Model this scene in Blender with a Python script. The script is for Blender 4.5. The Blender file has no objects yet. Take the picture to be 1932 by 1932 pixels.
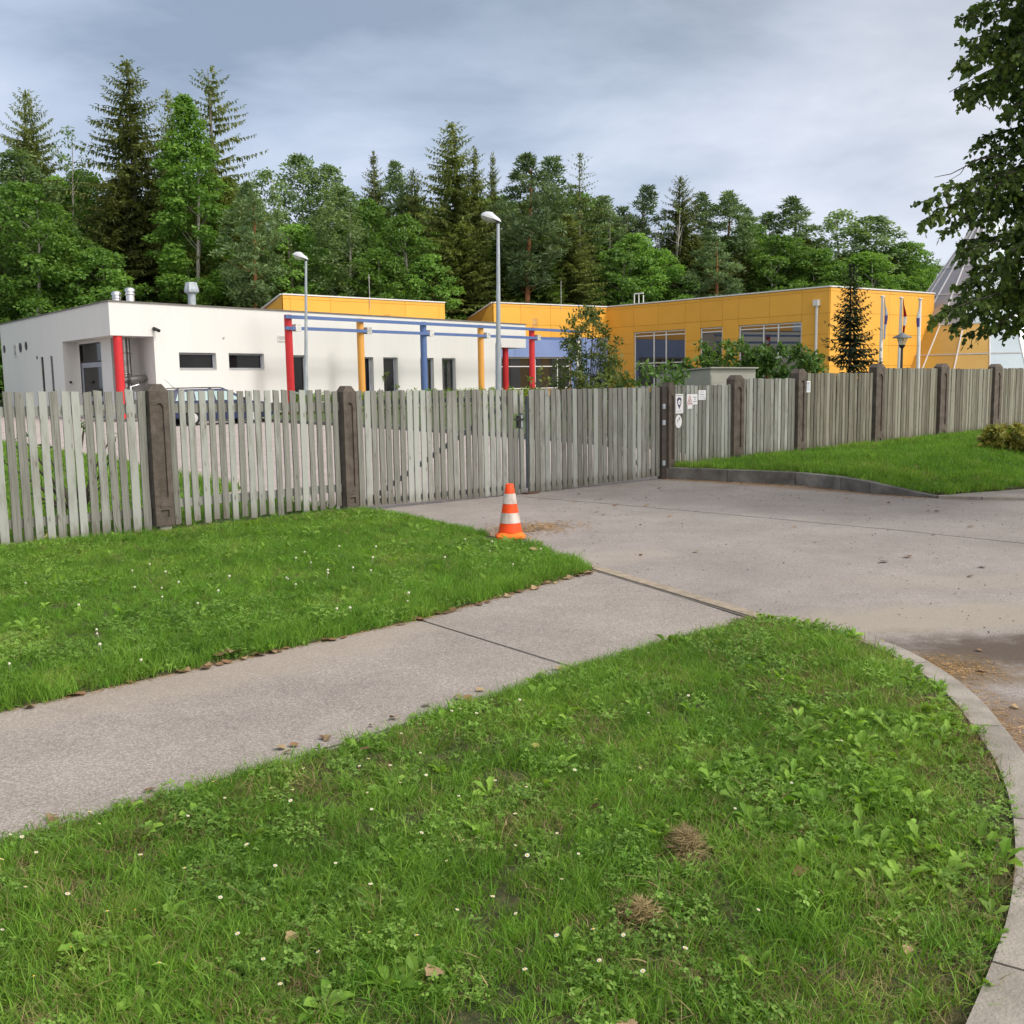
import bpy, bmesh, math, random
import numpy as np
from mathutils import Vector, Matrix, Euler
from mathutils.geometry import delaunay_2d_cdt

scene = bpy.context.scene
COL = scene.collection
R = math.radians
PI = math.pi
random.seed(7)

# ------------------------------------------------------------------ camera
EYE = 1.55
_th = math.atan(246 / 1932.0)
_ro = 0.016
_F = Vector((0, math.cos(_th), -math.sin(_th)))
_U = Vector((0, math.sin(_th), math.cos(_th)))
_X = Vector((1, 0, 0))
_Xr = _X * math.cos(_ro) - _U * math.sin(_ro)
_Ur = _U * math.cos(_ro) + _X * math.sin(_ro)
cam = bpy.data.cameras.new('camera')
cam.sensor_fit = 'HORIZONTAL'
cam.sensor_width = 36.0
cam.lens = 36.0
cam.clip_start = 0.05
cam.clip_end = 1500
camo = bpy.data.objects.new('camera', cam)
COL.objects.link(camo)
m = Matrix((_Xr, _Ur, -_F)).transposed().to_4x4()
m.translation = Vector((0, 0, EYE))
camo.matrix_world = m
scene.camera = camo

# ------------------------------------------------------------------ world (overcast) and sun
SUN_EL, SUN_AZ = 46.0, 120.0          # azimuth clockwise from +Y: behind the camera, to the right
world = bpy.data.worlds.new('World')
scene.world = world
world.use_nodes = True
wn, wl = world.node_tree.nodes, world.node_tree.links
wn.clear()


def N(nodes, typ, **kw):
    n = nodes.new(typ)
    for k, v in kw.items():
        if k.startswith('i_'):
            key = k[2:]
            key = int(key) if key.isdigit() else key.replace('_', ' ')
            n.inputs[key].default_value = v
        else:
            setattr(n, k, v)
    return n


def build_world():
    out = N(wn, 'ShaderNodeOutputWorld')
    bg = N(wn, 'ShaderNodeBackground', i_Strength=0.1)
    sky = N(wn, 'ShaderNodeTexSky', sky_type='NISHITA', sun_disc=False,
            sun_elevation=R(SUN_EL), sun_rotation=R(SUN_AZ))
    tc = N(wn, 'ShaderNodeTexCoord')
    sep = N(wn, 'ShaderNodeSeparateXYZ')
    wl.new(tc.outputs['Generated'], sep.inputs[0])
    zz = N(wn, 'ShaderNodeMath', operation='MAXIMUM', i_1=0.0)
    wl.new(sep.outputs['Z'], zz.inputs[0])
    zo = N(wn, 'ShaderNodeMath', operation='ADD', i_1=0.32)
    wl.new(zz.outputs[0], zo.inputs[0])
    dv = N(wn, 'ShaderNodeVectorMath', operation='DIVIDE')
    wl.new(tc.outputs['Generated'], dv.inputs[0])
    cb = N(wn, 'ShaderNodeCombineXYZ')
    for i in range(3):
        wl.new(zo.outputs[0], cb.inputs[i])
    wl.new(cb.outputs[0], dv.inputs[1])
    mp = N(wn, 'ShaderNodeMapping')
    mp.inputs['Location'].default_value = (3.1, 0.35, 0)
    mp.inputs['Scale'].default_value = (0.75, 1.0, 0.0)
    wl.new(dv.outputs[0], mp.inputs['Vector'])
    n1 = N(wn, 'ShaderNodeTexNoise', i_Scale=0.95, i_Detail=5.0, i_Roughness=0.5, i_Distortion=0.15)
    n2 = N(wn, 'ShaderNodeTexNoise', i_Scale=2.7, i_Detail=6.0, i_Roughness=0.55, i_Distortion=0.25)
    wl.new(mp.outputs[0], n1.inputs['Vector'])
    wl.new(mp.outputs[0], n2.inputs['Vector'])
    mx = N(wn, 'ShaderNodeMix', data_type='FLOAT')
    mx.inputs[0].default_value = 0.45
    wl.new(n1.outputs['Fac'], mx.inputs[2])
    wl.new(n2.outputs['Fac'], mx.inputs[3])
    # thinner, paler cloud towards the horizon
    hz = N(wn, 'ShaderNodeMapRange')
    hz.inputs['From Min'].default_value = 0.0
    hz.inputs['From Max'].default_value = 0.42
    hz.inputs['To Min'].default_value = 0.19
    hz.inputs['To Max'].default_value = -0.10
    wl.new(zz.outputs[0], hz.inputs['Value'])
    ad = N(wn, 'ShaderNodeMath', operation='ADD')
    wl.new(mx.outputs[0], ad.inputs[0])
    wl.new(hz.outputs[0], ad.inputs[1])
    rp = N(wn, 'ShaderNodeValToRGB')
    e = rp.color_ramp.elements
    e[0].position, e[0].color = 0.40, (1.95, 2.5, 3.35, 1)
    e[1].position, e[1].color = 0.64, (4.75, 5.2, 6.2, 1)
    e2 = rp.color_ramp.elements.new(0.52)
    e2.color = (3.3, 3.9, 4.95, 1)
    wl.new(ad.outputs[0], rp.inputs['Fac'])
    # broad glow of the sun behind the cloud
    sv = Vector((math.sin(R(SUN_AZ)) * math.cos(R(SUN_EL)), math.cos(R(SUN_AZ)) * math.cos(R(SUN_EL)), math.sin(R(SUN_EL))))
    dt = N(wn, 'ShaderNodeVectorMath', operation='DOT_PRODUCT')
    wl.new(tc.outputs['Generated'], dt.inputs[0])
    dt.inputs[1].default_value = sv
    gl = N(wn, 'ShaderNodeMapRange', interpolation_type='SMOOTHSTEP')
    gl.inputs['From Min'].default_value = 0.05
    gl.inputs['From Max'].default_value = 1.0
    gl.inputs['To Min'].default_value = 1.0
    gl.inputs['To Max'].default_value = 3.8
    wl.new(dt.outputs['Value'], gl.inputs['Value'])
    sc = N(wn, 'ShaderNodeVectorMath', operation='SCALE')
    wl.new(rp.outputs['Color'], sc.inputs[0])
    wl.new(gl.outputs[0], sc.inputs['Scale'])
    wm = N(wn, 'ShaderNodeMix', data_type='RGBA')        # the cloud round the hidden sun is a warm white
    wf = N(wn, 'ShaderNodeMapRange', interpolation_type='SMOOTHSTEP')
    wf.inputs['From Min'].default_value = -0.35
    wf.inputs['From Max'].default_value = 0.75
    wf.inputs['To Max'].default_value = 0.9
    wl.new(dt.outputs['Value'], wf.inputs['Value'])
    wl.new(wf.outputs[0], wm.inputs[0])
    wl.new(sc.outputs[0], wm.inputs[6])
    lum = N(wn, 'ShaderNodeRGBToBW')
    wl.new(sc.outputs[0], lum.inputs[0])
    wt = N(wn, 'ShaderNodeVectorMath', operation='SCALE')
    wt.inputs[0].default_value = (1.06, 0.99, 0.90)
    wl.new(lum.outputs[0], wt.inputs['Scale'])
    wl.new(wt.outputs[0], wm.inputs[7])
    mixc = N(wn, 'ShaderNodeMix', data_type='RGBA')
    mixc.inputs[0].default_value = 0.94
    wl.new(sky.outputs[0], mixc.inputs[6])
    wl.new(wm.outputs[2], mixc.inputs[7])
    wl.new(mixc.outputs[2], bg.inputs['Color'])
    wl.new(bg.outputs[0], out.inputs[0])


build_world()
sun = bpy.data.lights.new('sun', 'SUN')
sun.energy = 1.5
sun.angle = R(14)
sun.color = (1.0, 0.94, 0.86)
suno = bpy.data.objects.new('sun', sun)
COL.objects.link(suno)
suno.rotation_euler = Euler((R(90 - SUN_EL), 0, R(180 - SUN_AZ)), 'XYZ')
suno.location = (10, -10, 30)
scene.view_settings.view_transform = 'Standard'
scene.view_settings.look = 'None'
scene.view_settings.exposure = 0.7
scene.view_settings.gamma = 1.0
scene.view_settings.use_curve_mapping = False
scene.cycles.max_bounces = 6
scene.cycles.transparent_max_bounces = 8
scene.cycles.use_denoising = True


# ------------------------------------------------------------------ materials
def mat(name, col, col2=None, scale=3.0, rough=0.7, bump=0.0, bscale=None, rand=0.0, stretch=(1, 1, 1), detail=5.0,
        metallic=0.0, spec=0.4, transl=0.0, ramp=(0.35, 0.65), alpha=None, world=False, ior=1.5):
    """procedural material: two colours mixed by noise, per-object brightness, optional bump and translucency"""
    mt = bpy.data.materials.new(name)
    mt.use_nodes = True
    n, l = mt.node_tree.nodes, mt.node_tree.links
    n.clear()
    out = N(n, 'ShaderNodeOutputMaterial')
    b = N(n, 'ShaderNodeBsdfPrincipled', i_Roughness=rough, i_Metallic=metallic)
    b.inputs['Specular IOR Level'].default_value = spec
    b.inputs['IOR'].default_value = ior
    tc = N(n, 'ShaderNodeTexCoord')
    if world:
        geo = N(n, 'ShaderNodeNewGeometry')
        src = geo.outputs['Position']
    else:
        src = tc.outputs['Object']
    mp = N(n, 'ShaderNodeMapping')
    mp.inputs['Scale'].default_value = stretch
    l.new(src, mp.inputs['Vector'])
    oi = N(n, 'ShaderNodeObjectInfo')
    if rand and not world:
        sc = N(n, 'ShaderNodeMath', operation='MULTIPLY', i_1=37.0)
        l.new(oi.outputs['Random'], sc.inputs[0])
        l.new(sc.outputs[0], mp.inputs['Location'])
    nz = N(n, 'ShaderNodeTexNoise', i_Scale=scale, i_Detail=detail, i_Roughness=0.6)
    l.new(mp.outputs[0], nz.inputs['Vector'])
    rp = N(n, 'ShaderNodeValToRGB')
    c2 = col2 if col2 else tuple(min(1, c * 1.12) for c in col)
    rp.color_ramp.elements[0].position = ramp[0]
    rp.color_ramp.elements[0].color = (*col, 1)
    rp.color_ramp.elements[1].position = ramp[1]
    rp.color_ramp.elements[1].color = (*c2, 1)
    l.new(nz.outputs['Fac'], rp.inputs['Fac'])
    colsock = rp.outputs['Color']
    if rand:
        mr = N(n, 'ShaderNodeMapRange')
        mr.inputs['To Min'].default_value = 1 - rand
        mr.inputs['To Max'].default_value = 1 + rand
        l.new(oi.outputs['Random'], mr.inputs['Value'])
        vm = N(n, 'ShaderNodeVectorMath', operation='SCALE')
        l.new(colsock, vm.inputs[0])
        l.new(mr.outputs[0], vm.inputs['Scale'])
        colsock = vm.outputs[0]
    l.new(colsock, b.inputs['Base Color'])
    if bump:
        nb = N(n, 'ShaderNodeTexNoise', i_Scale=bscale or scale * 3, i_Detail=4.0)
        l.new(mp.outputs[0], nb.inputs['Vector'])
        bp = N(n, 'ShaderNodeBump', i_Strength=bump, i_Distance=0.02)
        l.new(nb.outputs['Fac'], bp.inputs['Height'])
        l.new(bp.outputs[0], b.inputs['Normal'])
    last = b.outputs[0]
    if transl:
        t = N(n, 'ShaderNodeBsdfTranslucent')
        tcn = N(n, 'ShaderNodeVectorMath', operation='MULTIPLY')
        tcn.inputs[1].default_value = (1.25, 1.25, 0.8)
        l.new(colsock, tcn.inputs[0])
        l.new(tcn.outputs[0], t.inputs['Color'])
        ms = N(n, 'ShaderNodeMixShader', i_0=transl)
        l.new(last, ms.inputs[1])
        l.new(t.outputs[0], ms.inputs[2])
        last = ms.outputs[0]
    if alpha is not None:
        t = N(n, 'ShaderNodeBsdfTransparent')
        ms = N(n, 'ShaderNodeMixShader', i_0=alpha)
        l.new(t.outputs[0], ms.inputs[1])
        l.new(last, ms.inputs[2])
        last = ms.outputs[0]
    l.new(last, out.inputs[0])
    return mt


def leafmat(name, c1, c2, rand=0.18, transl=0.3, scale=0.35, rough=0.55, third=None):
    """foliage: colour from a world noise (clumps), each instance a little lighter or darker"""
    mt = bpy.data.materials.new(name)
    mt.use_nodes = True
    n, l = mt.node_tree.nodes, mt.node_tree.links
    n.clear()
    out = N(n, 'ShaderNodeOutputMaterial')
    b = N(n, 'ShaderNodeBsdfPrincipled', i_Roughness=rough)
    b.inputs['Specular IOR Level'].default_value = 0.3
    geo = N(n, 'ShaderNodeNewGeometry')
    nz = N(n, 'ShaderNodeTexNoise', i_Scale=scale, i_Detail=3.0)
    l.new(geo.outputs['Position'], nz.inputs['Vector'])
    oi = N(n, 'ShaderNodeObjectInfo')
    ad = N(n, 'ShaderNodeMath', operation='ADD')
    pr = N(n, 'ShaderNodeMapRange')
    pr.inputs['To Min'].default_value = -0.22
    pr.inputs['To Max'].default_value = 0.22
    l.new(geo.outputs['Random Per Island'], pr.inputs['Value'])
    l.new(nz.outputs['Fac'], ad.inputs[0])
    l.new(pr.outputs[0], ad.inputs[1])
    rp = N(n, 'ShaderNodeValToRGB')
    rp.color_ramp.elements[0].position = 0.3
    rp.color_ramp.elements[0].color = (*c1, 1)
    rp.color_ramp.elements[1].position = 0.7
    rp.color_ramp.elements[1].color = (*c2, 1)
    if third:
        el = rp.color_ramp.elements.new(0.86)
        el.color = (*third, 1)
    l.new(ad.outputs[0], rp.inputs['Fac'])
    mr = N(n, 'ShaderNodeMapRange')
    mr.inputs['To Min'].default_value = 1 - rand
    mr.inputs['To Max'].default_value = 1 + rand
    l.new(oi.outputs['Random'], mr.inputs['Value'])
    vm = N(n, 'ShaderNodeVectorMath', operation='SCALE')
    l.new(rp.outputs['Color'], vm.inputs[0])
    l.new(mr.outputs[0], vm.inputs['Scale'])
    l.new(vm.outputs[0], b.inputs['Base Color'])
    t = N(n, 'ShaderNodeBsdfTranslucent')
    tcn = N(n, 'ShaderNodeVectorMath', operation='MULTIPLY')
    tcn.inputs[1].default_value = (1.35, 1.3, 0.7)
    l.new(vm.outputs[0], tcn.inputs[0])
    l.new(tcn.outputs[0], t.inputs['Color'])
    ms = N(n, 'ShaderNodeMixShader', i_0=transl)
    l.new(b.outputs[0], ms.inputs[1])
    l.new(t.outputs[0], ms.inputs[2])
    l.new(ms.outputs[0], out.inputs[0])
    return mt


def woodmat(name='weathered_wood', tone=(1, 1, 1)):
    """weathered, once painted softwood: grain along z, knots, grey-green to bluish grey boards, splash dirt at the foot"""
    mt = bpy.data.materials.new(name)
    mt.use_nodes = True
    n, l = mt.node_tree.nodes, mt.node_tree.links
    n.clear()
    out = N(n, 'ShaderNodeOutputMaterial')
    b = N(n, 'ShaderNodeBsdfPrincipled', i_Roughness=0.85)
    b.inputs['Specular IOR Level'].default_value = 0.2
    tc = N(n, 'ShaderNodeTexCoord')
    oi = N(n, 'ShaderNodeObjectInfo')
    off = N(n, 'ShaderNodeMath', operation='MULTIPLY', i_1=91.0)
    l.new(oi.outputs['Random'], off.inputs[0])
    vadd = N(n, 'ShaderNodeVectorMath', operation='ADD')
    l.new(tc.outputs['Object'], vadd.inputs[0])
    l.new(off.outputs[0], vadd.inputs[1])
    # knots bend the grain
    mk = N(n, 'ShaderNodeMapping')
    mk.inputs['Scale'].default_value = (14, 3, 4.2)
    l.new(vadd.outputs[0], mk.inputs['Vector'])
    vo = N(n, 'ShaderNodeTexVoronoi', i_Scale=1.0)
    l.new(mk.outputs[0], vo.inputs['Vector'])
    knot = N(n, 'ShaderNodeMapRange', interpolation_type='SMOOTHSTEP')
    knot.inputs['From Min'].default_value = 0.02
    knot.inputs['From Max'].default_value = 0.2
    knot.inputs['To Min'].default_value = 1.0
    knot.inputs['To Max'].default_value = 0.0
    l.new(vo.outputs['Distance'], knot.inputs['Value'])
    mp = N(n, 'ShaderNodeMapping')
    mp.inputs['Scale'].default_value = (62, 20, 1.7)
    l.new(vadd.outputs[0], mp.inputs['Vector'])
    g = N(n, 'ShaderNodeTexNoise', i_Scale=1.0, i_Detail=6.0, i_Roughness=0.65, i_Distortion=0.9)
    l.new(mp.outputs[0], g.inputs['Vector'])
    rp = N(n, 'ShaderNodeValToRGB')
    e = rp.color_ramp.elements
    e[0].position, e[0].color = 0.26, (0.060, 0.055, 0.042, 1)
    e[1].position, e[1].color = 0.60, (0.262, 0.264, 0.236, 1)
    e2 = e.new(0.40)
    e2.color = (0.178, 0.177, 0.155, 1)
    l.new(g.outputs['Fac'], rp.inputs['Fac'])
    # blotchy remains of paint, a few boards much paler and bluer
    mp2 = N(n, 'ShaderNodeMapping')
    mp2.inputs['Scale'].default_value = (7, 3, 1.6)
    l.new(vadd.outputs[0], mp2.inputs['Vector'])
    p = N(n, 'ShaderNodeTexNoise', i_Scale=1.3, i_Detail=5.0, i_Roughness=0.62)
    l.new(mp2.outputs[0], p.inputs['Vector'])
    w1 = N(n, 'ShaderNodeTexWhiteNoise', noise_dimensions='1D')
    l.new(off.outputs[0], w1.inputs['W'])
    pa = N(n, 'ShaderNodeMath', operation='MULTIPLY_ADD', i_1=0.62, i_2=-0.32)
    l.new(w1.outputs['Value'], pa.inputs[0])
    pb = N(n, 'ShaderNodeMath', operation='ADD')
    l.new(p.outputs['Fac'], pb.inputs[0])
    l.new(pa.outputs[0], pb.inputs[1])
    pm = N(n, 'ShaderNodeMapRange', interpolation_type='SMOOTHSTEP')
    pm.inputs['From Min'].default_value = 0.42
    pm.inputs['From Max'].default_value = 0.72
    pm.inputs['To Max'].default_value = 0.8
    l.new(pb.outputs[0], pm.inputs['Value'])
    m1 = N(n, 'ShaderNodeMix', data_type='RGBA')
    l.new(pm.outputs[0], m1.inputs[0])
    l.new(rp.outputs['Color'], m1.inputs[6])
    m1.inputs[7].default_value = (0.325, 0.342, 0.318, 1)
    # knots
    kn = N(n, 'ShaderNodeMix', data_type='RGBA')
    ks = N(n, 'ShaderNodeMath', operation='MULTIPLY', i_1=0.75)
    l.new(knot.outputs[0], ks.inputs[0])
    l.new(ks.outputs[0], kn.inputs[0])
    l.new(m1.outputs[2], kn.inputs[6])
    kn.inputs[7].default_value = (0.09, 0.075, 0.055, 1)
    # green-brown splash dirt near the foot, ragged upper edge
    sep = N(n, 'ShaderNodeSeparateXYZ')
    l.new(tc.outputs['Object'], sep.inputs[0])
    za = N(n, 'ShaderNodeMath', operation='MULTIPLY_ADD', i_1=-0.62, i_2=0.44)
    l.new(p.outputs['Fac'], za.inputs[0])
    zb = N(n, 'ShaderNodeMath', operation='ADD')
    l.new(sep.outputs['Z'], zb.inputs[0])
    l.new(za.outputs[0], zb.inputs[1])
    dm = N(n, 'ShaderNodeMapRange', interpolation_type='SMOOTHSTEP')
    dm.inputs['From Min'].default_value = 0.08
    dm.inputs['From Max'].default_value = 0.34
    dm.inputs['To Min'].default_value = 0.62
    dm.inputs['To Max'].default_value = 0.0
    l.new(zb.outputs[0], dm.inputs['Value'])
    md = N(n, 'ShaderNodeMix', data_type='RGBA')
    l.new(dm.outputs[0], md.inputs[0])
    l.new(kn.outputs[2], md.inputs[6])
    md.inputs[7].default_value = (0.105, 0.092, 0.062, 1)
    mr = N(n, 'ShaderNodeMapRange')
    mr.inputs['To Min'].default_value = 0.80
    mr.inputs['To Max'].default_value = 1.2
    l.new(w1.outputs['Value'], mr.inputs['Value'])
    vm = N(n, 'ShaderNodeVectorMath', operation='SCALE')
    l.new(md.outputs[2], vm.inputs[0])
    l.new(mr.outputs[0], vm.inputs['Scale'])
    tn = N(n, 'ShaderNodeVectorMath', operation='MULTIPLY')
    tn.inputs[1].default_value = tone
    l.new(vm.outputs[0], tn.inputs[0])
    l.new(tn.outputs[0], b.inputs['Base Color'])
    bp = N(n, 'ShaderNodeBump', i_Strength=0.5, i_Distance=0.004)
    l.new(g.outputs['Fac'], bp.inputs['Height'])
    l.new(bp.outputs[0], b.inputs['Normal'])
    l.new(b.outputs[0], out.inputs[0])
    return mt


def asphaltmat(name, base, light, stains_and_shade=()):
    """exposed aggregate: coarse speckle and broad wear; stains = (x, y, rx, ry, angle, colour, strength)"""
    mt = bpy.data.materials.new(name)
    mt.use_nodes = True
    n, l = mt.node_tree.nodes, mt.node_tree.links
    n.clear()
    out = N(n, 'ShaderNodeOutputMaterial')
    b = N(n, 'ShaderNodeBsdfPrincipled', i_Roughness=0.9)
    b.inputs['Specular IOR Level'].default_value = 0.25
    geo = N(n, 'ShaderNodeNewGeometry')
    vo = N(n, 'ShaderNodeTexVoronoi', i_Scale=150.0)
    l.new(geo.outputs['Position'], vo.inputs['Vector'])
    sp = N(n, 'ShaderNodeSeparateColor')
    l.new(vo.outputs['Color'], sp.inputs[0])
    nf = N(n, 'ShaderNodeTexNoise', i_Scale=70.0, i_Detail=5.0, i_Roughness=0.7)
    l.new(geo.outputs['Position'], nf.inputs['Vector'])
    mx = N(n, 'ShaderNodeMix', data_type='FLOAT')
    mx.inputs[0].default_value = 0.45
    l.new(sp.outputs[0], mx.inputs[2])
    l.new(nf.outputs['Fac'], mx.inputs[3])
    rp = N(n, 'ShaderNodeValToRGB')
    e = rp.color_ramp.elements
    e[0].position, e[0].color = 0.12, (*[c * 0.68 for c in base], 1)
    e[1].position, e[1].color = 0.88, (*light, 1)
    e2 = e.new(0.5)
    e2.color = (*base, 1)
    l.new(mx.outputs[0], rp.inputs['Fac'])
    nb = N(n, 'ShaderNodeTexNoise', i_Scale=0.9, i_Detail=10.0, i_Roughness=0.74)
    l.new(geo.outputs['Position'], nb.inputs['Vector'])
    mr = N(n, 'ShaderNodeMapRange')
    mr.inputs['From Min'].default_value = 0.3
    mr.inputs['From Max'].default_value = 0.7
    mr.inputs['To Min'].default_value = 0.78
    mr.inputs['To Max'].default_value = 1.16
    l.new(nb.outputs['Fac'], mr.inputs['Value'])
    vm = N(n, 'ShaderNodeVectorMath', operation='SCALE')
    l.new(rp.outputs['Color'], vm.inputs[0])
    l.new(mr.outputs[0], vm.inputs['Scale'])
    cur = vm.outputs[0]
    nd = N(n, 'ShaderNodeTexNoise', i_Scale=4.0, i_Detail=6.0, i_Roughness=0.65)
    l.new(geo.outputs['Position'], nd.inputs['Vector'])
    for (x, y, rx, ry, ang, colr, st) in stains_and_shade:
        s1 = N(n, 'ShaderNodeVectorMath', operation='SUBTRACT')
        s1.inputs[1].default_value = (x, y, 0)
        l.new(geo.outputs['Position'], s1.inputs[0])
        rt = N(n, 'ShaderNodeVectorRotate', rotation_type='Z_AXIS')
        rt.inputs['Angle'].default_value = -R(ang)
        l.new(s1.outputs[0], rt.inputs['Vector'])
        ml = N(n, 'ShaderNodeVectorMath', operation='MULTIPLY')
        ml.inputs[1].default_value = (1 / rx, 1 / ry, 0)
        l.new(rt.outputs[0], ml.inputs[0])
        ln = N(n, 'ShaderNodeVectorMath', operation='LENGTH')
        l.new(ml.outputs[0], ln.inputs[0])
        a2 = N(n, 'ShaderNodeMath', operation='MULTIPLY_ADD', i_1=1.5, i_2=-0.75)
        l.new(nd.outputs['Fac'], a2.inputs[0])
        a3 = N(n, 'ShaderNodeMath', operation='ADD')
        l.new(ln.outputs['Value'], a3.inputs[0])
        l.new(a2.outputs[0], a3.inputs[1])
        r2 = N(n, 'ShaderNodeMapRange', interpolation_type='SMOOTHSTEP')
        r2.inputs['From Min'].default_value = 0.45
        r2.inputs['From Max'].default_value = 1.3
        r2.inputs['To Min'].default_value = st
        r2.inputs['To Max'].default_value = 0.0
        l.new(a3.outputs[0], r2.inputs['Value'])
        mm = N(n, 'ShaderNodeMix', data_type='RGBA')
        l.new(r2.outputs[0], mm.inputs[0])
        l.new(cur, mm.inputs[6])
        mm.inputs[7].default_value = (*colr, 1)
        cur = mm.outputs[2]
    l.new(cur, b.inputs['Base Color'])
    bp = N(n, 'ShaderNodeBump', i_Strength=0.55, i_Distance=0.006)
    l.new(mx.outputs[0], bp.inputs['Height'])
    l.new(bp.outputs[0], b.inputs['Normal'])
    l.new(b.outputs[0], out.inputs[0])
    return mt


M = {}
M['wood'] = woodmat()
M['woodold'] = woodmat('old_grey_wood', (.70, .66, .58))
M['duct'] = mat('dull_steel_duct', (0.20, 0.195, 0.19), (0.34, 0.335, 0.33), 3, 0.3, metallic=0.85)
M['post'] = mat('brown_concrete', (0.072, 0.058, 0.047), (0.122, 0.100, 0.083), 9, 0.9, bump=0.4, bscale=60, rand=0.12)
M['postgrey'] = mat('grey_concrete_foot', (0.2, 0.2, 0.17), (0.3, 0.29, 0.25), 12, 0.9, bump=0.3)
M['kerb'] = mat('pale_kerb_concrete', (0.215, 0.192, 0.165), (0.31, 0.28, 0.245), 7, 0.92, bump=0.35, bscale=90, rand=0.07, world=True)
M['kerbdark'] = mat('dirty_kerb_concrete', (0.095, 0.09, 0.085), (0.22, 0.21, 0.19), 3.5, 0.92, bump=0.35, bscale=60, rand=0.18)
M['strip'] = mat('beige_edging', (0.24, 0.20, 0.15), (0.34, 0.28, 0.215), 12, 0.92, bump=0.3, bscale=80, rand=0.06)
M['soil'] = mat('lawn_soil', (0.030, 0.042, 0.013), (0.105, 0.098, 0.040), 38, 0.95, bump=0.8, bscale=120, world=True)
M['turf'] = mat('far_turf', (0.042, 0.072, 0.018), (0.080, 0.112, 0.032), 2.5, 0.95, bump=0.6, bscale=30, world=True)
M['forestfloor'] = mat('forest_floor', (0.03, 0.04, 0.015), (0.06, 0.07, 0.03), 0.8, 0.95, world=True)
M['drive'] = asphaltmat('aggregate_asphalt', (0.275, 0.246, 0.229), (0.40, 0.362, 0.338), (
    (2.75, 6.45, 1.35, 0.42, 8, (0.33, 0.285, 0.225), 0.6),
    (3.5, 7.6, 1.1, 0.3, 0, (0.36, 0.31, 0.245), 0.3),
    (3.1, 5.56, 1.15, 0.44, -10, (0.078, 0.056, 0.042), 0.9),
    (2.30, 5.28, 0.42, 0.34, -30, (0.15, 0.105, 0.058), 0.85),
    (2.30, 4.10, 0.34, 0.75, 8, (0.165, 0.115, 0.075), 0.8),
    (0.9, 8.9, 0.7, 0.35, 30, (0.36, 0.31, 0.26), 0.4),
    (0.6, 14.9, 5.2, 0.28, 39.7, (0.16, 0.145, 0.14), 0.55),  # shade at the foot of the gate, painted as a dark strip
    (4.1, 14.3, 2.2, 0.25, -47, (0.25, 0.16, 0.09), 0.6)))
M['path'] = asphaltmat('path_asphalt', (0.272, 0.240, 0.218), (0.43, 0.388, 0.355), ((-1.4, 5.6, 1.5, 0.35, 45, (0.36, 0.30, 0.24), 0.4),))
M['court'] = asphaltmat('courtyard_paving', (0.40, 0.345, 0.32), (0.52, 0.45, 0.42))
M['joint'] = mat('joint_dark', (0.085, 0.078, 0.07), (0.15, 0.135, 0.125), 30, 0.95)
M['white'] = mat('white_render', (0.625, 0.622, 0.61), (0.65, 0.647, 0.635), 1.1, 0.9, bump=0.12, bscale=14, stretch=(1, 1, .22))
M['whitetrim'] = mat('white_trim', (0.62, 0.61, 0.60), (0.68, 0.67, 0.66), 4, 0.6)
M['yellow'] = mat('yellow_panel', (0.73, 0.365, 0.045), (0.77, 0.39, 0.053), 0.6, 0.55, rand=0.035)
M['yellowdark'] = mat('yellow_joint', (0.42, 0.20, 0.02), None, 1, 0.8)
M['blue'] = mat('blue_paint', (0.072, 0.130, 0.30), (0.09, 0.15, 0.34), 2, 0.5)
M['bluepale'] = mat('blue_panel', (0.19, 0.26, 0.50), (0.21, 0.285, 0.53), 0.8, 0.55)
M['red'] = mat('red_paint', (0.52, 0.018, 0.024), (0.57, 0.024, 0.03), 3, 0.5)
M['orange_col'] = mat('orange_paint', (0.64, 0.30, 0.055), (0.68, 0.33, 0.065), 3, 0.55)
M['roof'] = mat('grey_roofing', (0.2, 0.2, 0.2), (0.28, 0.28, 0.28), 2, 0.9)
M['coping'] = mat('coping_metal', (0.52, 0.51, 0.5), (0.6, 0.59, 0.58), 2, 0.45, metallic=0.2)
M['copdark'] = mat('dark_coping', (0.12, 0.11, 0.10), (0.16, 0.15, 0.14), 2, 0.6)
M['steel'] = mat('steel_duct', (0.55, 0.55, 0.56), (0.68, 0.68, 0.7), 3, 0.25, metallic=0.9)
M['galv'] = mat('galvanised_steel', (0.30, 0.34, 0.37), (0.42, 0.46, 0.5), 8, 0.5, metallic=0.35, stretch=(1, 1, .3))
M['lampgrey'] = mat('lamp_cover', (0.50, 0.52, 0.56), (0.58, 0.60, 0.64), 3, 0.4)
M['black'] = mat('black_metal', (0.012, 0.012, 0.013), (0.02, 0.02, 0.02), 6, 0.45)
M['gatesteel'] = mat('gate_steel', (0.10, 0.115, 0.125), (0.16, 0.175, 0.185), 6, 0.55, metallic=0.3)
M['darksteel'] = mat('dark_gate_post', (0.045, 0.036, 0.032), (0.075, 0.06, 0.052), 7, 0.7)
M['rust'] = mat('rusty_plate', (0.07, 0.035, 0.025), (0.12, 0.06, 0.04), 15, 0.8)
M['glass'] = mat('dark_glass', (0.006, 0.007, 0.009), (0.012, 0.013, 0.015), 0.6, 0.06, spec=0.13)
M['mirrorglass'] = mat('reflective_glass', (0.016, 0.017, 0.017), (0.03, 0.03, 0.028), 0.6, 0.02, spec=0.5, ior=2.1)
M['clear'] = mat('clear_glass', (0.03, 0.035, 0.04), None, 1, 0.05, spec=0.8, alpha=0.35)
M['lampglass'] = mat('lamp_glass', (0.55, 0.58, 0.5), None, 1, 0.15, spec=0.6, alpha=0.35)
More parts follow.
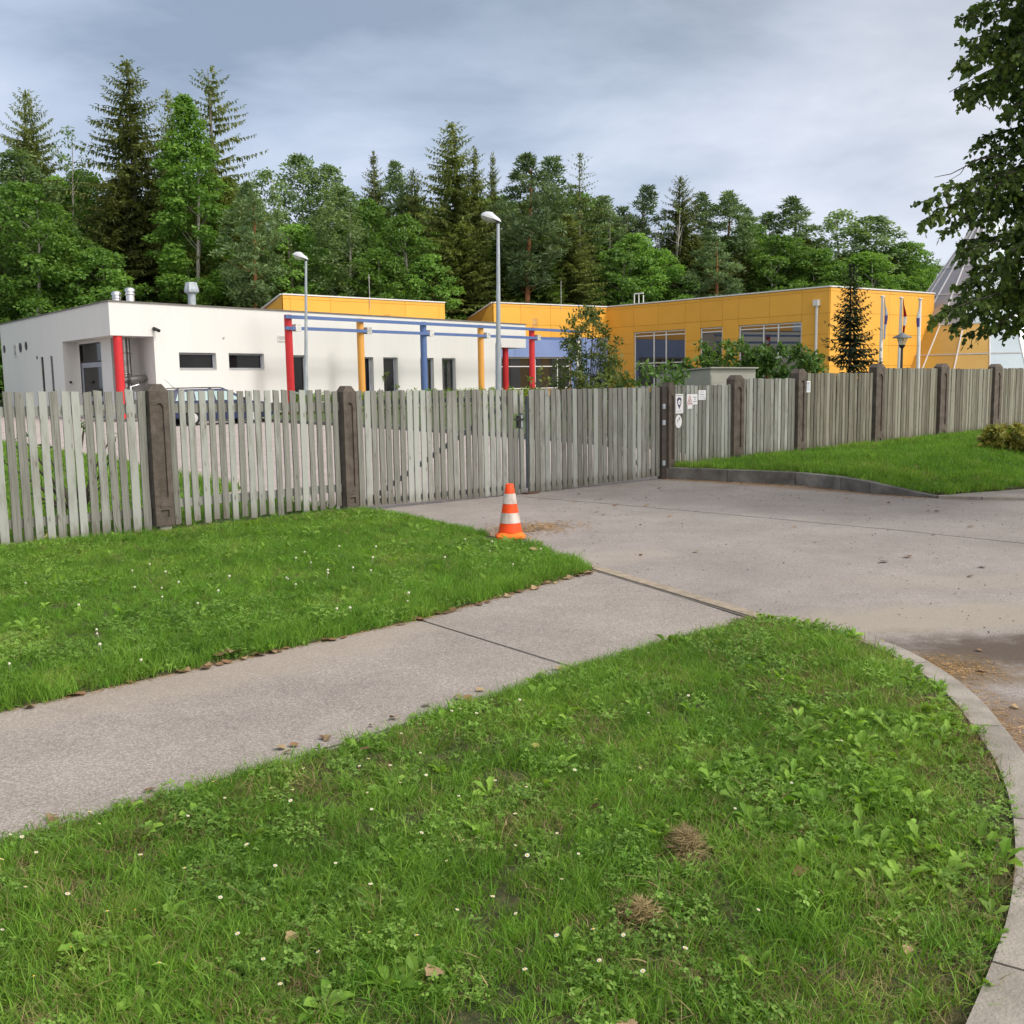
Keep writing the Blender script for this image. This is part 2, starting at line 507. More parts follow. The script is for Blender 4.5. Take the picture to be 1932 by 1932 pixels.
M['frame'] = mat('grey_window_frame', (0.26, 0.28, 0.33), (0.30, 0.32, 0.36), 2, 0.5)
M['whiteframe'] = mat('white_mullion', (0.66, 0.65, 0.66), (0.72, 0.71, 0.72), 2, 0.5)
M['curtain'] = mat('patterned_curtain', (0.34, 0.31, 0.27), (0.62, 0.6, 0.56), 9, 0.9)
M['dark'] = mat('dark_interior', (0.02, 0.017, 0.014), (0.035, 0.03, 0.025), 2, 0.9)
M['ochre'] = mat('ochre_reveal', (0.30, 0.19, 0.05), (0.36, 0.23, 0.07), 1, 0.8)
M['cone_glass'] = mat('pale_cone_panel', (0.40, 0.47, 0.52), (0.47, 0.54, 0.58), 0.25, 0.16, metallic=0.25, spec=0.6, rand=0.06)
M['cone_glass2'] = mat('mauve_cone_panel', (0.30, 0.28, 0.29), (0.36, 0.33, 0.34), 0.25, 0.2, metallic=0.25, spec=0.6, rand=0.05)
M['cone_reflection'] = mat('painted_reflection_panel', (0.44, 0.26, 0.05), (0.5, 0.3, 0.07), 0.3, 0.2, spec=0.6, rand=0.06)  # the yellow building's reflection, painted in as panel colour
M['shed'] = mat('beige_sheet', (0.30, 0.295, 0.26), (0.35, 0.345, 0.305), 2, 0.6)
M['cone_orange'] = mat('cone_orange', (0.55, 0.055, 0.012), (0.84, 0.070, 0.004), 16, 0.55, ramp=(0.3, 0.46))
M['cone_base'] = mat('cone_base_orange', (0.84, 0.14, 0.006), (0.90, 0.19, 0.012), 9, 0.5)
M['cone_white'] = mat('cone_dirty_white', (0.38, 0.31, 0.27), (0.66, 0.59, 0.54), 14, 0.55, stretch=(1, 1, .35))
M['carblue'] = mat('navy_car_paint', (0.022, 0.030, 0.075), (0.026, 0.034, 0.082), 2, 0.3, spec=0.3)
M['tyre'] = mat('tyre_rubber', (0.012, 0.012, 0.012), None, 8, 0.8)
M['rim'] = mat('alloy_rim', (0.55, 0.55, 0.56), None, 4, 0.35, metallic=0.6)
M['carglass'] = mat('car_glass', (0.30, 0.42, 0.42), (0.36, 0.48, 0.48), 1, 0.08, spec=0.8)
M['taillight'] = mat('red_lens', (0.5, 0.01, 0.01), None, 4, 0.2)
M['signwhite'] = mat('sign_white', (0.72, 0.72, 0.76), (0.78, 0.78, 0.8), 6, 0.4)
M['signblue'] = mat('sign_dark_blue', (0.035, 0.025, 0.09), None, 6, 0.4)
M['signred'] = mat('sign_red', (0.42, 0.03, 0.035), None, 6, 0.4)
M['signgrey'] = mat('sign_grey_print', (0.16, 0.16, 0.2), None, 6, 0.5)
M['signpale'] = mat('sign_pale_print', (0.42, 0.44, 0.56), None, 6, 0.5)
M['signplate'] = mat('grey_blue_plate', (0.42, 0.47, 0.52), None, 6, 0.5)
M['flagblue'] = mat('flag_pale_blue', (0.50, 0.58, 0.80), (0.56, 0.63, 0.83), 3, 0.8, transl=0.25)
M['flagnavy'] = mat('flag_blue', (0.16, 0.14, 0.42), None, 3, 0.8, transl=0.25)
M['flagred'] = mat('flag_dark_red', (0.36, 0.02, 0.03), None, 3, 0.8, transl=0.25)
M['flagwhite'] = mat('flag_white', (0.68, 0.70, 0.8), None, 3, 0.8, transl=0.25)
M['stone'] = mat('pale_pebbles', (0.35, 0.34, 0.32), (0.6, 0.6, 0.58), 8, 0.9, rand=0.2)
# barks and leaves
M['bark'] = mat('grey_bark', (0.13, 0.115, 0.10), (0.24, 0.22, 0.19), 2, 0.95, stretch=(3, 3, .6))
M['barkpale'] = mat('pale_bark', (0.30, 0.29, 0.25), (0.46, 0.44, 0.39), 2, 0.9, stretch=(2, 2, 1))
M['barkred'] = mat('orange_pine_bark', (0.24, 0.10, 0.045), (0.36, 0.16, 0.075), 2, 0.95, stretch=(3, 3, 1))
M['barkdark'] = mat('dark_bark', (0.035, 0.028, 0.022), (0.07, 0.058, 0.045), 3, 0.95, stretch=(4, 4, .8))
M['spruce'] = leafmat('spruce_needles', (0.080, 0.116, 0.031), (0.222, 0.261, 0.071), 0.32, 0.25)
M['spruceyoung'] = leafmat('young_spruce_needles', (0.070, 0.138, 0.024), (0.197, 0.299, 0.056), 0.2, 0.3)
M['pine'] = leafmat('pine_needles', (0.079, 0.140, 0.061), (0.192, 0.281, 0.113), 0.25, 0.25)
M['broad'] = leafmat('broad_leaves', (0.079, 0.177, 0.028), (0.198, 0.354, 0.067), 0.24, 0.42)
M['broaddark'] = leafmat('dark_broad_leaves', (0.086, 0.182, 0.040), (0.216, 0.380, 0.081), 0.3, 0.42)
M['aspen'] = leafmat('aspen_leaves', (0.108, 0.190, 0.071), (0.244, 0.356, 0.145), 0.2, 0.4)
M['linden'] = leafmat('linden_leaves', (0.036, 0.067, 0.014), (0.126, 0.202, 0.037), 0.1, 0.42, scale=1.6, third=(0.15, 0.18, 0.03))
M['hedge'] = leafmat('hedge_leaves', (0.10, 0.19, 0.018), (0.22, 0.34, 0.045), 0.15, 0.3, scale=1.0)
M['rhodo'] = leafmat('shrub_leaves', (0.036, 0.090, 0.018), (0.126, 0.226, 0.047), 0.15, 0.35, scale=0.8)
M['copper'] = leafmat('copper_green_sprays', (0.031, 0.077, 0.020), (0.161, 0.194, 0.051), 0.15, 0.35, scale=0.7)
M['sapling'] = leafmat('sapling_leaves', (0.052, 0.091, 0.019), (0.156, 0.195, 0.039), 0.15, 0.3, scale=1.5)
M['darkspruce'] = leafmat('garden_spruce_needles', (0.011, 0.022, 0.011), (0.040, 0.061, 0.025), 0.1, 0.08, scale=1.2)
M['juniper'] = leafmat('juniper_sprays', (0.134, 0.163, 0.027), (0.326, 0.288, 0.058), 0.1, 0.2, scale=4)
M['grass'] = leafmat('grass_blades', (0.091, 0.202, 0.020), (0.219, 0.387, 0.050), 0.30, 0.38, scale=1.4, third=(0.33, 0.32, 0.11))
M['grassdark'] = leafmat('lush_grass_blades', (0.073, 0.194, 0.016), (0.176, 0.365, 0.040), 0.2, 0.32, scale=0.9)
M['weed'] = leafmat('broad_weed_leaves', (0.113, 0.234, 0.023), (0.260, 0.430, 0.061), 0.25, 0.4, scale=1.8)
M['clover'] = leafmat('clover_leaves', (0.103, 0.209, 0.029), (0.223, 0.367, 0.064), 0.2, 0.3, scale=1.5)
M['dry'] = leafmat('dry_grass', (0.15, 0.112, 0.050), (0.34, 0.265, 0.125), 0.2, 0.15, scale=3)
M['needle'] = leafmat('pine_straw', (0.24, 0.13, 0.045), (0.42, 0.26, 0.10), 0.2, 0.05, scale=5)
M['petal'] = mat('white_petals', (0.78, 0.78, 0.76), None, 5, 0.6, transl=0.2)
M['pollen'] = mat('yellow_disc', (0.70, 0.45, 0.03), None, 5, 0.7)
M['clover_w'] = mat('cream_clover_heads', (0.5, 0.5, 0.36), (0.68, 0.66, 0.52), 40, 0.8)
M['leafbrown'] = mat('brown_fallen_leaf', (0.10, 0.05, 0.025), (0.26, 0.15, 0.075), 30, 0.75, rand=0.35)
M['leaftan'] = mat('tan_fallen_leaf', (0.20, 0.13, 0.065), (0.34, 0.25, 0.135), 30, 0.75, rand=0.25)
M['leafyellow'] = mat('yellow_fallen_leaf', (0.30, 0.30, 0.06), (0.42, 0.40, 0.12), 30, 0.7, rand=0.2)
M['twig'] = mat('grey_twig', (0.10, 0.075, 0.055), (0.17, 0.13, 0.10), 20, 0.9)


# ------------------------------------------------------------------ helpers
def tag(o, label=None, cat=None, group=None, kind=None):
    if label:
        o['label'] = label
    if cat:
        o['category'] = cat
    if group:
        o['group'] = group
    if kind:
        o['kind'] = kind
    return o


def empty(name, loc, label=None, cat=None, group=None, rz=0.0, kind=None):
    o = bpy.data.objects.new(name, None)
    o.empty_display_size = 0.2
    COL.objects.link(o)
    o.location = loc
    o.rotation_euler = (0, 0, rz)
    return tag(o, label, cat, group, kind)


def origin_of(p):
    v = Vector((0, 0, 0))
    while p is not None:
        v = v + p.location
        p = p.parent
    return v


class MB:
    """collects geometry for ONE mesh object"""
    def __init__(s):
        s.v, s.f, s.sm = [], [], []

    def add(s, vs, fs, smooth=False):
        b = len(s.v)
        s.v.extend([tuple(p) for p in vs])
        s.f.extend([tuple(i + b for i in f) for f in fs])
        s.sm.extend([smooth] * len(fs))
        return s

    def box(s, a, b):
        x0, y0, z0 = a
        x1, y1, z1 = b
        return s.add([(x0, y0, z0), (x1, y0, z0), (x1, y1, z0), (x0, y1, z0), (x0, y0, z1), (x1, y0, z1), (x1, y1, z1), (x0, y1, z1)],
                     [(0, 3, 2, 1), (4, 5, 6, 7), (0, 1, 5, 4), (1, 2, 6, 5), (2, 3, 7, 6), (3, 0, 4, 7)])

    def hexa(s, p):
        return s.add(p, [(0, 3, 2, 1), (4, 5, 6, 7), (0, 1, 5, 4), (1, 2, 6, 5), (2, 3, 7, 6), (3, 0, 4, 7)])

    def bar(s, a, b, w, h, up=(0, 0, 1)):
        a, b, up = Vector(a), Vector(b), Vector(up)
        d = (b - a).normalized()
        sx = d.cross(up).normalized() * (w / 2)
        sy = sx.cross(d).normalized() * (h / 2)
        return s.hexa([a - sx - sy, a + sx - sy, b + sx - sy, b - sx - sy, a - sx + sy, a + sx + sy, b + sx + sy, b - sx + sy])

    def tube(s, path, rad, n=8, caps=True, smooth=True):
        pts = [Vector(p) for p in path]
        if not hasattr(rad, '__len__'):
            rad = [rad] * len(pts)
        vs, fs = [], []
        prev = None
        for i, p in enumerate(pts):
            d = (pts[min(i + 1, len(pts) - 1)] - pts[max(i - 1, 0)])
            d = d.normalized() if d.length > 1e-9 else Vector((0, 0, 1))
            if prev is None:
                ref = Vector((1, 0, 0)) if abs(d.x) < 0.8 else Vector((0, 1, 0))
                ax = d.cross(ref).normalized()
            else:
                ax = (prev - d * prev.dot(d))
                ax = ax.normalized() if ax.length > 1e-6 else d.orthogonal().normalized()
            prev = ax
            ay = d.cross(ax)
            for k in range(n):
                t = 2 * PI * k / n
                vs.append(p + (ax * math.cos(t) + ay * math.sin(t)) * rad[i])
        for i in range(len(pts) - 1):
            for k in range(n):
                a, b = i * n + k, i * n + (k + 1) % n
                fs.append((a, b, b + n, a + n))
        s.add(vs, fs, smooth)
        if caps:
            s.add(vs[:n], [tuple(range(n))[::-1]])
            s.add(vs[-n:], [tuple(range(n))])
        return s

    def lathe(s, prof, n=20, c=(0, 0, 0), smooth=True, sx=1.0, sy=1.0):
        vs, fs = [], []
        for r, z in prof:
            for k in range(n):
                t = 2 * PI * k / n
                vs.append((c[0] + r * math.cos(t) * sx, c[1] + r * math.sin(t) * sy, c[2] + z))
        for i in range(len(prof) - 1):
            for k in range(n):
                a, b = i * n + k, i * n + (k + 1) % n
                fs.append((a, b, b + n, a + n))
        return s.add(vs, fs, smooth)

    def prism(s, poly, fr, d0, d1):
        """poly of 2D points, fr(u, v, d) -> 3D, extruded from d0 to d1"""
        n = len(poly)
        vs = [fr(u, v, d0) for u, v in poly] + [fr(u, v, d1) for u, v in poly]
        fs = [tuple(range(n))[::-1], tuple(range(n, 2 * n))]
        for i in range(n):
            j = (i + 1) % n
            fs.append((i, j, j + n, i + n))
        return s.add(vs, fs)

    def build(s, name, material, parent=None, world=True, bevel=0.0):
        me = bpy.data.meshes.new(name)
        off = origin_of(parent) if (parent is not None and world) else Vector((0, 0, 0))
        me.from_pydata([(p[0] - off.x, p[1] - off.y, p[2] - off.z) for p in s.v], [], s.f)
        me.polygons.foreach_set('use_smooth', s.sm)
        me.materials.append(material)
        bm = bmesh.new()
        bm.from_mesh(me)
        bmesh.ops.recalc_face_normals(bm, faces=bm.faces)
        bm.to_mesh(me)
        bm.free()
        o = bpy.data.objects.new(name, me)
        COL.objects.link(o)
        if parent is not None:
            o.parent = parent
        if bevel:
            md = o.modifiers.new('edge', 'BEVEL')
            md.width = bevel
            md.segments = 2
            md.limit_method = 'ANGLE'
        return o


def npmesh(name, V, F, material, smooth=False):
    """big mesh from numpy arrays: V (n,3), F (m,k)"""
    me = bpy.data.meshes.new(name)
    V = np.ascontiguousarray(V, dtype=np.float32)
    F = np.ascontiguousarray(F, dtype=np.int32)
    me.vertices.add(len(V))
    me.vertices.foreach_set('co', V.ravel())
    k = F.shape[1]
    me.loops.add(F.size)
    me.loops.foreach_set('vertex_index', F.ravel())
    me.polygons.add(len(F))
    me.polygons.foreach_set('loop_start', np.arange(0, F.size, k, dtype=np.int32))
    me.polygons.foreach_set('loop_total', np.full(len(F), k, dtype=np.int32))
    if smooth:
        me.polygons.foreach_set('use_smooth', np.ones(len(F), dtype=bool))
    me.update(calc_edges=True)
    me.validate()
    me.materials.append(material)
    return me


def link(name, me, parent=None, loc=(0, 0, 0), rot=(0, 0, 0), sc=(1, 1, 1)):
    o = bpy.data.objects.new(name, me)
    COL.objects.link(o)
    o.parent = parent
    o.location, o.rotation_euler, o.scale = loc, rot, sc
    return o


class Face:
    """vertical wall plane: origin o, direction d along it, n towards the viewer's side"""
    def __init__(s, o, e=None, d=None):
        s.o = Vector((o[0], o[1], 0))
        dd = Vector((e[0] - o[0], e[1] - o[1], 0)) if e is not None else Vector((d[0], d[1], 0))
        s.len = dd.length
        s.d = dd.normalized()
        s.n = Vector((s.d.y, -s.d.x, 0))

    def p(s, u, z, off=0.0):
        q = s.o + s.d * u + s.n * off
        return Vector((q.x, q.y, z))

    def box(s, mb, u0, u1, z0, z1, o0, o1):
        return mb.hexa([s.p(u0, z0, o1), s.p(u1, z0, o1), s.p(u1, z0, o0), s.p(u0, z0, o0),
                        s.p(u0, z1, o1), s.p(u1, z1, o1), s.p(u1, z1, o0), s.p(u0, z1, o0)])

    def wall(s, mb, u0, u1, z0, z1, holes, depth):
        us = sorted({u0, u1, *[h[0] for h in holes], *[h[1] for h in holes]})
        zs = sorted({z0, z1, *[h[2] for h in holes], *[h[3] for h in holes]})
        for a, b in zip(us, us[1:]):
            for c, d in zip(zs, zs[1:]):
                um, zm = (a + b) / 2, (c + d) / 2
                if any(h[0] < um < h[1] and h[2] < zm < h[3] for h in holes):
                    continue
                mb.add([s.p(a, c), s.p(b, c), s.p(b, d), s.p(a, d)], [(0, 1, 2, 3)])
        for h in holes:
            for (a, c, b, d) in ((h[0], h[2], h[1], h[2]), (h[1], h[2], h[1], h[3]), (h[1], h[3], h[0], h[3]), (h[0], h[3], h[0], h[2])):
                mb.add([s.p(a, c), s.p(b, d), s.p(b, d, -depth), s.p(a, c, -depth)], [(0, 1, 2, 3)])
        return mb


# the fence stands on one straight line: point at distance t, off towards the street
FD = Vector((0.7694, 0.6388, 0))
FN = Vector((0.6388, -0.7694, 0))
FROT = math.atan2(FD.y, FD.x)


def P(t, off=0.0):
    return (-4.92 + t * FD.x + off * FN.x, 9.96 + t * FD.y + off * FN.y)


def inpoly(x, y, poly):
    x, y = np.asarray(x), np.asarray(y)
    c = np.zeros(x.shape, bool)
    n = len(poly)
    for i in range(n):
        x1, y1 = poly[i][:2]
        x2, y2 = poly[(i + 1) % n][:2]
        cond = ((y1 > y) != (y2 > y))
        xi = (x2 - x1) * (y - y1) / ((y2 - y1) if y2 != y1 else 1e-9) + x1
        c ^= cond & (x < xi)
    return c


def dist_poly(x, y, pts, closed=True):
    x, y = np.asarray(x, float), np.asarray(y, float)
    best = np.full(x.shape, 1e9)
    n = len(pts)
    for i in range(n if closed else n - 1):
        x1, y1 = pts[i][:2]
        x2, y2 = pts[(i + 1) % n][:2]
        dx, dy = x2 - x1, y2 - y1
        L = dx * dx + dy * dy + 1e-12
        t = np.clip(((x - x1) * dx + (y - y1) * dy) / L, 0, 1)
        best = np.minimum(best, np.hypot(x - x1 - t * dx, y - y1 - t * dy))
    return best


def vnoise(x, y, s, seed=0):
    """smooth value noise in numpy, 0..1"""
    x, y = np.asarray(x) * s, np.asarray(y) * s
    xi, yi = np.floor(x).astype(int), np.floor(y).astype(int)
    fx, fy = x - xi, y - yi
    fx, fy = fx * fx * (3 - 2 * fx), fy * fy * (3 - 2 * fy)

    def h(a, b):
        v = np.sin(a * 127.1 + b * 311.7 + seed * 74.7) * 43758.5453
        return v - np.floor(v)
    return (h(xi, yi) * (1 - fx) + h(xi + 1, yi) * fx) * (1 - fy) + (h(xi, yi + 1) * (1 - fx) + h(xi + 1, yi + 1) * fx) * fy


def sheet(name, poly, zf, material, step=None, kind='structure', skirt=None, parent=None):
    """a ground sheet over a polygon; zf(x, y) gives the height; step fills the inside with points"""
    pts = [Vector((p[0], p[1])) for p in poly]
    n0 = len(pts)
    edges = [(i, (i + 1) % n0) for i in range(n0)]
    if step:
        # split the border too
        bp = []
        for i in range(n0):
            a, b = pts[i], pts[(i + 1) % n0]
            k = max(1, int((b - a).length / step))
            bp += [a + (b - a) * (j / k) for j in range(k)]
        pts = bp
        n0 = len(pts)
        edges = [(i, (i + 1) % n0) for i in range(n0)]
        xs = [p.x for p in pts]
        ys = [p.y for p in pts]
        gx, gy = np.meshgrid(np.arange(min(xs), max(xs), step), np.arange(min(ys), max(ys), step))
        gx, gy = gx.ravel(), gy.ravel()
        pl = [(p.x, p.y) for p in pts]
        ok = inpoly(gx, gy, pl) & (dist_poly(gx, gy, pl) > step * 0.4)
        pts += [Vector((a, b)) for a, b in zip(gx[ok], gy[ok])]
    v, e, f, _, _, _ = delaunay_2d_cdt(pts, edges, [], 1, 1e-5)
    X = np.array([p.x for p in v])
    Y = np.array([p.y for p in v])
    Z = zf(X, Y) if callable(zf) else np.full(len(X), zf)
    mb = MB()
    mb.add(list(zip(X, Y, Z)), [tuple(t) for t in f], True)
    if skirt is not None:
        b0 = [(poly[i][0], poly[i][1]) for i in range(len(poly))]
        for i in range(len(b0)):
            a, b = b0[i], b0[(i + 1) % len(b0)]
            za = float(zf(np.array([a[0]]), np.array([a[1]]))[0]) if callable(zf) else zf
            zb = float(zf(np.array([b[0]]), np.array([b[1]]))[0]) if callable(zf) else zf
            mb.add([(a[0], a[1], za), (b[0], b[1], zb), (b[0], b[1], skirt), (a[0], a[1], skirt)], [(0, 1, 2, 3)])
    o = mb.build(name, material, parent)
    if kind:
        o['kind'] = kind
    return o


# ------------------------------------------------------------------ the ground
S = 0.962   # edges seen over grass tips stand a little nearer than the tips
near_curve = [(1.50, 6.38), (1.80, 6.16), (1.97, 5.84), (2.04, 5.45), (2.07, 5.02), (2.04, 4.62), (1.965, 4.25), (1.85, 3.74), (1.665, 3.25), (1.42, 2.77), (1.21, 2.45), (1.03, 2.20), (0.78, 1.86), (0.45, 1.45), (0.0, 1.0)]
NEAR = [(-5.2, 0.1), (-1.83 * S, 3.45 * S), (-0.94 * S, 4.22 * S), (0.38 * S, 5.58 * S), (1.45, 6.32)] + near_curve + [(-0.8, 0.35), (-2.5, -0.9)]
pathN = [(-5.4, 0.0), (-1.80, 3.32), (-0.94, 4.10), (0.36, 5.37), (1.52, 6.44)]
pathF = [(-6.9, 0.55), (-2.49, 4.80), (-0.63, 6.61), (0.69, 8.30)]
driveL = [(0.66, 8.30), (0.20, 9.55), (-0.55, 10.75), (-1.25, 11.85), (-1.82, 12.48)]
LEFT = pathF[:3] + [(0.66, 8.28)] + driveL[1:] + [P(3.86, 0.02), P(-5, 0.02)]
rk = [(2.42, 16.02), (4.1, 14.75), (4.93, 13.24), (5.38, 12.88)]          # foot of the raised kerb
RIGHT = [P(9.56, 0.05), (2.53, 16.09), (4.18, 14.86), (5.02, 13.36), (5.46, 13.00), (6.95, 13.62), (12.0, 16.7), (24.0, 24.0), P(30, 0.05)]


def z_near(x, y):
    return 0.012 + 0.028 * vnoise(x, y, 1.3, 3) * np.clip(dist_poly(x, y, NEAR) / 0.25, 0, 1) + 0.03 * np.clip((x - 0.9) / 0.9, 0, 1)


def z_left(x, y):
    return 0.010 + 0.035 * vnoise(x, y, 0.9, 5) * np.clip(dist_poly(x, y, LEFT) / 0.35, 0, 1)


def z_right(x, y):
    t = (x + 4.92) * FD.x + (y - 9.96) * FD.y
    s = (x + 4.92) * FN.x + (y - 9.96) * FN.y
    top = 0.175 + np.clip((t - 9.6) / 11, 0, 1.6) * 0.11
    k = np.clip((s - 2.6) / 1.7, 0, 1)
    k = k * k * (3 - 2 * k)
    return top * (1 - k) + 0.045 * k + 0.02 * (vnoise(x, y, 0.8, 9) - 0.5)


g = sheet('ground', [(-400, -60), (400, -60), (400, 700), (-400, 700)], -0.05, M['turf'])
DRIVE = [(-9, -9), (60, -9), (60, 40)] + [P(34), P(-6)]
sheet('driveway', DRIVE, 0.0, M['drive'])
court = [P(-6, -0.001), P(36, -0.001), (30, 60), (-60, 62), (-60, 4)]
sheet('courtyard', court, 0.002, M['court'])
path = empty('path', (0, 0, 0), kind='structure')
j0, j1 = (-0.60, 6.62), (0.35, 5.37)
for poly in ([pathN[0], pathN[1], pathN[2], (0.341, 5.352), (-0.633, 6.592), pathF[1], pathF[0]],
             [(0.360, 5.370), (1.52, 6.44), (0.69, 8.30), (-0.621, 6.604)]):
    sheet('asphalt_slab', poly, 0.006, M['path'], kind=None, parent=path)
jm = MB().bar((-0.70, 6.665, 0.0025), (0.42, 5.27, 0.0025), 0.028, 0.003)
jm.build('joint', M['joint'], path)
sheet('lawn_near', NEAR, z_near, M['soil'], step=0.2, skirt=-0.03)
sheet('lawn_beside_path', LEFT, z_left, M['soil'], step=0.3, skirt=-0.03)
sheet('lawn_along_fence', RIGHT, z_right, M['soil'], step=0.5, skirt=-0.03)
INL = [P(-6, -0.06), P(3.75, -0.06), P(3.75, -1.7), P(2.9, -2.6), (-4.1, 15.5), (-6.2, 18.5), (-8.7, 22), (-15, 30), (-34, 38), (-60, 40), (-60, 4)]
INR = [(-11.0, 45.3), (-5.7, 38), (0.3, 28.6), (3.3, 23), P(12.2, -0.1), P(34, -0.1), (60, 46), (60, 75), (30, 80), (4, 90), (-14, 60)]
FARL = [(-70, 52), (-28, 52), (-33, 67), (-46, 88), (-70, 88)]
sheet('lawn_inside_fence', INL, 0.03, M['turf'], skirt=-0.02)
sheet('lawn_before_building', INR, 0.06, M['turf'], skirt=-0.02)
sheet('lawn_far_slope', FARL, lambda x, y: 0.05 + np.clip((y - 52) / 30, 0, 1) * 1.5, M['turf'], step=6, skirt=-0.02)
sheet('forest_ground', [(-150, 86), (150, 88), (150, 220), (-150, 220)], -0.01, M['forestfloor'])
kb = empty('courtyard_kerb', (0, 0, 0), kind='structure')
kp = [(-19.5, 47.5), (-11.2, 45.2), (-5.8, 37.9), (0.2, 28.45), (3.2, 22.9)]
for i in range(len(kp) - 1):
    a, b = Vector((*kp[i], 0.06)), Vector((*kp[i + 1], 0.06))
    n = max(1, int((b - a).length / 1.5))
    for j in range(n):
        p0, p1 = a + (b - a) * (j / n), a + (b - a) * ((j + 1) / n - 0.006)
        MB().bar(p0, p1, 0.2, 0.16).build('kerb_stone', M['kerbdark'], kb)

# ------------------------------------------------------------------ kerbs and edging
kerb = empty('kerb', (0, 0, 0), kind='structure')


def resample(pts, step):
    out = [Vector((*pts[0], 0))]
    for a, b in zip(pts, pts[1:]):
        a, b = Vector((*a, 0)), Vector((*b, 0))
        k = max(1, int(round((b - a).length / step)))
        out += [a + (b - a) * (j / k) for j in range(1, k + 1)]
    return out


def smooth_line(pts, it=2):
    for _ in range(it):
        q = [pts[0]]
        for a, b in zip(pts, pts[1:]):
            q += [(a[0] * .75 + b[0] * .25, a[1] * .75 + b[1] * .25), (a[0] * .25 + b[0] * .75, a[1] * .25 + b[1] * .75)]
        pts = q + [pts[-1]]
    return pts


cl = resample(smooth_line(near_curve[1:]), 0.055)
L = [0.0]
for a, b in zip(cl, cl[1:]):
    L.append(L[-1] + (b - a).length)


def kerb_pt(s, off):
    i = max(0, min(len(L) - 2, next((k for k in range(len(L) - 1) if L[k + 1] >= s), len(L) - 2)))
    t = (s - L[i]) / max(1e-6, L[i + 1] - L[i])
    p = cl[i].lerp(cl[i + 1], t)
    a, b = cl[max(0, i - 2)], cl[min(len(cl) - 1, i + 3)]
    d = (b - a).normalized()
    nrm = Vector((-d.y, d.x, 0))
    return p + nrm * off


s0 = 0.0
while s0 < L[-1] - 0.05:
    s1 = min(L[-1], s0 + 0.98)
    mb = MB()
    k = 9
    rows = []
    for j in range(k + 1):
        s = s0 + 0.005 + (s1 - s0 - 0.010) * j / k
        zt = 0.012 + 0.042 * min(1, s / 0.7)
        a, b = kerb_pt(s, 0.0), kerb_pt(s, 0.135)
        c = kerb_pt(s, 0.125)
        rows.append([(a.x, a.y, -0.05), (a.x, a.y, zt), (c.x, c.y, zt), (b.x, b.y, zt - 0.012), (b.x, b.y, -0.05)])
    vs = [p for r in rows for p in r]
    fs = []
    for j in range(k):
        for q in range(4):
            fs.append((j * 5 + q, j * 5 + q + 1, j * 5 + q + 6, j * 5 + q + 5))
    fs += [(0, 1, 2, 3, 4), tuple(k * 5 + q for q in (4, 3, 2, 1, 0))]
    mb.add(vs, fs)
    mb.build('kerb_stone', M['kerb'], kerb)
    s0 = s1

edging = empty('edging_strip', (0, 0, 0), kind='structure')
a, b = Vector((0.70, 8.33, 0.002)), Vector((1.68, 6.36, 0.002))
for j in range(3):
    p0, p1 = a.lerp(b, j / 3), a.lerp(b, (j + 1) / 3 - 0.004)
    MB().bar(p0, p1, 0.105, 0.026).build('edging_stone', M['strip'], edging)
MB().bar(a + Vector((-.062, -.03, -.001)), b + Vector((-.062, -.03, -.001)), 0.02, 0.014).build('joint', M['joint'], edging)
for j in range(5):                                     # half buried edging along the grass
    p0 = Vector((*driveL[0], 0)).lerp(Vector((*driveL[4], 0)), j / 5 + .004)
    p1 = Vector((*driveL[0], 0)).lerp(Vector((*driveL[4], 0)), (j + 1) / 5 - .004)
    MB().bar(p0 + Vector((.055, 0.02, 0)), p1 + Vector((.055, 0.02, 0)), 0.07, 0.03).build('edging_stone', M['strip'], edging)

rkerb = empty('raised_kerb', (0, 0, 0), kind='structure')
segs = [((2.42, 16.02), (3.26, 15.385), .175, .18), ((3.26, 15.385), (4.10, 14.75), .18, .185), ((4.10, 14.75), (4.515, 13.995), .185, .18),
        ((4.515, 13.995), (4.76, 13.55), .18, .15), ((4.76, 13.55), (5.38, 12.88), .15, .022)]
for (p, q, za, zb) in segs:
    a, b = Vector((*p, 0)), Vector((*q, 0))
    d = (b - a).normalized()
    nn = Vector((-d.y, d.x, 0)) * 0.13
    a, b = a + d * 0.004, b - d * 0.004
    MB().hexa([a + Vector((0, 0, -.05)), b + Vector((0, 0, -.05)), b + nn + Vector((0, 0, -.05)), a + nn + Vector((0, 0, -.05)),
               a + Vector((0, 0, za)), b + Vector((0, 0, zb)), b + nn + Vector((0, 0, zb)), a + nn + Vector((0, 0, za))]).build('kerb_stone', M['kerbdark'], rkerb, bevel=0.008)
MB().box((2.33, 16.0, -0.05), (2.46, 16.13, 0.17)).build('kerb_stone', M['kerbdark'], rkerb, bevel=0.008)
lk = [(5.40, 12.86), (5.85, 12.66), (6.45, 12.50), (7.5, 12.3), (9.0, 12.15), (11, 12.1)]
for p, q in zip(lk, lk[1:]):
    MB().bar((*p, 0.012), (*q, 0.012), 0.12, 0.05).build('kerb_stone', M['kerb'], rkerb)
sheet('pavement', [(5.42, 12.95), (5.85, 12.74), (6.45, 12.58), (7.5, 12.38), (9, 12.23), (11, 12.2), (24, 23.9), (12.0, 16.62), (6.95, 13.56)], 0.03, M['path'], skirt=-0.02)
cr = MB()
cp = [Vector((0.17, 13.75, 0.0025)), Vector((1.3, 12.75, 0.0025)), Vector((2.6, 11.5, 0.0025)), Vector((3.9, 10.2, 0.0025)), Vector((5.2, 8.7, 0.0025)), Vector((6.5, 7.2, 0.0025))]
for a, b in zip(cp, cp[1:]):
    cr.bar(a, b, 0.006, 0.002)
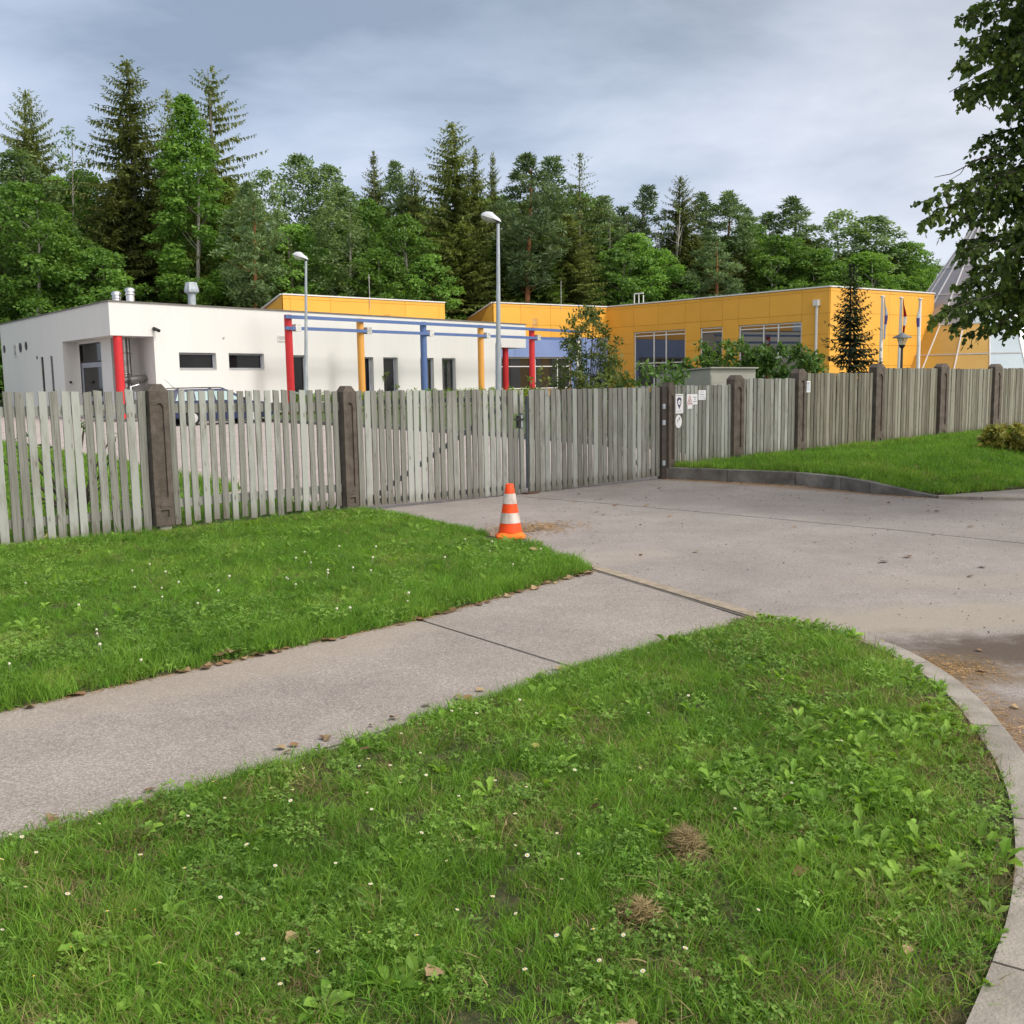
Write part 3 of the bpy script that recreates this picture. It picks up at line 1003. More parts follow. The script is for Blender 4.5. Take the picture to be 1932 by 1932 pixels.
tag(cr.build('pavement_seam', M['joint'], None), kind='structure')

# ------------------------------------------------------------------ fence
board_meshes = []
rb = random.Random(3)
for v in range(12):
    mb = MB()
    K = 6
    vs, fs = [], []
    bow = rb.uniform(-.004, .004)
    for i in range(K + 1):
        z = i / K
        wob = bow * math.sin(PI * z)
        l = -0.5 + wob / .075 + rb.uniform(-.022, .022)
        r = 0.5 + wob / .075 + rb.uniform(-.022, .022)
        dz = rb.uniform(-.004, .004) if i in (0, K) else 0
        vs += [(l, -0.010, z + dz), (r, -0.010, z - dz), (r, 0.010, z - dz), (l, 0.010, z + dz)]
    for i in range(K):
        for k in range(4):
            a, b = i * 4 + k, i * 4 + (k + 1) % 4
            fs.append((a, b, b + 4, a + 4))
    fs += [(3, 2, 1, 0), tuple(K * 4 + q for q in range(4))]
    me = bpy.data.meshes.new('board')
    me.from_pydata(vs, [], fs)
    me.materials.append(M['wood'])
    board_meshes.append(me)
# wood texture wants real metres: unit-high meshes are baked per height class instead of being scaled along z


def board_mesh(w, h, mtl=None, cache={}):
    key = (round(w, 3), round(h, 2), rb.randrange(12), mtl)
    if key not in cache:
        me = board_meshes[key[2]].copy()
        for vv in me.vertices:
            vv.co.x *= key[0]
            vv.co.z *= key[1]
        if mtl:
            me.materials.clear()
            me.materials.append(M[mtl])
        cache[key] = me
    return cache[key]


def fence_panel(t0, t1, n, w, zb0, zb1, zt0, zt1, label, name='picket_fence', cat='fence', group='picket panels of the fence', rails=True, uneven=0.02, mtl=None):
    o = empty(name, (*P(t0), 0), label, cat, group, rz=FROT)
    ln = t1 - t0
    for i in range(n):
        k = (i + 0.5) / n
        x = ln * k + rb.uniform(-.006, .006)
        zb = zb0 + (zb1 - zb0) * k + rb.uniform(-uneven, uneven)
        zt = zt0 + (zt1 - zt0) * k + rb.uniform(-.006, .006)
        ww = w * rb.uniform(.93, 1.06)
        link('board', board_mesh(ww, zt - zb, mtl), o, (x, -0.012 + rb.uniform(-.003, .003), zb),
             (rb.uniform(-.006, .006), rb.uniform(-.006, .006), rb.uniform(-.03, .03)))
    if rails:
        for dz, h in ((-.19, .10), (None, .09)):
            if dz is not None:
                za, zc = zt0 + dz, zt1 + dz
            else:
                za, zc = zb0 + .23, zb1 + .23
            me = bpy.data.meshes.new('rail')
            me.from_pydata([(x, y, (za if x == 0 else zc) + z) for x in (0, ln) for y in (0.003, .045) for z in (-h / 2, h / 2)], [],
                           [(0, 1, 3, 2), (4, 6, 7, 5), (0, 4, 5, 1), (2, 3, 7, 6), (0, 2, 6, 4), (1, 5, 7, 3)])
            me.materials.append(M['wood'])
            link('rail', me, o)
    return o


def fence_post(t0, t1, zb, zt, label, chunky=0.0, moss=False, foot=False):
    """square concrete post: sunk panel with round head on the face, small sunk square at the foot, hipped top"""
    w = t1 - t0
    o = empty('fence_post', (*P((t0 + t1) / 2), 0), label, 'fence post', 'brown concrete posts of the fence', rz=FROT)
    hw, dp = w / 2, 0.085
    mb = MB()
    mb.box((-hw, -dp + 0.02, zb), (hw, dp, zt - 0.07))
    # hipped top
    a = [(-hw, -dp, zt - .07), (hw, -dp, zt - .07), (hw, dp, zt - .07), (-hw, dp, zt - .07)]
    b = [(-hw * .45, -dp * .8, zt), (hw * .45, -dp * .8, zt), (hw * .45, dp * .8, zt), (-hw * .45, dp * .8, zt)]
    mb.add(a + b, [(0, 1, 5, 4), (1, 2, 6, 5), (2, 3, 7, 6), (3, 0, 4, 7), (4, 5, 6, 7), (3, 2, 1, 0)])
    # face plate with two sunk fields
    iw = hw * 0.46
    z0, z1 = zb + .30, zt - .20
    arch = [(-iw, z0), (iw, z0)] + [(iw * math.cos(q), z1 - iw + iw * math.sin(q)) for q in np.linspace(0, PI, 9)]
    zc = (z0 + z1) / 2

    def outer(p):
        x, z = p
        if abs(z - z0) < 1e-6:
            return (math.copysign(hw, x), zb + .24)
        t = max(-1, min(1, x / iw))
        return (hw * (1 if t > .99 else -1 if t < -.99 else t * 1.0), zt - .07)
    ou = [outer(p) for p in arch]
    n = len(arch)
    vs = [(x, -dp, z) for x, z in ou] + [(x, -dp, z) for x, z in arch] + [(x, -dp + .019, z) for x, z in arch]
    fs = []
    for i in range(n):
        j = (i + 1) % n
        fs += [(i, j, n + j, n + i), (n + i, n + j, 2 * n + j, 2 * n + i)]
    mb.add(vs, fs)
    for s in (-1, 1):
        mb.add([(s * hw, -dp, zb), (s * hw, -dp, zt - .07), (s * hw, -dp + .02, zt - .07), (s * hw, -dp + .02, zb)], [(0, 1, 2, 3)])
    # foot plate with the small sunk square
    q = [(-iw, zb + .09), (iw, zb + .09), (iw, zb + .17), (-iw, zb + .17)]
    w4 = [(-hw, zb), (hw, zb), (hw, zb + .24), (-hw, zb + .24)]
    vs = [(x, -dp, z) for x, z in w4] + [(x, -dp, z) for x, z in q] + [(x, -dp + .019, z) for x, z in q]
    fs = []
    for i in range(4):
        j = (i + 1) % 4
        fs += [(i, j, 4 + j, 4 + i), (4 + i, 4 + j, 8 + j, 8 + i)]
    mb.add(vs, fs)
    mb.box((-iw * 1.02, -dp - .006, zb + .205), (iw * 1.02, -dp + .001, zb + .222))
    mb.build('shaft', M['post'], o, world=False)
    if foot:
        MB().box((-hw * .55, -dp * .75, -0.05), (hw * .75, dp * .7, zb - .002)).build('footing', M['postgrey'], o, world=False, bevel=.01)
    return o


fence_panel(-4.25, -1.45, 25, .079, .0, .0, 1.54, 1.53, 'picket panel beyond the left edge, farthest left of the fence')
fence_post(-1.43, -1.24, .0, 1.60, 'concrete fence post farthest left, two picket panels left of the gate')
fence_panel(-1.20, 1.40, 24, .079, .012, .0, 1.53, 1.52, 'wide-gapped picket panel left of the mossy fence post, nearest the camera', uneven=.025)
fence_post(1.41, 1.61, .08, 1.585, 'dark brown fence post with mossy top and a grey footing in the grass', foot=True)
fence_panel(1.62, 3.73, 19, .070, .07, .075, 1.515, 1.48, 'picket panel between the two brown posts left of the gate')
fence_post(3.74, 3.91, .02, 1.53, 'brown concrete post beside the left hinge of the gate')
gl = fence_panel(3.95, 6.63, 26, .075, .06, .005, 1.47, 1.432, 'left leaf of the picket gate, behind the traffic cone', 'gate_leaf', 'gate', 'leaves of the gate', rails=False, uneven=.004)
gr = fence_panel(6.70, 9.39, 26, .078, .0, .05, 1.432, 1.43, 'right leaf of the picket gate, next to the sign boards', 'gate_leaf', 'gate', 'leaves of the gate', rails=False, uneven=.004)
# cut the two boards beside the lock: the opening shows the lock case
for o_ in list(gl.children)[-2:] if True else []:
    pass
boards = sorted([c for c in gl.children], key=lambda c: c.location.x)[-2:]
for c in boards:
    lo = c.copy()
    COL.objects.link(lo)
    lo.parent = gl
    h_full = 1.43
    for ob, (za, zb_) in ((c, (1.115, 1.432)), (lo, (0.005, .90))):
        me = board_mesh(.075 if c is not boards[-1] else .062, round(zb_ - za, 2))
        ob.data = me
        ob.location.z = za
for leaf, t_in, t_out, flip in ((gl, 2.70, 0.0, 1), (gr, 0.0, 2.70, -1)):
    ln = 2.68
    y0, y1 = 0.004, 0.05
    MB().box((0, y0, 1.29), (ln, y1, 1.35)).build('top_rail', M['gatesteel'], leaf, world=False)
    MB().box((0, y0, .07), (ln, y1, .13)).build('bottom_rail', M['gatesteel'], leaf, world=False)
    for x in (0.0, ln - .05):
        MB().box((x, y0 + .001, .13), (x + .05, y1 - .001, 1.29)).build('stile', M['gatesteel'], leaf, world=False)
    if flip > 0:
        MB().bar((.2, .028, .13), (ln - .22, .028, 1.29), .05, .04, (0, 1, 0)).build('brace', M['gatesteel'], leaf, world=False)
    else:
        MB().bar((.2, .028, 1.29), (ln - .15, .028, .13), .05, .04, (0, 1, 0)).build('brace', M['gatesteel'], leaf, world=False)
# lock case, lever, drop bolts
lk = MB().box((2.565, -.022, .915), (2.62, .03, 1.085))
lk.build('lock_case', M['black'], gl, world=False, bevel=.008)
MB().box((2.50, -.036, 1.02), (2.66, -.020, 1.045)).build('lever', M['black'], gl, world=False, bevel=.004)
MB().box((2.622, -.010, .92), (2.655, .03, 1.09)).build('strike_plate', M['galv'], gl, world=False)
MB().tube([(2.645, .02, -.045), (2.645, .02, .35)], .012).build('drop_bolt', M['darksteel'], gl, world=False)
MB().tube([(0.03, .02, -.045), (0.03, .02, .35)], .012).build('drop_bolt', M['darksteel'], gr, world=False)
sp = empty('stop_plate', (*P(6.68, .07), 0), 'rusty stop plate set in the asphalt below the middle of the gate', 'plate', rz=FROT)
MB().box((-.12, -.06, 0), (.12, .06, .02)).build('plate', M['rust'], sp, world=False, bevel=.006)
gp = empty('gate_post', (*P(9.47, .0), 0), 'dark steel gate post with hinges at the right end of the gate', 'gate post', rz=FROT)
MB().box((-.055, -.05, 0), (.055, .05, 1.44)).build('post', M['darksteel'], gp, world=False, bevel=.006)
for z in (1.13, .88, .25):
    MB().box((-.065, -.075, z - .04), (-.005, -.052, z + .04)).build('hinge', M['galv'], gp, world=False, bevel=.005)
gp2 = empty('gate_post', (*P(3.935, -.03), 0), 'narrow dark steel gate post at the left end of the gate', 'gate post', rz=FROT)
MB().box((-.022, -.03, 0), (.022, .03, 1.43)).build('post', M['darksteel'], gp2, world=False)
fence_post(9.53, 9.68, .0, 1.50, 'brown concrete post between the gate and the sign boards')
fence_panel(9.70, 11.17, 15, .072, .20, .19, 1.445, 1.44, 'short low picket panel carrying the white sign boards', uneven=.012)
fence_post(11.14, 11.40, .10, 1.60, 'wide brown post just right of the sign boards')
fence_panel(11.43, 12.92, 15, .080, .19, .21, 1.535, 1.525, 'picket panel between the sign boards and the post with a small grey plate', uneven=.01)
fence_post(12.93, 13.17, .12, 1.69, 'brown post just left of the small grey plate')
fence_panel(13.19, 15.43, 22, .086, .19, .19, 1.615, 1.605, 'picket panel with the small grey plate at its top left corner', uneven=.01, mtl='woodold')
fence_post(15.46, 15.76, .18, 1.78, 'brown post below the dark garden spruce at the fence')
fence_panel(15.78, 17.9, 21, .088, .25, .26, 1.695, 1.68, 'grey picket panel in front of the three flagpoles', uneven=.01, mtl='woodold')
fence_post(17.92, 18.25, .22, 1.78, 'brown post just right of the flagpoles')
fence_panel(18.27, 20.28, 20, .088, .28, .28, 1.675, 1.665, 'grey picket panel below the hanging linden branches', uneven=.01, mtl='woodold')
fence_post(20.30, 20.65, .24, 1.77, 'rightmost brown fence post in sight')
fence_panel(20.67, 23.0, 23, .088, .29, .30, 1.67, 1.67, 'picket panel running out of the right edge', uneven=.01, mtl='woodold')
fence_post(23.02, 23.36, .26, 1.77, 'brown fence post beyond the right edge of the view')


# ------------------------------------------------------------------ signs on the fence
def fr_sign(t, off=0.0):
    def fr(u, v, d):
        q = P(t + u, 0.024 + d)
        return Vector((q[0], q[1], v))
    return fr


def sign_base(name, t0, t1, z0, z1, label, cat='sign', cut=0.012, material=None):
    o = empty(name, (*P((t0 + t1) / 2, .03), z0), label, cat, 'boards screwed to the fence')
    f = fr_sign(t0)
    w = t1 - t0
    pl = [(cut, z0), (w - cut, z0), (w, z0 + cut), (w, z1 - cut), (w - cut, z1), (cut, z1), (0, z1 - cut), (0, z0 + cut)]
    MB().prism(pl, f, 0.0, .006).build('plate', material or M['signwhite'], o)
    return o, f, w


def printed(o, f, pl, material, d=.0062, name='print'):
    MB().prism(pl, f, d, d + .0012).build(name, material, o)


def lettering(o, f, u0, u1, z, h, material, seed, d=.0062):
    """one illegible line: a row of letter-sized strokes"""
    q = random.Random(seed)
    mb = MB()
    u = u0
    while u < u1:
        w = h * q.uniform(.35, .6)
        hh = h * q.uniform(.65, 1.0)
        mb.prism([(u, z), (u + w, z), (u + w, z + hh), (u, z + hh)], f, d, d + .001)
        u += w + h * .18
    mb.build('lettering', material, o)


o, f, w = sign_base('shield_sign', 9.735, 9.925, 1.01, 1.315, 'tall white board with a dark blue shield emblem next to the gate')
cx = w / 2
printed(o, f, [(cx, 1.075), (cx + .045, 1.16), (cx + .055, 1.225), (cx + .035, 1.255), (cx, 1.262), (cx - .035, 1.255), (cx - .055, 1.225), (cx - .045, 1.16)], M['signblue'], name='shield')
printed(o, f, [(cx + .030 * math.cos(a), 1.185 + .042 * math.sin(a)) for a in np.linspace(0, 2 * PI, 14)[:-1]], M['signwhite'], .0075, 'emblem')
printed(o, f, [(cx + .012 * math.cos(a), 1.185 + .014 * math.sin(a)) for a in np.linspace(0, 2 * PI, 10)[:-1]], M['signpale'], .009, 'emblem')
lettering(o, f, .025, w - .025, 1.285, .012, M['signgrey'], 1)
lettering(o, f, .03, w - .03, 1.04, .010, M['signpale'], 2)
o, f, w = sign_base('warning_sign', 10.01, 10.27, 1.14, 1.305, 'white warning board with a red triangle on the picket panel')
tri = [(.008, 1.152), (.135, 1.152), (.072, 1.292)]
printed(o, f, tri, M['signred'], name='triangle')
printed(o, f, [(.026, 1.164), (.118, 1.164), (.072, 1.264)], M['signwhite'], .0075, 'triangle')
printed(o, f, [(.045, 1.178), (.058, 1.178), (.088, 1.225), (.078, 1.232)], M['black'], .009, 'pictogram')
printed(o, f, [(.060, 1.182), (.09, 1.176), (.075, 1.195)], M['black'], .0092, 'pictogram')
for k, z in enumerate((1.25, 1.218, 1.185)):
    lettering(o, f, (.155, .175, .15)[k], (.235, .21, .24)[k], z, .014, M['signgrey'], 5 + k)
o, f, w = sign_base('small_label', 10.03, 10.145, 1.075, 1.135, 'small blank white label right under the triangle board', 'label', .004)
o, f, w = sign_base('notice', 10.295, 10.475, 1.21, 1.365, 'square white paper notice, rightmost and highest of the boards', 'notice', .003)
lettering(o, f, .03, w - .03, 1.292, .012, M['signgrey'], 9)
for k in range(4):
    lettering(o, f, .025, w - .03, 1.27 - k * .014, .006, M['signpale'], 20 + k)
printed(o, f, [(.14, 1.225), (.155, 1.225), (.155, 1.242), (.14, 1.242)], M['signgrey'], name='stamp')
for k in range(2):
    lettering(o, f, .03, w - .04, 1.325 + k * .014, .007, M['signpale'], 30 + k)
o = empty('oval_sign', (*P(9.815, .03), .79), 'pale oval plate with black dancing shapes below the shield board', 'sign', 'boards screwed to the fence')
f = fr_sign(9.735)
MB().prism([(.082 + .078 * math.cos(a) * (1 - .22 * max(0, math.sin(a)) ** 2), .885 + .105 * math.sin(a)) for a in np.linspace(0, 2 * PI, 25)[:-1]], f, 0, .006).build('plate', M['signwhite'], o)
printed(o, f, [(.085, .945), (.118, .945), (.102, .928), (.112, .905), (.09, .915)], M['black'], name='pictogram')
printed(o, f, [(.055, .918), (.075, .905), (.06, .855)], M['black'], name='pictogram')
o, f, w = sign_base('info_plate', 13.205, 13.365, 1.275, 1.475, 'small grey plate at the top of a picket panel right of the wide post', 'plate', .004, M['signwhite'])
printed(o, f, [(.02, 1.295), (.14, 1.295), (.14, 1.455), (.02, 1.455)], M['signplate'], name='print')
lettering(o, f, .04, .13, 1.435, .014, M['signgrey'], 41, .0078)
printed(o, f, [(.03, 1.345), (.05, 1.345), (.042, 1.385)], M['signgrey'], .0078, 'pictogram')


# ------------------------------------------------------------------ white building
A_ = (-19.193, 50.0)
FRONT = Face(A_, d=(0.612, 0.791))
LEFTW = Face(A_, d=(-0.628, 0.778))
LEFTW.n = -LEFTW.n                      # towards the street
ZR = 5.67
wb = empty('white_building', (A_[0], A_[1], 0), 'low white rendered building with a flat roof, behind the left half of the fence', 'building')
v1, u0, u1, vb = 7.97, 0.84, 2.35, 2.35
doors = [(11.2, 12.25, 0.1, 3.24)]
tall = [(16.36, 17.62), (18.48, 19.78), (21.88, 23.18), (24.0, 25.38)]
low = [(3.76, 6.03), (6.83, 9.19)]
holes = [(a, b, .45, 3.18) for a, b in tall] + [(a, b, 2.43, 3.30) for a, b in low] + doors
mb = MB()
FRONT.wall(mb, u1, 29.9, 0, ZR, holes, .28)
FRONT.wall(mb, 0, u1, 4.07, ZR, [], 0)
FRONT.wall(mb, 29.9, 33.35, 3.99, ZR, [], 0)
slits = [(10.0, 10.56, 1.12, 3.38), (11.88, 12.5, 1.12, 3.38)]
LEFTW.wall(mb, v1, 21.4, 0, ZR, slits, .08)
LEFTW.wall(mb, 0, v1, 4.07, ZR, [], 0)


def LP(u, v, z):
    q = FRONT.o + FRONT.d * u + LEFTW.d * v
    return Vector((q.x, q.y, z))


# recess at the corner: return wall, door wall, service niche, soffit
mb.add([LP(0, v1, 0), LP(u0, v1, 0), LP(u0, v1, 4.07), LP(0, v1, 4.07)], [(0, 1, 2, 3)])
dz_open = (3.98, 7.62, 0.05, 3.93)
for a, b, c, d in ((vb, dz_open[0], 0, 4.07), (dz_open[1], v1, 0, 4.07), (dz_open[0], dz_open[1], 3.93, 4.07)):
    mb.add([LP(u0, a, c), LP(u0, b, c), LP(u0, b, d), LP(u0, a, d)], [(0, 1, 2, 3)])
mb.add([LP(u0, vb, 0), LP(u1, vb, 0), LP(u1, vb, 4.07), LP(u0, vb, 4.07)], [(0, 1, 2, 3)])
mb.add([LP(u1, 0, 0), LP(u1, vb, 0), LP(u1, vb, 4.07), LP(u1, 0, 4.07)], [(0, 1, 2, 3)])
mb.add([LP(0, 0, 4.07), LP(u1, 0, 4.07), LP(u1, vb, 4.07), LP(u0, vb, 4.07), LP(u0, v1, 4.07), LP(0, v1, 4.07)], [(0, 1, 2, 3, 4, 5)])
# right end: canopy soffit, return wall
mb.add([LP(29.9, 0, 3.99), LP(33.35, 0, 3.99), LP(33.35, 4.2, 3.99), LP(29.9, 4.2, 3.99)], [(0, 1, 2, 3)])
mb.add([LP(33.35, 0, 3.99), LP(33.35, 8, 3.99), LP(33.35, 8, ZR), LP(33.35, 0, ZR)], [(0, 1, 2, 3)])
mb.add([LP(29.9, 0, 0), LP(29.9, 6, 0), LP(29.9, 6, ZR), LP(29.9, 0, ZR)], [(0, 1, 2, 3)])
mb.add([LP(0, 21.4, 0), LP(30, 21.4, 0), LP(30, 21.4, ZR), LP(0, 21.4, ZR)], [(0, 1, 2, 3)])
mb.build('wall', M['white'], wb)
mb = MB()
mb.add([LP(0.1, .1, ZR - .1), LP(33.2, .1, ZR - .1), LP(33.2, 7.9, ZR - .1), LP(29.9, 21.3, ZR - .1), LP(.1, 21.3, ZR - .1)], [(0, 1, 2, 3, 4)])
mb.build('roof', M['roof'], wb)
mb = MB()
FRONT.box(mb, -.04, 33.39, ZR, ZR + .07, -.35, .05)
mb.build('coping', M['copdark'], wb)
mb = MB()
LEFTW.box(mb, .36, 21.45, ZR, ZR + .068, -.35, .05)
mb.build('coping', M['copdark'], wb)
mb = MB()
mb.bar(LP(33.2, .4, ZR + .035), LP(33.2, 8, ZR + .035), .4, .066)
mb.build('coping', M['copdark'], wb)


def window(face, u0_, u1_, z0_, z1_, depth, parent, glass, fr=.075, cols=(), rows=(), frame='frame', name='window', sill=True, fthick=.07):
    mb_ = MB()
    a, b, c, d = u0_ + .004, u1_ - .004, z0_ + .004, z1_ - .004
    face.box(mb_, a, a + fr, c, d, -depth, -depth + fthick)
    face.box(mb_, b - fr, b, c, d, -depth, -depth + fthick)
    face.box(mb_, a + fr, b - fr, c, c + fr, -depth, -depth + fthick)
    face.box(mb_, a + fr, b - fr, d - fr, d, -depth, -depth + fthick)
    for x in cols:
        face.box(mb_, x - fr / 2, x + fr / 2, c + fr, d - fr, -depth, -depth + fthick - .004)
    for z in rows:
        xs = [a + fr] + [q for x in sorted(cols) for q in (x - fr / 2, x + fr / 2)] + [b - fr]
        for i in range(0, len(xs), 2):
            face.box(mb_, xs[i], xs[i + 1], z - fr / 2, z + fr / 2, -depth, -depth + fthick - .008)
    fo = mb_.build(name, M[frame], parent)
    us = [a + fr * .5] + sorted(cols) + [b - fr * .5]
    zs_ = [c + fr * .5] + sorted(rows) + [d - fr * .5]
    for i in range(len(us) - 1):
        for j in range(len(zs_) - 1):
            pm = MB()
            face.box(pm, us[i] + .003, us[i + 1] - .003, zs_[j] + .003, zs_[j + 1] - .003, -depth + .018, -depth + .034)
            pm.build('pane', glass, fo)
    if sill:
        sm_ = MB()
        face.box(sm_, u0_ + .004, u1_ - .004, z0_ + .004, z0_ + .035, -depth + fthick + .002, .04)
        sm_.build('sill', M['coping'], fo)
    return fo


for i, (a, b) in enumerate(low):
    window(FRONT, a, b, 2.43, 3.30, .26, wb, M['glass'], fr=.09)
for i, (a, b) in enumerate(tall):
    fo = window(FRONT, a, b, .45, 3.18, .26, wb, M['clear'] if i >= 2 else M['glass'], fr=.08, cols=((b - .16,) if i in (0, 1) else ()))
    bk = MB()
    FRONT.box(bk, a + .01, b - .01, .46, 3.17, -1.1, -1.05)
    bk.build('room_back', M['dark'], fo)
    if i >= 2:
        cm = MB()
        ww = (b - a) * (.42 if i == 3 else .26)
        k = 10
        for j in range(k):
            x0, x1 = a + .08 + ww * j / k, a + .08 + ww * (j + 1) / k
            o0, o1 = (-.36, -.40) if j % 2 else (-.40, -.36)
            cm.add([FRONT.p(x0, .5, o0), FRONT.p(x1, .5, o1), FRONT.p(x1, 3.1, o1), FRONT.p(x0, 3.1, o0)], [(0, 1, 2, 3)])
        x0 = b - .42
        for j in range(5):
            q0, q1 = x0 + .055 * j, x0 + .055 * (j + 1)
            o0, o1 = (-.36, -.40) if j % 2 else (-.40, -.36)
            cm.add([FRONT.p(q0, .5, o0), FRONT.p(q1, .5, o1), FRONT.p(q1, 3.1, o1), FRONT.p(q0, 3.1, o0)], [(0, 1, 2, 3)])
        cm.build('curtain', M['curtain'], fo)
for a, b, c, d in doors:
    dr = window(FRONT, a, b, c, d, .26, wb, M['glass'], fr=.1, rows=(1.1,), name='door', sill=False)
for a, b, c, d in slits:
    window(LEFTW, a, b, c, d, .075, wb, M['glass'], fr=.035, fthick=.03)
DOORW = Face((LP(u0, 0, 0).x, LP(u0, 0, 0).y), d=LEFTW.d)
DOORW.n = LEFTW.n.copy()
fo = window(DOORW, dz_open[0], dz_open[1], .05, 2.92, .12, wb, M['glass'], fr=.26, rows=(1.0,), name='door', sill=False)
window(DOORW, dz_open[0], dz_open[1], 2.94, 3.93, .12, wb, M['glass'], fr=.05, frame='black', name='transom_window', sill=False)
hm = MB()
DOORW.box(hm, 7.45, 7.50, 1.25, 1.29, -.05, .07)
DOORW.box(hm, 7.25, 7.50, 1.25, 1.285, .07, .10)
hm.build('handle', M['black'], fo)


def grille(face, u0_, u1_, z0_, z1_, parent, n, vertical=False, frame='whitetrim', slat='whitetrim'):
    mb_ = MB()
    t = .045
    face.box(mb_, u0_, u1_, z0_, z0_ + t, .003, .045)
    face.box(mb_, u0_, u1_, z1_ - t, z1_, .003, .045)
    face.box(mb_, u0_, u0_ + t, z0_ + t, z1_ - t, .003, .045)
    face.box(mb_, u1_ - t, u1_, z0_ + t, z1_ - t, .003, .045)
    go = mb_.build('vent_grille', M[frame], parent)
    bk = MB()
    face.box(bk, u0_ + t, u1_ - t, z0_ + t, z1_ - t, .002, .008)
    bk.build('backing', M['dark'], go)
    for i in range(n):
        sm_ = MB()
        if vertical:
            x = u0_ + t + (u1_ - u0_ - 2 * t) * (i + .5) / n
            face.box(sm_, x - .025, x + .012, z0_ + t, z1_ - t, .009, .032)
        else:
            z = z0_ + t + (z1_ - z0_ - 2 * t) * (i + .5) / n
            face.box(sm_, u0_ + t, u1_ - t, z - .025, z + .018, .009, .035)
        sm_.build('slat', M[slat], go)
    return go


grille(FRONT, 10.2, 10.8, 3.99, 4.33, wb, 4)
grille(LEFTW, 17.5, 18.25, 3.56, 4.32, wb, 9)
for v, z, r in ((20.6, 4.12, .25), (16.66, 4.07, .29), (15.33, 4.13, .25), (13.13, 3.37, .10), (6.26 + 3.1, 1.9, .0)):
    if r:
        dm = MB()
        dm.prism([(v + r * math.cos(a), z + r * math.sin(a)) for a in np.linspace(0, 2 * PI, 17)[:-1]], lambda u, w, d: LEFTW.p(u, w, d), .003, .03)
        dm.build('round_vent', M['black'], wb)
cm = MB()
c0 = FRONT.p(2.4, 4.38, .02)
cm.tube([c0, c0 + FRONT.n * .12], .05)
cm.tube([c0 + FRONT.n * .14 + Vector((-.13, .03, .09)), c0 + FRONT.n * .2 + Vector((.16, -.08, -.05))], .085)
cm.build('security_camera', M['black'], wb)
dm = MB()
dm.tube([FRONT.p(6.55, 4.11, .004), FRONT.p(6.55, 4.11, .05)], .06)
dm.build('sensor', M['stone'], wb)
dm = MB()
q = LP(.3, v1, 1.9)
dm.tube([q + LEFTW.n * .004, q + Vector((.10, -.12, 0))], .06)
dm.build('wall_button', M['black'], wb)
cl_ = LP(.46, .26, 0)
MB().tube([cl_, cl_ + Vector((0, 0, 4.068))], .215, 20).build('column', M['red'], wb)
# steel ducts in the niche
for (u, v, r, z1) in ((.98, 1.9, .16, 4.06), (1.30, 1.75, .20, 4.06), (1.62, 1.95, .12, 4.06)):
    q = LP(u, v, 0)
    dm = MB().tube([q + Vector((0, 0, .1)), q + Vector((0, 0, z1))], r, 14)
    for z in (1.6, 2.25, 3.3):
        dm.lathe([(r + .004, z - .04), (r + .03, z - .03), (r + .03, z + .03), (r + .004, z + .04)], 14, (q.x, q.y, 0))
    dm.build('duct', M['duct'], wb)
dm = MB().tube([LP(.85, 1.55, 1.95), LP(1.75, 1.55, 1.95)], .17, 12)
dm.tube([LP(1.35, 1.35, 1.95), LP(2.25, 1.35, 2.0)], .2, 14)
dm.build('duct', M['duct'], wb)
dm = MB().tube([LP(1.75, 1.2, .95), LP(1.75, 1.2, 1.35)], .24, 14)
dm.tube([LP(1.4, 1.3, .8), LP(1.4, 1.3, 1.6), LP(1.9, 1.3, 1.7)], .07, 8)
dm.build('fan_housing', M['steel'], wb)
c3 = LP(31.4, .5, 0)
MB().tube([c3, c3 + Vector((0, 0, 3.985))], .215, 18).build('column', M['red'], wb)
# chimneys on the roof
for (x, y, z0, zt, r, kind) in ((-21.41, 57, 5.56, 6.80, .22, 0), (-20.66, 57, 5.56, 6.98, .23, 0), (-17.3, 57, 5.56, 7.19, .21, 1)):
    ch = empty('chimney', (x, y, z0), ('shorter steel flue on the white roof, leftmost of the three', 'taller steel flue with bands beside the shorter one', 'ribbed roof ventilator with a wide hexagonal cowl')[0 if x < -21 else 1 if kind == 0 else 2], 'chimney', 'metal chimneys on the white roof')
    if kind == 0:
        MB().tube([(x, y, z0), (x, y, zt - .25)], r, 16).build('pipe', M['steel'], ch)
        dm = MB().lathe([(r + .04, zt - .24), (r + .05, zt - .12), (r * .8, zt - .03), (r * .35, zt), (0.001, zt)], 16, (x, y, 0))
        dm.lathe([(r + .01, zt - .42), (r + .035, zt - .4), (r + .035, zt - .34), (r + .01, zt - .32)], 16, (x, y, 0))
        dm.build('cap', M['steel'], ch)
    else:
        MB().tube([(x, y, z0), (x, y, zt - .62)], r, 16).build('pipe', M['galv'], ch)
        MB().lathe([(r, zt - .64), (.40, zt - .52), (.40, zt - .38), (.30, zt), (.0, zt)], 8, (x, y, 0), smooth=False).build('cowl', M['galv'], ch)

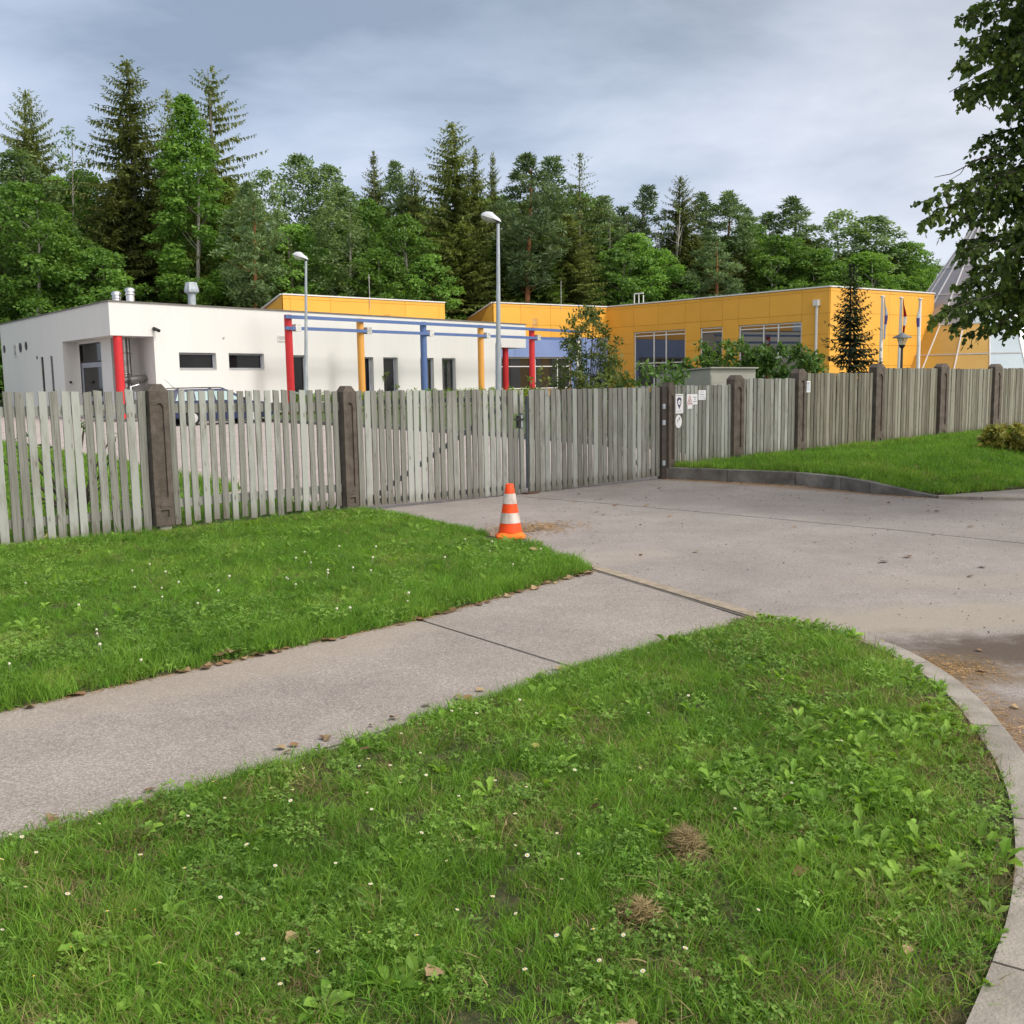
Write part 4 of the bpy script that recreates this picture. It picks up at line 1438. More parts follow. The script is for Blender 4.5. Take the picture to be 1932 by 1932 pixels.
# ------------------------------------------------------------------ pergola
po = FRONT.o + FRONT.n * 2.2
PG = Face((po.x, po.y), d=FRONT.d)
pg = empty('pergola', (po.x, po.y, 0), 'blue beamed pergola on red, yellow and blue columns before the white wall', 'pergola')
cu = (9.13, 14.45, 19.83, 25.42, 31.12)
for c, m_ in zip(cu, ('red', 'orange_col', 'blue', 'orange_col', 'red')):
    q = PG.p(c, 0)
    MB().tube([q, q + Vector((0, 0, 5.30))], .205, 18).build('column', M[m_], pg)
    bx = MB()
    PG.box(bx, c + .24, c + .62, 4.42, 4.80, .05, .34)
    bx.build('lamp_box', M['galv'] if False else M['stone'], pg)
bm_ = MB()
PG.box(bm_, 8.72, 37.2, 5.08, 5.265, .21, .33)
bm_.build('beam', M['blue'], pg)
for a, b in zip((8.72,) + tuple(c + .63 for c in cu), tuple(c + .23 for c in cu) + (37.2,)):
    bm_ = MB()
    PG.box(bm_, a, b, 4.49, 4.665, .21, .33)
    bm_.build('beam', M['blue'], pg)

# ------------------------------------------------------------------ yellow blocks
ZT = 7.55
Y1 = Face((-15.105, 69.688), (-4.874, 79.151))
Y2 = Face((-1.191, 79.925), (8.204, 86.622))
Y3 = Face((8.204, 86.622), (21.732, 70.464))
Y4 = Face((21.732, 70.464), (31.825, 77.956))


def cladding(face, us, zs, parent, material, name='panel', skip=lambda u, z: False, gap=.022):
    for a, b in zip(us, us[1:]):
        for c, d in zip(zs, zs[1:]):
            if skip((a + b) / 2, (c + d) / 2):
                continue
            mb_ = MB()
            face.box(mb_, a + gap / 2, b - gap / 2, c + gap / 2, d - gap / 2, .004, .035)
            mb_.build(name, material, parent)


yb1 = empty('yellow_rooftop_block', (Y1.o.x, Y1.o.y, 0), 'yellow clad block rising behind the white roof, left of the tall lamp post', 'building')
mb = MB()
Y1.wall(mb, 0, Y1.len, 5.0, ZT, [], 0)
la = Vector((-17.52, 75.0, 0))
lb = Vector((-20.5, 81.0, 0))
mb.add([(Y1.o.x, Y1.o.y, 5), (Y1.o.x, Y1.o.y, ZT), (la.x, la.y, 6.99), (lb.x, lb.y, 6.4), (lb.x, lb.y, 5)], [(0, 1, 2, 3, 4)])
e1 = Y1.p(Y1.len, 0)
mb.add([(e1.x, e1.y, 5), (e1.x, e1.y, ZT), (e1.x - 6, e1.y + 9, 6.2), (e1.x - 6, e1.y + 9, 5)], [(0, 1, 2, 3)])
mb.add([(Y1.o.x, Y1.o.y, ZT - .02), (e1.x, e1.y, ZT - .02), (e1.x - 6, e1.y + 9, 6.2), (lb.x, lb.y, 6.38)], [(0, 1, 2, 3)])
mb.build('wall', M['yellowdark'], yb1)
cladding(Y1, (0, .55, 3.73, 6.94, 10.19, 13.36, Y1.len), (5.0, 7.30, 7.52), yb1, M['yellow'])
sd = Face((Y1.o.x, Y1.o.y), d=(la - Y1.o))
mb = MB()
o3 = [(Y1.o.x - .01, Y1.o.y - .01, 5), (Y1.o.x - .01, Y1.o.y - .01, ZT - .03), (la.x - .03, la.y - .01, 6.96), (lb.x - .03, lb.y, 6.37), (lb.x - .03, lb.y, 5)]
mb.add(o3 + [(x - .03, y - .012, z) for x, y, z in o3], [(5, 6, 7, 8, 9), (0, 5, 9, 4), (1, 2, 7, 6), (2, 3, 8, 7)])
mb.build('side_panel', M['yellow'], yb1)
mb = MB()
Y1.box(mb, -.03, Y1.len + .03, ZT, ZT + .09, -.3, .08)
mb.build('coping', M['whitetrim'], yb1)
MB().bar((Y1.o.x - .06, Y1.o.y + .1, ZT + .04), (lb.x - .05, lb.y, 6.44), .25, .09).build('coping', M['whitetrim'], yb1)
grille(Y1, 8.25, 8.85, 6.14, 6.55, yb1, 4, frame='orange_col', slat='orange_col')
grille(Y1, 4.95, 5.55, 6.10, 6.49, yb1, 4, frame='orange_col', slat='orange_col')
for u in (7.02,):
    q = Y1.p(u, 6.9, .06)
    MB().tube([q, q + Vector((0, 0, 2.4))], .022, 6).build('lightning_rod', M['stone'], yb1)

yb = empty('yellow_building', (Y2.o.x, Y2.o.y, 0), 'long yellow panel building with dark windows and a blue entrance wall, on the right', 'building')
# Y2: upper yellow, blue belt, glazing
mb = MB()
Y2.wall(mb, 0, Y2.len, 5.0, ZT, [], 0)
lc = Vector((-4.6, 88.0, 0))
mb.add([(Y2.o.x, Y2.o.y, 0), (Y2.o.x, Y2.o.y, ZT), (-3.734, 86.0, 6.62), (-5.6, 92.0, 5.7), (-5.6, 92, 0)], [(0, 1, 2, 3, 4)])
Y2.wall(mb, 0, Y2.len, 0, 5.0, [(.05, 7.58, .95, 3.42)], .3)
win3 = [(3.04, 8.42), (9.92, 12.0), (13.54, 18.88)]
Y3.wall(mb, 0, Y3.len, 0, ZT, [(a, b, .9, 5.34) for a, b in win3], .2)
Y4.wall(mb, 0, Y4.len, 0, ZT, [], 0)
e4 = Y4.p(Y4.len, 0)
mb.add([(e4.x, e4.y, 0), (e4.x, e4.y, ZT), (e4.x - 12, e4.y + 16, ZT), (e4.x - 12, e4.y + 16, 0)], [(0, 1, 2, 3)])
mb.build('wall', M['yellowdark'], yb)
MB().add([(-1.19, 79.93, ZT - .04), (8.2, 86.62, ZT - .04), (21.73, 70.47, ZT - .04), (31.82, 77.95, ZT - .04), (20, 95, ZT - .04), (-5.6, 92, 5.66)],
         [(0, 1, 4, 5), (1, 2, 3, 4)]).build('roof', M['roof'], yb)
cladding(Y2, (0, .36, 2.57, 5.52, 8.52, Y2.len - .01), (5.02, 5.95, 7.31, 7.52), yb, M['yellow'])
cladding(Y2, (0, 1.95, 7.58), (3.44, 5.02), yb, M['bluepale'], 'blue_panel')
cladding(Y2, (7.58, 8.13), (.05, 5.02), yb, M['bluepale'], 'blue_panel')
cladding(Y2, (8.60, Y2.len - .02), (.05, 5.02), yb, M['bluepale'], 'blue_panel')
mb = MB()
Y2.box(mb, 8.14, 8.59, .02, 5.3, .004, .12)
mb.build('pilaster', M['whitetrim'], yb)
window(Y2, .05, 7.58, .95, 3.42, .22, yb, M['mirrorglass'], fr=.075, cols=(1.0, 1.21, 4.04, 6.30), rows=(2.72,), frame='whiteframe', fthick=.1)
mb = MB()
o3 = [(Y2.o.x - .012, Y2.o.y, 5), (Y2.o.x - .012, Y2.o.y, ZT - .03), (-3.75, 86.0, 6.6), (-5.62, 92, 5.68), (-5.62, 92, 5)]
mb.add(o3 + [(x - .03, y - .01, z) for x, y, z in o3], [(5, 6, 7, 8, 9), (0, 5, 9, 4), (1, 2, 7, 6), (2, 3, 8, 7)])
mb.build('side_panel', M['yellow'], yb)
grille(Y2, 3.72, 4.26, 5.80, 6.50, yb, 6, frame='orange_col', slat='stone')
q = Y2.p(6.6, 7.2, .06)
MB().tube([q, q + Vector((0, 0, 2.3))], .022, 6).build('lightning_rod', M['stone'], yb)


def in3(u, z):
    return any(a < u < b for a, b in win3)


us3 = (.01, 2.94, 3.04 - .0, 5.67, 8.42, 9.92, 12.0, 13.54, 16.2, 18.88, Y3.len)
cols3 = [(.01, 3.02), (3.02, 5.67), (5.67, 8.44), (8.44, 9.90), (9.90, 12.02), (12.02, 13.52), (13.52, 16.2), (16.2, 18.90), (18.90, Y3.len)]
for (a, b) in cols3:
    mid = (a + b) / 2
    cladding(Y3, (a, b), (5.84, 7.31, 7.52), yb, M['yellow'])
    if in3(mid, 0):
        cladding(Y3, (a, b), (5.36, 5.84), yb, M['yellow'])
        cladding(Y3, (a, b), (.2, .88), yb, M['yellow'])
    else:
        cladding(Y3, (a, b), (.2, 2.27, 3.69, 4.42, 5.84), yb, M['yellow'])
window(Y3, 3.04, 8.42, .9, 5.34, .14, yb, M['mirrorglass'], fr=.08, cols=(5.13, 6.41), rows=(2.85, 5.02), frame='whiteframe', fthick=.1)
window(Y3, 9.92, 12.0, .9, 5.34, .14, yb, M['mirrorglass'], fr=.08, rows=(2.85, 5.03), frame='whiteframe', fthick=.1)
window(Y3, 13.54, 18.88, .9, 5.34, .14, yb, M['mirrorglass'], fr=.08, cols=(15.67, 16.93), rows=(2.98, 5.05), frame='whiteframe', fthick=.1)
cladding(Y4, (.01, 3.3, 6.88, 10.46, Y4.len), (.2, 2.27, 3.69, 4.44, 5.88, 7.31, 7.52), yb, M['yellow'])
for fc, L_ in ((Y2, Y2.len), (Y3, Y3.len), (Y4, Y4.len)):
    mb = MB()
    fc.box(mb, .0 if fc is not Y4 else .0, L_ + .04, ZT, ZT + (.095 if fc is Y3 else .09), -.3, .09 if fc is not Y3 else .085)
    mb.build('coping', M['whitetrim'], yb)
MB().bar((Y2.o.x - .05, Y2.o.y + .1, ZT + .04), (-5.65, 92, 5.75), .25, .09).build('coping', M['whitetrim'], yb)
q = Y3.p(20.16, 0, .14)
dp = MB().tube([q + Vector((0, 0, .1)), q + Vector((0, 0, 6.35))], .10, 10)
dp.build('downpipe', M['whitetrim'], yb)
mb = MB()
Y3.box(mb, 19.97, 20.36, 6.35, 6.75, .04, .36)
mb.build('rainwater_box', M['whitetrim'], yb)
rl = MB()
qa, qb_, qc = Y3.p(2.3, ZT, -.8), Y3.p(3.3, ZT, -.8), Y3.p(2.8, ZT, -.8)
for q in (qa, qc, qb_):
    rl.tube([q, q + Vector((0, 0, .95 if q is not qb_ else .8))], .05, 6)
rl.tube([qa + Vector((0, 0, .95)), qb_ + Vector((0, 0, .95))], .05, 6)
rl.build('roof_ladder', M['whitetrim'], yb)

# ------------------------------------------------------------------ glazed cone
CX, CY, CR, CH = 36.6, 80.0, 9.4, 14.4
cn = empty('glass_cone_building', (CX, CY, 0), 'pale faceted cone-shaped glass building behind the linden branches', 'building')
NF = 22
PH = math.radians(232.5)          # one rib stands here
bands = (0.02, 3.0, 5.2, 7.5, 9.6, 11.6, 13.4)


def cpt(a, z, extra=0.0):
    r = CR - z * CR / CH + extra
    return Vector((CX + r * math.cos(a), CY + r * math.sin(a), z))


inner = MB()
inner.lathe([(CR - .35, 0), (.35, CH - .9), (.0, CH - .3)], 44, (CX, CY, 0), smooth=False)
inner.build('shell', M['cone_glass2'], cn)
for i in range(NF):
    a0, a1 = (PH + 2 * PI * i / NF) % (2 * PI), (PH + 2 * PI * i / NF) % (2 * PI) + 2 * PI / NF
    am = (a0 + a1) / 2
    vis = math.cos(am - math.atan2(-CY, -CX)) > -.15
    if not vis:
        continue
    for k, (z0, z1) in enumerate(zip(bands, bands[1:])):
        g_ = .012
        q = [cpt(a0 + g_ * .5 / max(.3, 1), z0 + .05), cpt(a1 - g_ * .5, z0 + .05), cpt(a1 - g_ * .5, z1 - .05), cpt(a0 + g_ * .5, z1 - .05)]
        n_ = Vector((math.cos(am), math.sin(am), 1)).normalized() * .05
        reflection = 200 < math.degrees(am) < 248 and z1 < 5.4  # low facets that carry the painted yellow reflection
        mt_ = M['cone_reflection'] if reflection else (M['cone_glass2'] if (math.degrees(am) < 231 and z0 > 5) else M['cone_glass'])
        MB().hexa([q[0] - n_, q[1] - n_, q[1], q[0], q[3] - n_, q[2] - n_, q[2], q[3]]).build('glass_panel', mt_, cn)
    mb = MB().bar(cpt(a0, 0, .02), cpt(a0, 13.4, .02), .075, .08, (math.cos(a0), math.sin(a0), 0))
    mb.build('rib', M['whiteframe'], cn)
for z in bands[1:]:
    rg = MB()
    for i in range(NF):
        rg.bar(cpt(PH + 2 * PI * i / NF, z, .03), cpt(PH + 2 * PI * (i + 1) / NF, z, .03), .07, .08)
    rg.build('ring', M['whiteframe'], cn)

# ------------------------------------------------------------------ street lamps


def lamp(x, y, h, lean, label, hw, rbase=.085, sleeve=3.0):
    o = empty('street_lamp', (x, y, 0), label, 'street lamp', 'grey street lamps behind the fence')
    top = Vector((lean, 0, h))
    MB().tube([(0, 0, 0), Vector((lean, 0, h)) * (sleeve / h)], rbase * 1.25, 14).build('sleeve', M['galv'], o, world=False)
    MB().tube([Vector((lean, 0, h)) * (sleeve / h), top], [rbase, rbase * .62], 14).build('pole', M['galv'], o, world=False)
    # lantern: cover shell tilted up towards the left, dark rim, glass bowl
    L_, W_, H_ = hw, hw * .40, hw * .30
    tilt = math.radians(20)
    vs, fs = [], []
    nu, nv = 16, 7
    sh, gl_ = MB(), MB()
    for part, sgn, hh, l0 in ((sh, 1, H_, 0.0), (gl_, -1, H_ * .72, .13)):
        vs, fs = [], []
        for i in range(nv + 1):
            f_ = math.sin(i / nv * PI / 2)
            r_ = math.cos(i / nv * PI / 2)
            for k in range(nu):
                a = 2 * PI * k / nu
                x_ = math.cos(a) * L_ / 2 * r_ * (1 - l0)
                y_ = math.sin(a) * W_ / 2 * r_ * (1 - .25 * max(0, -math.cos(a)) * 0 - .35 * max(0, math.cos(a)) ** 2)
                vs.append((x_ - l0 * L_ * .45, y_, sgn * f_ * hh * (1 - .3 * max(0, math.cos(a)))))
        for i in range(nv):
            for k in range(nu):
                a, b = i * nu + k, i * nu + (k + 1) % nu
                fs.append((a, b, b + nu, a + nu))
        part.add(vs, fs, True)
    rim = MB().lathe([(.40, -.012), (.485, -.012), (.495, .012), (.40, .012)], 18, sx=L_, sy=W_)
    rot = Matrix.Rotation(tilt, 4, 'Y')
    off = Vector((-L_ * .33 + lean, 0, h + hw * .17))
    for part, nm, mm in ((sh, 'cover', 'lampgrey'), (gl_, 'glass_bowl', 'lampglass'), (rim, 'rim', 'black')):
        part.v = [tuple(rot @ Vector(p) + off) for p in part.v]
        part.build(nm, M[mm], o, world=False)
    MB().tube([top - Vector((0, 0, .05)), top + Vector((0, 0, .12))], rbase * .8, 10).build('neck', M['black'], o, world=False)
    return o


lamp(-.49, 42.0, 7.86, .12, 'tall grey street lamp in the middle, behind the gate', .86, .10, 3.1)
lamp(-10.93, 55.0, 8.05, .33, 'grey street lamp before the first red pergola column', .86, .095, 2.0)

# ------------------------------------------------------------------ flagpoles, garden lantern
for (x, label, cols, sgn) in ((22.96, 'white flagpole with a limp pale blue flag, nearest the garden spruce', ('flagblue', 'flagnavy'), 1),
                              (24.12, 'white flagpole with a limp dark red and white flag, behind the lantern', ('flagred', 'flagwhite'), 1),
                              (25.29, 'white flagpole with a limp blue and white flag, rightmost of the three', ('flagwhite', 'flagnavy'), -1)):
    ztop = {22.96: 6.42, 24.12: 6.32, 25.29: 6.23}[x]
    o = empty('flagpole', (x, 64, 0), label, 'flagpole', 'flagpoles before the yellow building')
    MB().tube([(0, 0, 0), (0, 0, ztop - .08)], [.13, .075], 12).build('pole', M['flagwhite'] if False else M['whitetrim'], o, world=False)
    MB().lathe([(.03, 0), (.14, .02), (.14, .08), (.02, .11)], 14, (0, 0, ztop - .1)).build('finial', M['whitetrim'], o, world=False)
    fl = empty('flag', (x, 64, ztop), 'limp ' + {22.96: 'pale blue', 24.12: 'dark red and white', 25.29: 'blue and white'}[x] + ' flag hanging down its pole', 'flag', 'limp flags on the poles')
    for bi, (za, zb_) in enumerate(((-.15, -1.2), (-1.2, -1.75), (-1.75, -2.65))):
        mb = MB()
        rows_ = 7
        for j in range(rows_):
            q0, q1 = j / rows_, (j + 1) / rows_

            def edge(q):
                z = za + (zb_ - za) * q
                w = .19 * math.sin(min(1, (-z) / 1.9) * PI / 2) + .05 * math.sin(z * 4)
                return z, w * (1 if z > -1.7 else max(.35, 1 - (-z - 1.7) * .7))
            for c in range(4):
                def pt(q, cc):
                    z, w = edge(q)
                    return (sgn * (.08 + w * cc / 4), -.16 + (.07 if cc % 2 else -.05), z)
                mb.add([pt(q0, c), pt(q0, c + 1), pt(q1, c + 1), pt(q1, c)], [(0, 1, 2, 3)], True)
        mb.build('cloth', M[cols[1] if bi == 1 else cols[0]] if x != 24.12 else M[('flagred', 'flagwhite', 'flagred')[bi]], fl, world=False)
ln = empty('garden_lantern', (15.16, 40, 0), 'dark lantern post with a wide conical hat before the middle flagpole', 'lantern')
MB().tube([(0, 0, 0), (0, 0, 2.62)], [.06, .045], 10).build('post', M['barkdark'], ln, world=False)
MB().lathe([(.05, 2.58), (.12, 2.68), (.13, 2.72), (.0, 2.72)], 14).build('socket', M['black'], ln, world=False)
MB().lathe([(.12, 2.72), (.24, 3.0), (.24, 3.02), (.11, 2.73)], 8, smooth=False).build('glass', M['lampglass'], ln, world=False)
MB().lathe([(.36, 2.98), (.34, 3.02), (.09, 3.14), (.05, 3.18), (.0, 3.18)], 16).build('hat', M['gatesteel'], ln, world=False)

# ------------------------------------------------------------------ shed behind the fence
sh = empty('shed', (5.44, 28, 0), 'beige sheet metal shed with a shallow roof behind the sign boards', 'shed')
SF = Face((5.44, 28.0), (6.74, 28.0 + .35))
SL = Face((5.44, 28.0), (4.55, 29.1))
bk = Vector((-.89, 1.1, 0)) * 1.4
mb = MB()
a, b = SF.p(0, 0), SF.p(1.35, 0)
mb.hexa([a, b, b + bk, a + bk, a + Vector((0, 0, 1.80)), b + Vector((0, 0, 1.78)), b + bk + Vector((0, 0, 1.70)), a + bk + Vector((0, 0, 1.70))])
mb.build('wall', M['shed'], sh)
for z0, z1 in ((.1, .55), (.56, 1.1), (1.11, 1.42), (1.43, 1.64)):
    mb = MB()
    SF.box(mb, .02, 1.33, z0, z1, .003, .016)
    mb.build('cladding_sheet', M['shed'], sh)
mb = MB()
SF.box(mb, .18, 1.2, .3, 1.36, .018, .03)
mb.build('hatch', M['shed'], sh)
mb = MB()
rz_ = Vector((0, 0, 1))
a2, b2 = SF.p(-.03, 1.82, .08), SF.p(1.40, 1.80, .08)
mb.hexa([a2, b2, b2 + bk * 1.1 - rz_ * .10, a2 + bk * 1.1 - rz_ * .10, a2 + rz_ * .035, b2 + rz_ * .035, b2 + bk * 1.1 - rz_ * .065, a2 + bk * 1.1 - rz_ * .065])
mb.build('roof', M['shed'], sh)

# ------------------------------------------------------------------ parked estate car (nose to the right, behind the pickets)
car = empty('parked_car', (-12.25, 42.6, 0), 'dark blue estate car with roof rails parked behind the pickets', 'car', rz=math.atan2(.66, .75))


def carprism(pl, w0, w1, name, material, parent=None, bev=0.0):
    mb_ = MB()
    n_ = len(pl)
    vs = [(x, -w0(z), z) for x, z in pl] + [(x, w0(z), z) for x, z in pl]
    fs = [tuple(range(n_)), tuple(range(n_, 2 * n_))[::-1]] + [(i, (i + 1) % n_, (i + 1) % n_ + n_, i + n_) for i in range(n_)]
    mb_.add(vs, fs)
    return mb_.build(name, material, parent or car, world=False, bevel=bev)


wd = lambda z: .86 if z < .95 else .86 - (z - .95) * .38
carprism([(-2.25, .35), (-2.28, .62), (-2.22, .95), (1.05, .97), (1.95, .88), (2.25, .68), (2.27, .40), (2.1, .24), (1.75, .24), (1.72, .5), (1.55, .64), (1.3, .64), (1.12, .5), (1.08, .22), (-1.0, .22), (-1.04, .5), (-1.2, .64), (-1.46, .64), (-1.64, .5), (-1.68, .25)],
         wd, wd, 'body', M['carblue'], bev=.03)
carprism([(-2.2, .955), (-1.98, 1.38), (-1.75, 1.44), (.15, 1.46), (.42, 1.38), (1.12, .965)], wd, wd, 'cabin', M['carblue'], bev=.03)
for s in (-1, 1):
    for pl in ([(-2.0, 1.0), (-1.83, 1.33), (-1.22, 1.36), (-1.22, 1.0)], [(-1.15, 1.0), (-1.15, 1.36), (-.42, 1.37), (-.36, 1.0)], [(-.28, 1.0), (-.34, 1.37), (.20, 1.36), (.80, 1.0)]):
        mb = MB()
        mb.prism(pl, lambda u, v, d: Vector((u, s * (wd(v) + d), v)), -.01, .006)
        mb.build('side_window', M['carglass'], car, world=False)
    mb = MB()
    mb.tube([(-1.85, s * .60, 1.44), (-1.7, s * .60, 1.50), (.0, s * .60, 1.51), (.2, s * .60, 1.45)], .02, 6)
    mb.build('roof_rail', M['black'], car, world=False)
    MB().box((-2.3, s * .84 - .06, .72), (-2.16, s * .84 + .03, 1.0)).build('tail_light', M['taillight'], car, world=False, bevel=.01)
    MB().box((2.02, s * .70 - .14, .66), (2.235, s * .70 + .12, .80)).build('headlight', M['rim'], car, world=False, bevel=.01)
    MB().box((.72, s * .98 - .08, .98), (.88, s * .98 + .08, 1.1)).build('mirror', M['black'], car, world=False, bevel=.02)
    MB().box((-1.0, s * .872 - .01, .60), (1.05, s * .872 + .006, .66)).build('side_strip', M['rim'], car, world=False)
    for x in (-1.33, 1.42):
        wh = MB()
        wh.tube([(x, s * .70, .31), (x, s * .87, .31)], .31, 20)
        w_ = wh.build('wheel', M['tyre'], car, world=False)
        rm = MB()
        rm.tube([(x, s * .865, .31), (x, s * .88, .31)], .20, 16)
        for k in range(5):
            a_ = 2 * PI * k / 5
            rm.bar((x + .05 * math.cos(a_), s * .884, .31 + .05 * math.sin(a_)), (x + .2 * math.cos(a_), s * .884, .31 + .2 * math.sin(a_)), .05, .02, (0, 1, 0))
        rm.build('rim', M['rim'], w_, world=False)
mb = MB()
mb.add([(1.1, -.66, .985), (1.1, .66, .985), (.44, .58, 1.37), (.44, -.58, 1.37)], [(0, 1, 2, 3)])
mb.build('windscreen', M['carglass'], car, world=False)
mb = MB()
mb.add([(-2.225, -.66, 1.0), (-2.225, .66, 1.0), (-2.02, .58, 1.36), (-2.02, -.58, 1.36)], [(0, 1, 2, 3)])
mb.build('rear_window', M['carglass'], car, world=False)
MB().tube([(-1.6, 0, 1.44), (-2.05, 0, 1.86)], [.012, .006], 5).build('aerial', M['black'], car, world=False)

# ------------------------------------------------------------------ traffic cone
tc_ = empty('traffic_cone', (-0.02, 10.07, 0.010), 'orange and white striped traffic cone on the edge of the grass', 'traffic cone', rz=.1)
b0 = MB()
pl = [(-.17, -.17), (.17, -.17), (.17, .17), (-.17, .17)]
k8 = [(.145, .10), (.10, .145), (-.10, .145), (-.145, .10), (-.145, -.10), (-.10, -.145), (.10, -.145), (.145, -.10)]
b0.prism(k8, lambda u, v, d: Vector((u, v, d)), .005, .03)
vs = [(u, v, .03) for u, v in k8] + [(u * .72, v * .72, .062) for u, v in k8]
b0.add(vs, [(i, (i + 1) % 8, (i + 1) % 8 + 8, i + 8) for i in range(8)] + [tuple(range(8, 16))])
b0.build('base', M['cone_base'], tc_, world=False, bevel=.006)
zs_ = (.06, .155, .255, .345, .445, .535)
rr = lambda z: .118 - (z - .06) / .475 * .079
for i in range(5):
    prof = [(rr(zs_[i]) + (.003 if i % 2 else 0), zs_[i]), (rr(zs_[i + 1]) + (.003 if i % 2 else 0), zs_[i + 1])]
    if i == 4:
        prof += [(.034, .54), (.028, .538), (.024, .50)]
    MB().lathe(prof, 24).build('white_band' if i % 2 else 'orange_band', M['cone_white'] if i % 2 else M['cone_orange'], tc_, world=False)


# ------------------------------------------------------------------ foliage generators
def unit(v):
    return v / np.maximum(np.linalg.norm(v, axis=-1, keepdims=True), 1e-9)


def kites(Pb, D, Nn, Ln, Wd):
    """n kite-shaped leaves: base Pb, direction D, normal Nn, lengths, widths"""
    D = unit(D)
    Sd = unit(np.cross(D, Nn))
    Ln, Wd = Ln[:, None], Wd[:, None]
    up = unit(np.cross(Sd, D)) * Wd * 0.18
    a = Pb
    b = Pb + D * Ln * 0.45 + Sd * Wd * 0.5 + up
    c = Pb + D * Ln
    d = Pb + D * Ln * 0.45 - Sd * Wd * 0.5 + up
    V = np.stack([a, b, c, d], 1).reshape(-1, 3)
    F = np.arange(len(V)).reshape(-1, 4)
    return V, F


def rand_dirs(rng, n):
    v = rng.normal(size=(n, 3))
    return unit(v)


def spruce_crown(h, w, seed, z0=.06, droop=.35, nb=7, step=.42, spray=.62, dens=1.0, hang=.5, ragged=.25, power=.85, full=.42):
    rng = np.random.default_rng(seed)
    Ps, Ds, Ns, Ls, Ws = [], [], [], [], []
    z = z0 * h
    while z < h * .985:
        t = (z - z0 * h) / (h - z0 * h)
        Lmax = (w / 2) * max(.05, min(1.0, (1 - t) / full) ** power) * (1.0 if t > .12 else .8 + t * 1.6)
        n = nb if t < .85 else max(4, nb - 2)
        a0 = rng.uniform(0, 2 * PI)
        for k in range(n):
            if rng.random() < ragged * .45:
                continue
            az = a0 + 2 * PI * k / n + rng.normal(0, .25)
            L = Lmax * rng.uniform(1 - ragged, 1 + ragged * .45)
            el = math.radians(-14 + 52 * t ** 1.4) + rng.normal(0, .10)
            m = max(3, int(L / .17 * dens))
            s = np.linspace(.06, 1, m) + rng.normal(0, .015, m)
            hor = np.array([math.cos(az), math.sin(az), 0])
            side = np.array([-math.sin(az), math.cos(az), 0])
            zz = z + L * s * math.tan(el) - droop * L * .55 * s ** 1.6 + .16 * L * np.clip(s - .7, 0, 1) ** 1.0
            pos = hor * (L * s)[:, None] + np.stack([0 * s, 0 * s, zz], 1)
            sz = spray * (.55 + .6 * (1 - s)) * (.45 + .55 * (1 - t))
            for sgn in (-1, 1):
                d = hor * .55 + side * sgn * .85 + np.array([0, 0, -hang * .5]) + rng.normal(0, .18, (m, 3))
                Ps.append(pos); Ds.append(d); Ns.append(np.tile([0, 0, 1.], (m, 1)) + rng.normal(0, .3, (m, 3)))
                Ls.append(sz * rng.uniform(.75, 1.25, m)); Ws.append(sz * .42 * rng.uniform(.7, 1.2, m))
            d = hor * .35 + np.array([0, 0, -hang * 1.7]) + rng.normal(0, .16, (m, 3))
            Ps.append(pos); Ds.append(d); Ns.append(side + rng.normal(0, .5, (m, 3)))
            Ls.append(sz * 1.05 * rng.uniform(.7, 1.3, m)); Ws.append(sz * .36 * rng.uniform(.7, 1.2, m))
            # tip
            Ps.append(pos[-1:]); Ds.append(hor[None] + np.array([[0, 0, .15]])); Ns.append(np.array([[0, 0, 1.]]))
            Ls.append(np.array([.4 * spray])); Ws.append(np.array([.2 * spray]))
        z += step * (1.15 - .5 * t) * rng.uniform(.8, 1.2)
    # leader
    q = np.array([[0, 0, h * .975]]) + rng.normal(0, .03, (6, 3))
    Ps.append(q); Ds.append(rand_dirs(rng, 6) * .5 + [0, 0, 1.]); Ns.append(rand_dirs(rng, 6)); Ls.append(np.full(6, h * .025)); Ws.append(np.full(6, .14))
    return kites(np.concatenate(Ps), np.concatenate(Ds), np.concatenate(Ns), np.concatenate(Ls), np.concatenate(Ws))


def lobe_crown(lobes, seed, per=150, leaf=.30, flat=1.0, hang=0.0, ratio=.62, shell=.55):
    """leaves over many small lobes: (x, y, z, r)"""
    rng = np.random.default_rng(seed)
    Ps, Ds, Ns, Ls, Ws = [], [], [], [], []
    for (x, y, z, r) in lobes:
        n = max(12, int(per * r * r))
        d = rand_dirs(rng, n)
        d[:, 2] = np.where((d[:, 2] < -.35) & (rng.random(n) < .6), -d[:, 2], d[:, 2])
        rad = r * (shell + (1 - shell) * rng.random(n)) * rng.uniform(.85, 1.12, n)
        pos = np.array([x, y, z]) + d * rad[:, None] * np.array([1, 1, flat])
        dr = d * .6 + rand_dirs(rng, n) * .9 + np.array([0, 0, -.25 - hang])
        nn = d * .9 + np.array([0, 0, .7]) + rand_dirs(rng, n) * .7
        sz = leaf * rng.uniform(.6, 1.35, n)
        Ps.append(pos); Ds.append(dr); Ns.append(nn); Ls.append(sz); Ws.append(sz * ratio)
    return kites(np.concatenate(Ps), np.concatenate(Ds), np.concatenate(Ns), np.concatenate(Ls), np.concatenate(Ws))


def crown_lobes(h, w, seed, z0, n, profile, rr=(.7, 1.5)):
    rng = np.random.default_rng(seed)
    out = []
    for i in range(n):
        t = (i + rng.random()) / n
        z = (z0 + (1 - z0) * t) * h
        R_ = (w / 2) * profile(t)
        r = rng.uniform(*rr) * (1 - .45 * t)
        a = i * 2.399 + rng.normal(0, .5)
        q = max(0, R_ - r * .75) * math.sqrt(rng.uniform(.15, 1.3))
        r = min(r, max(.4, R_ * .9))
        out.append((q * math.cos(a), q * math.sin(a), min(z, h - r * .7), r))
    return out


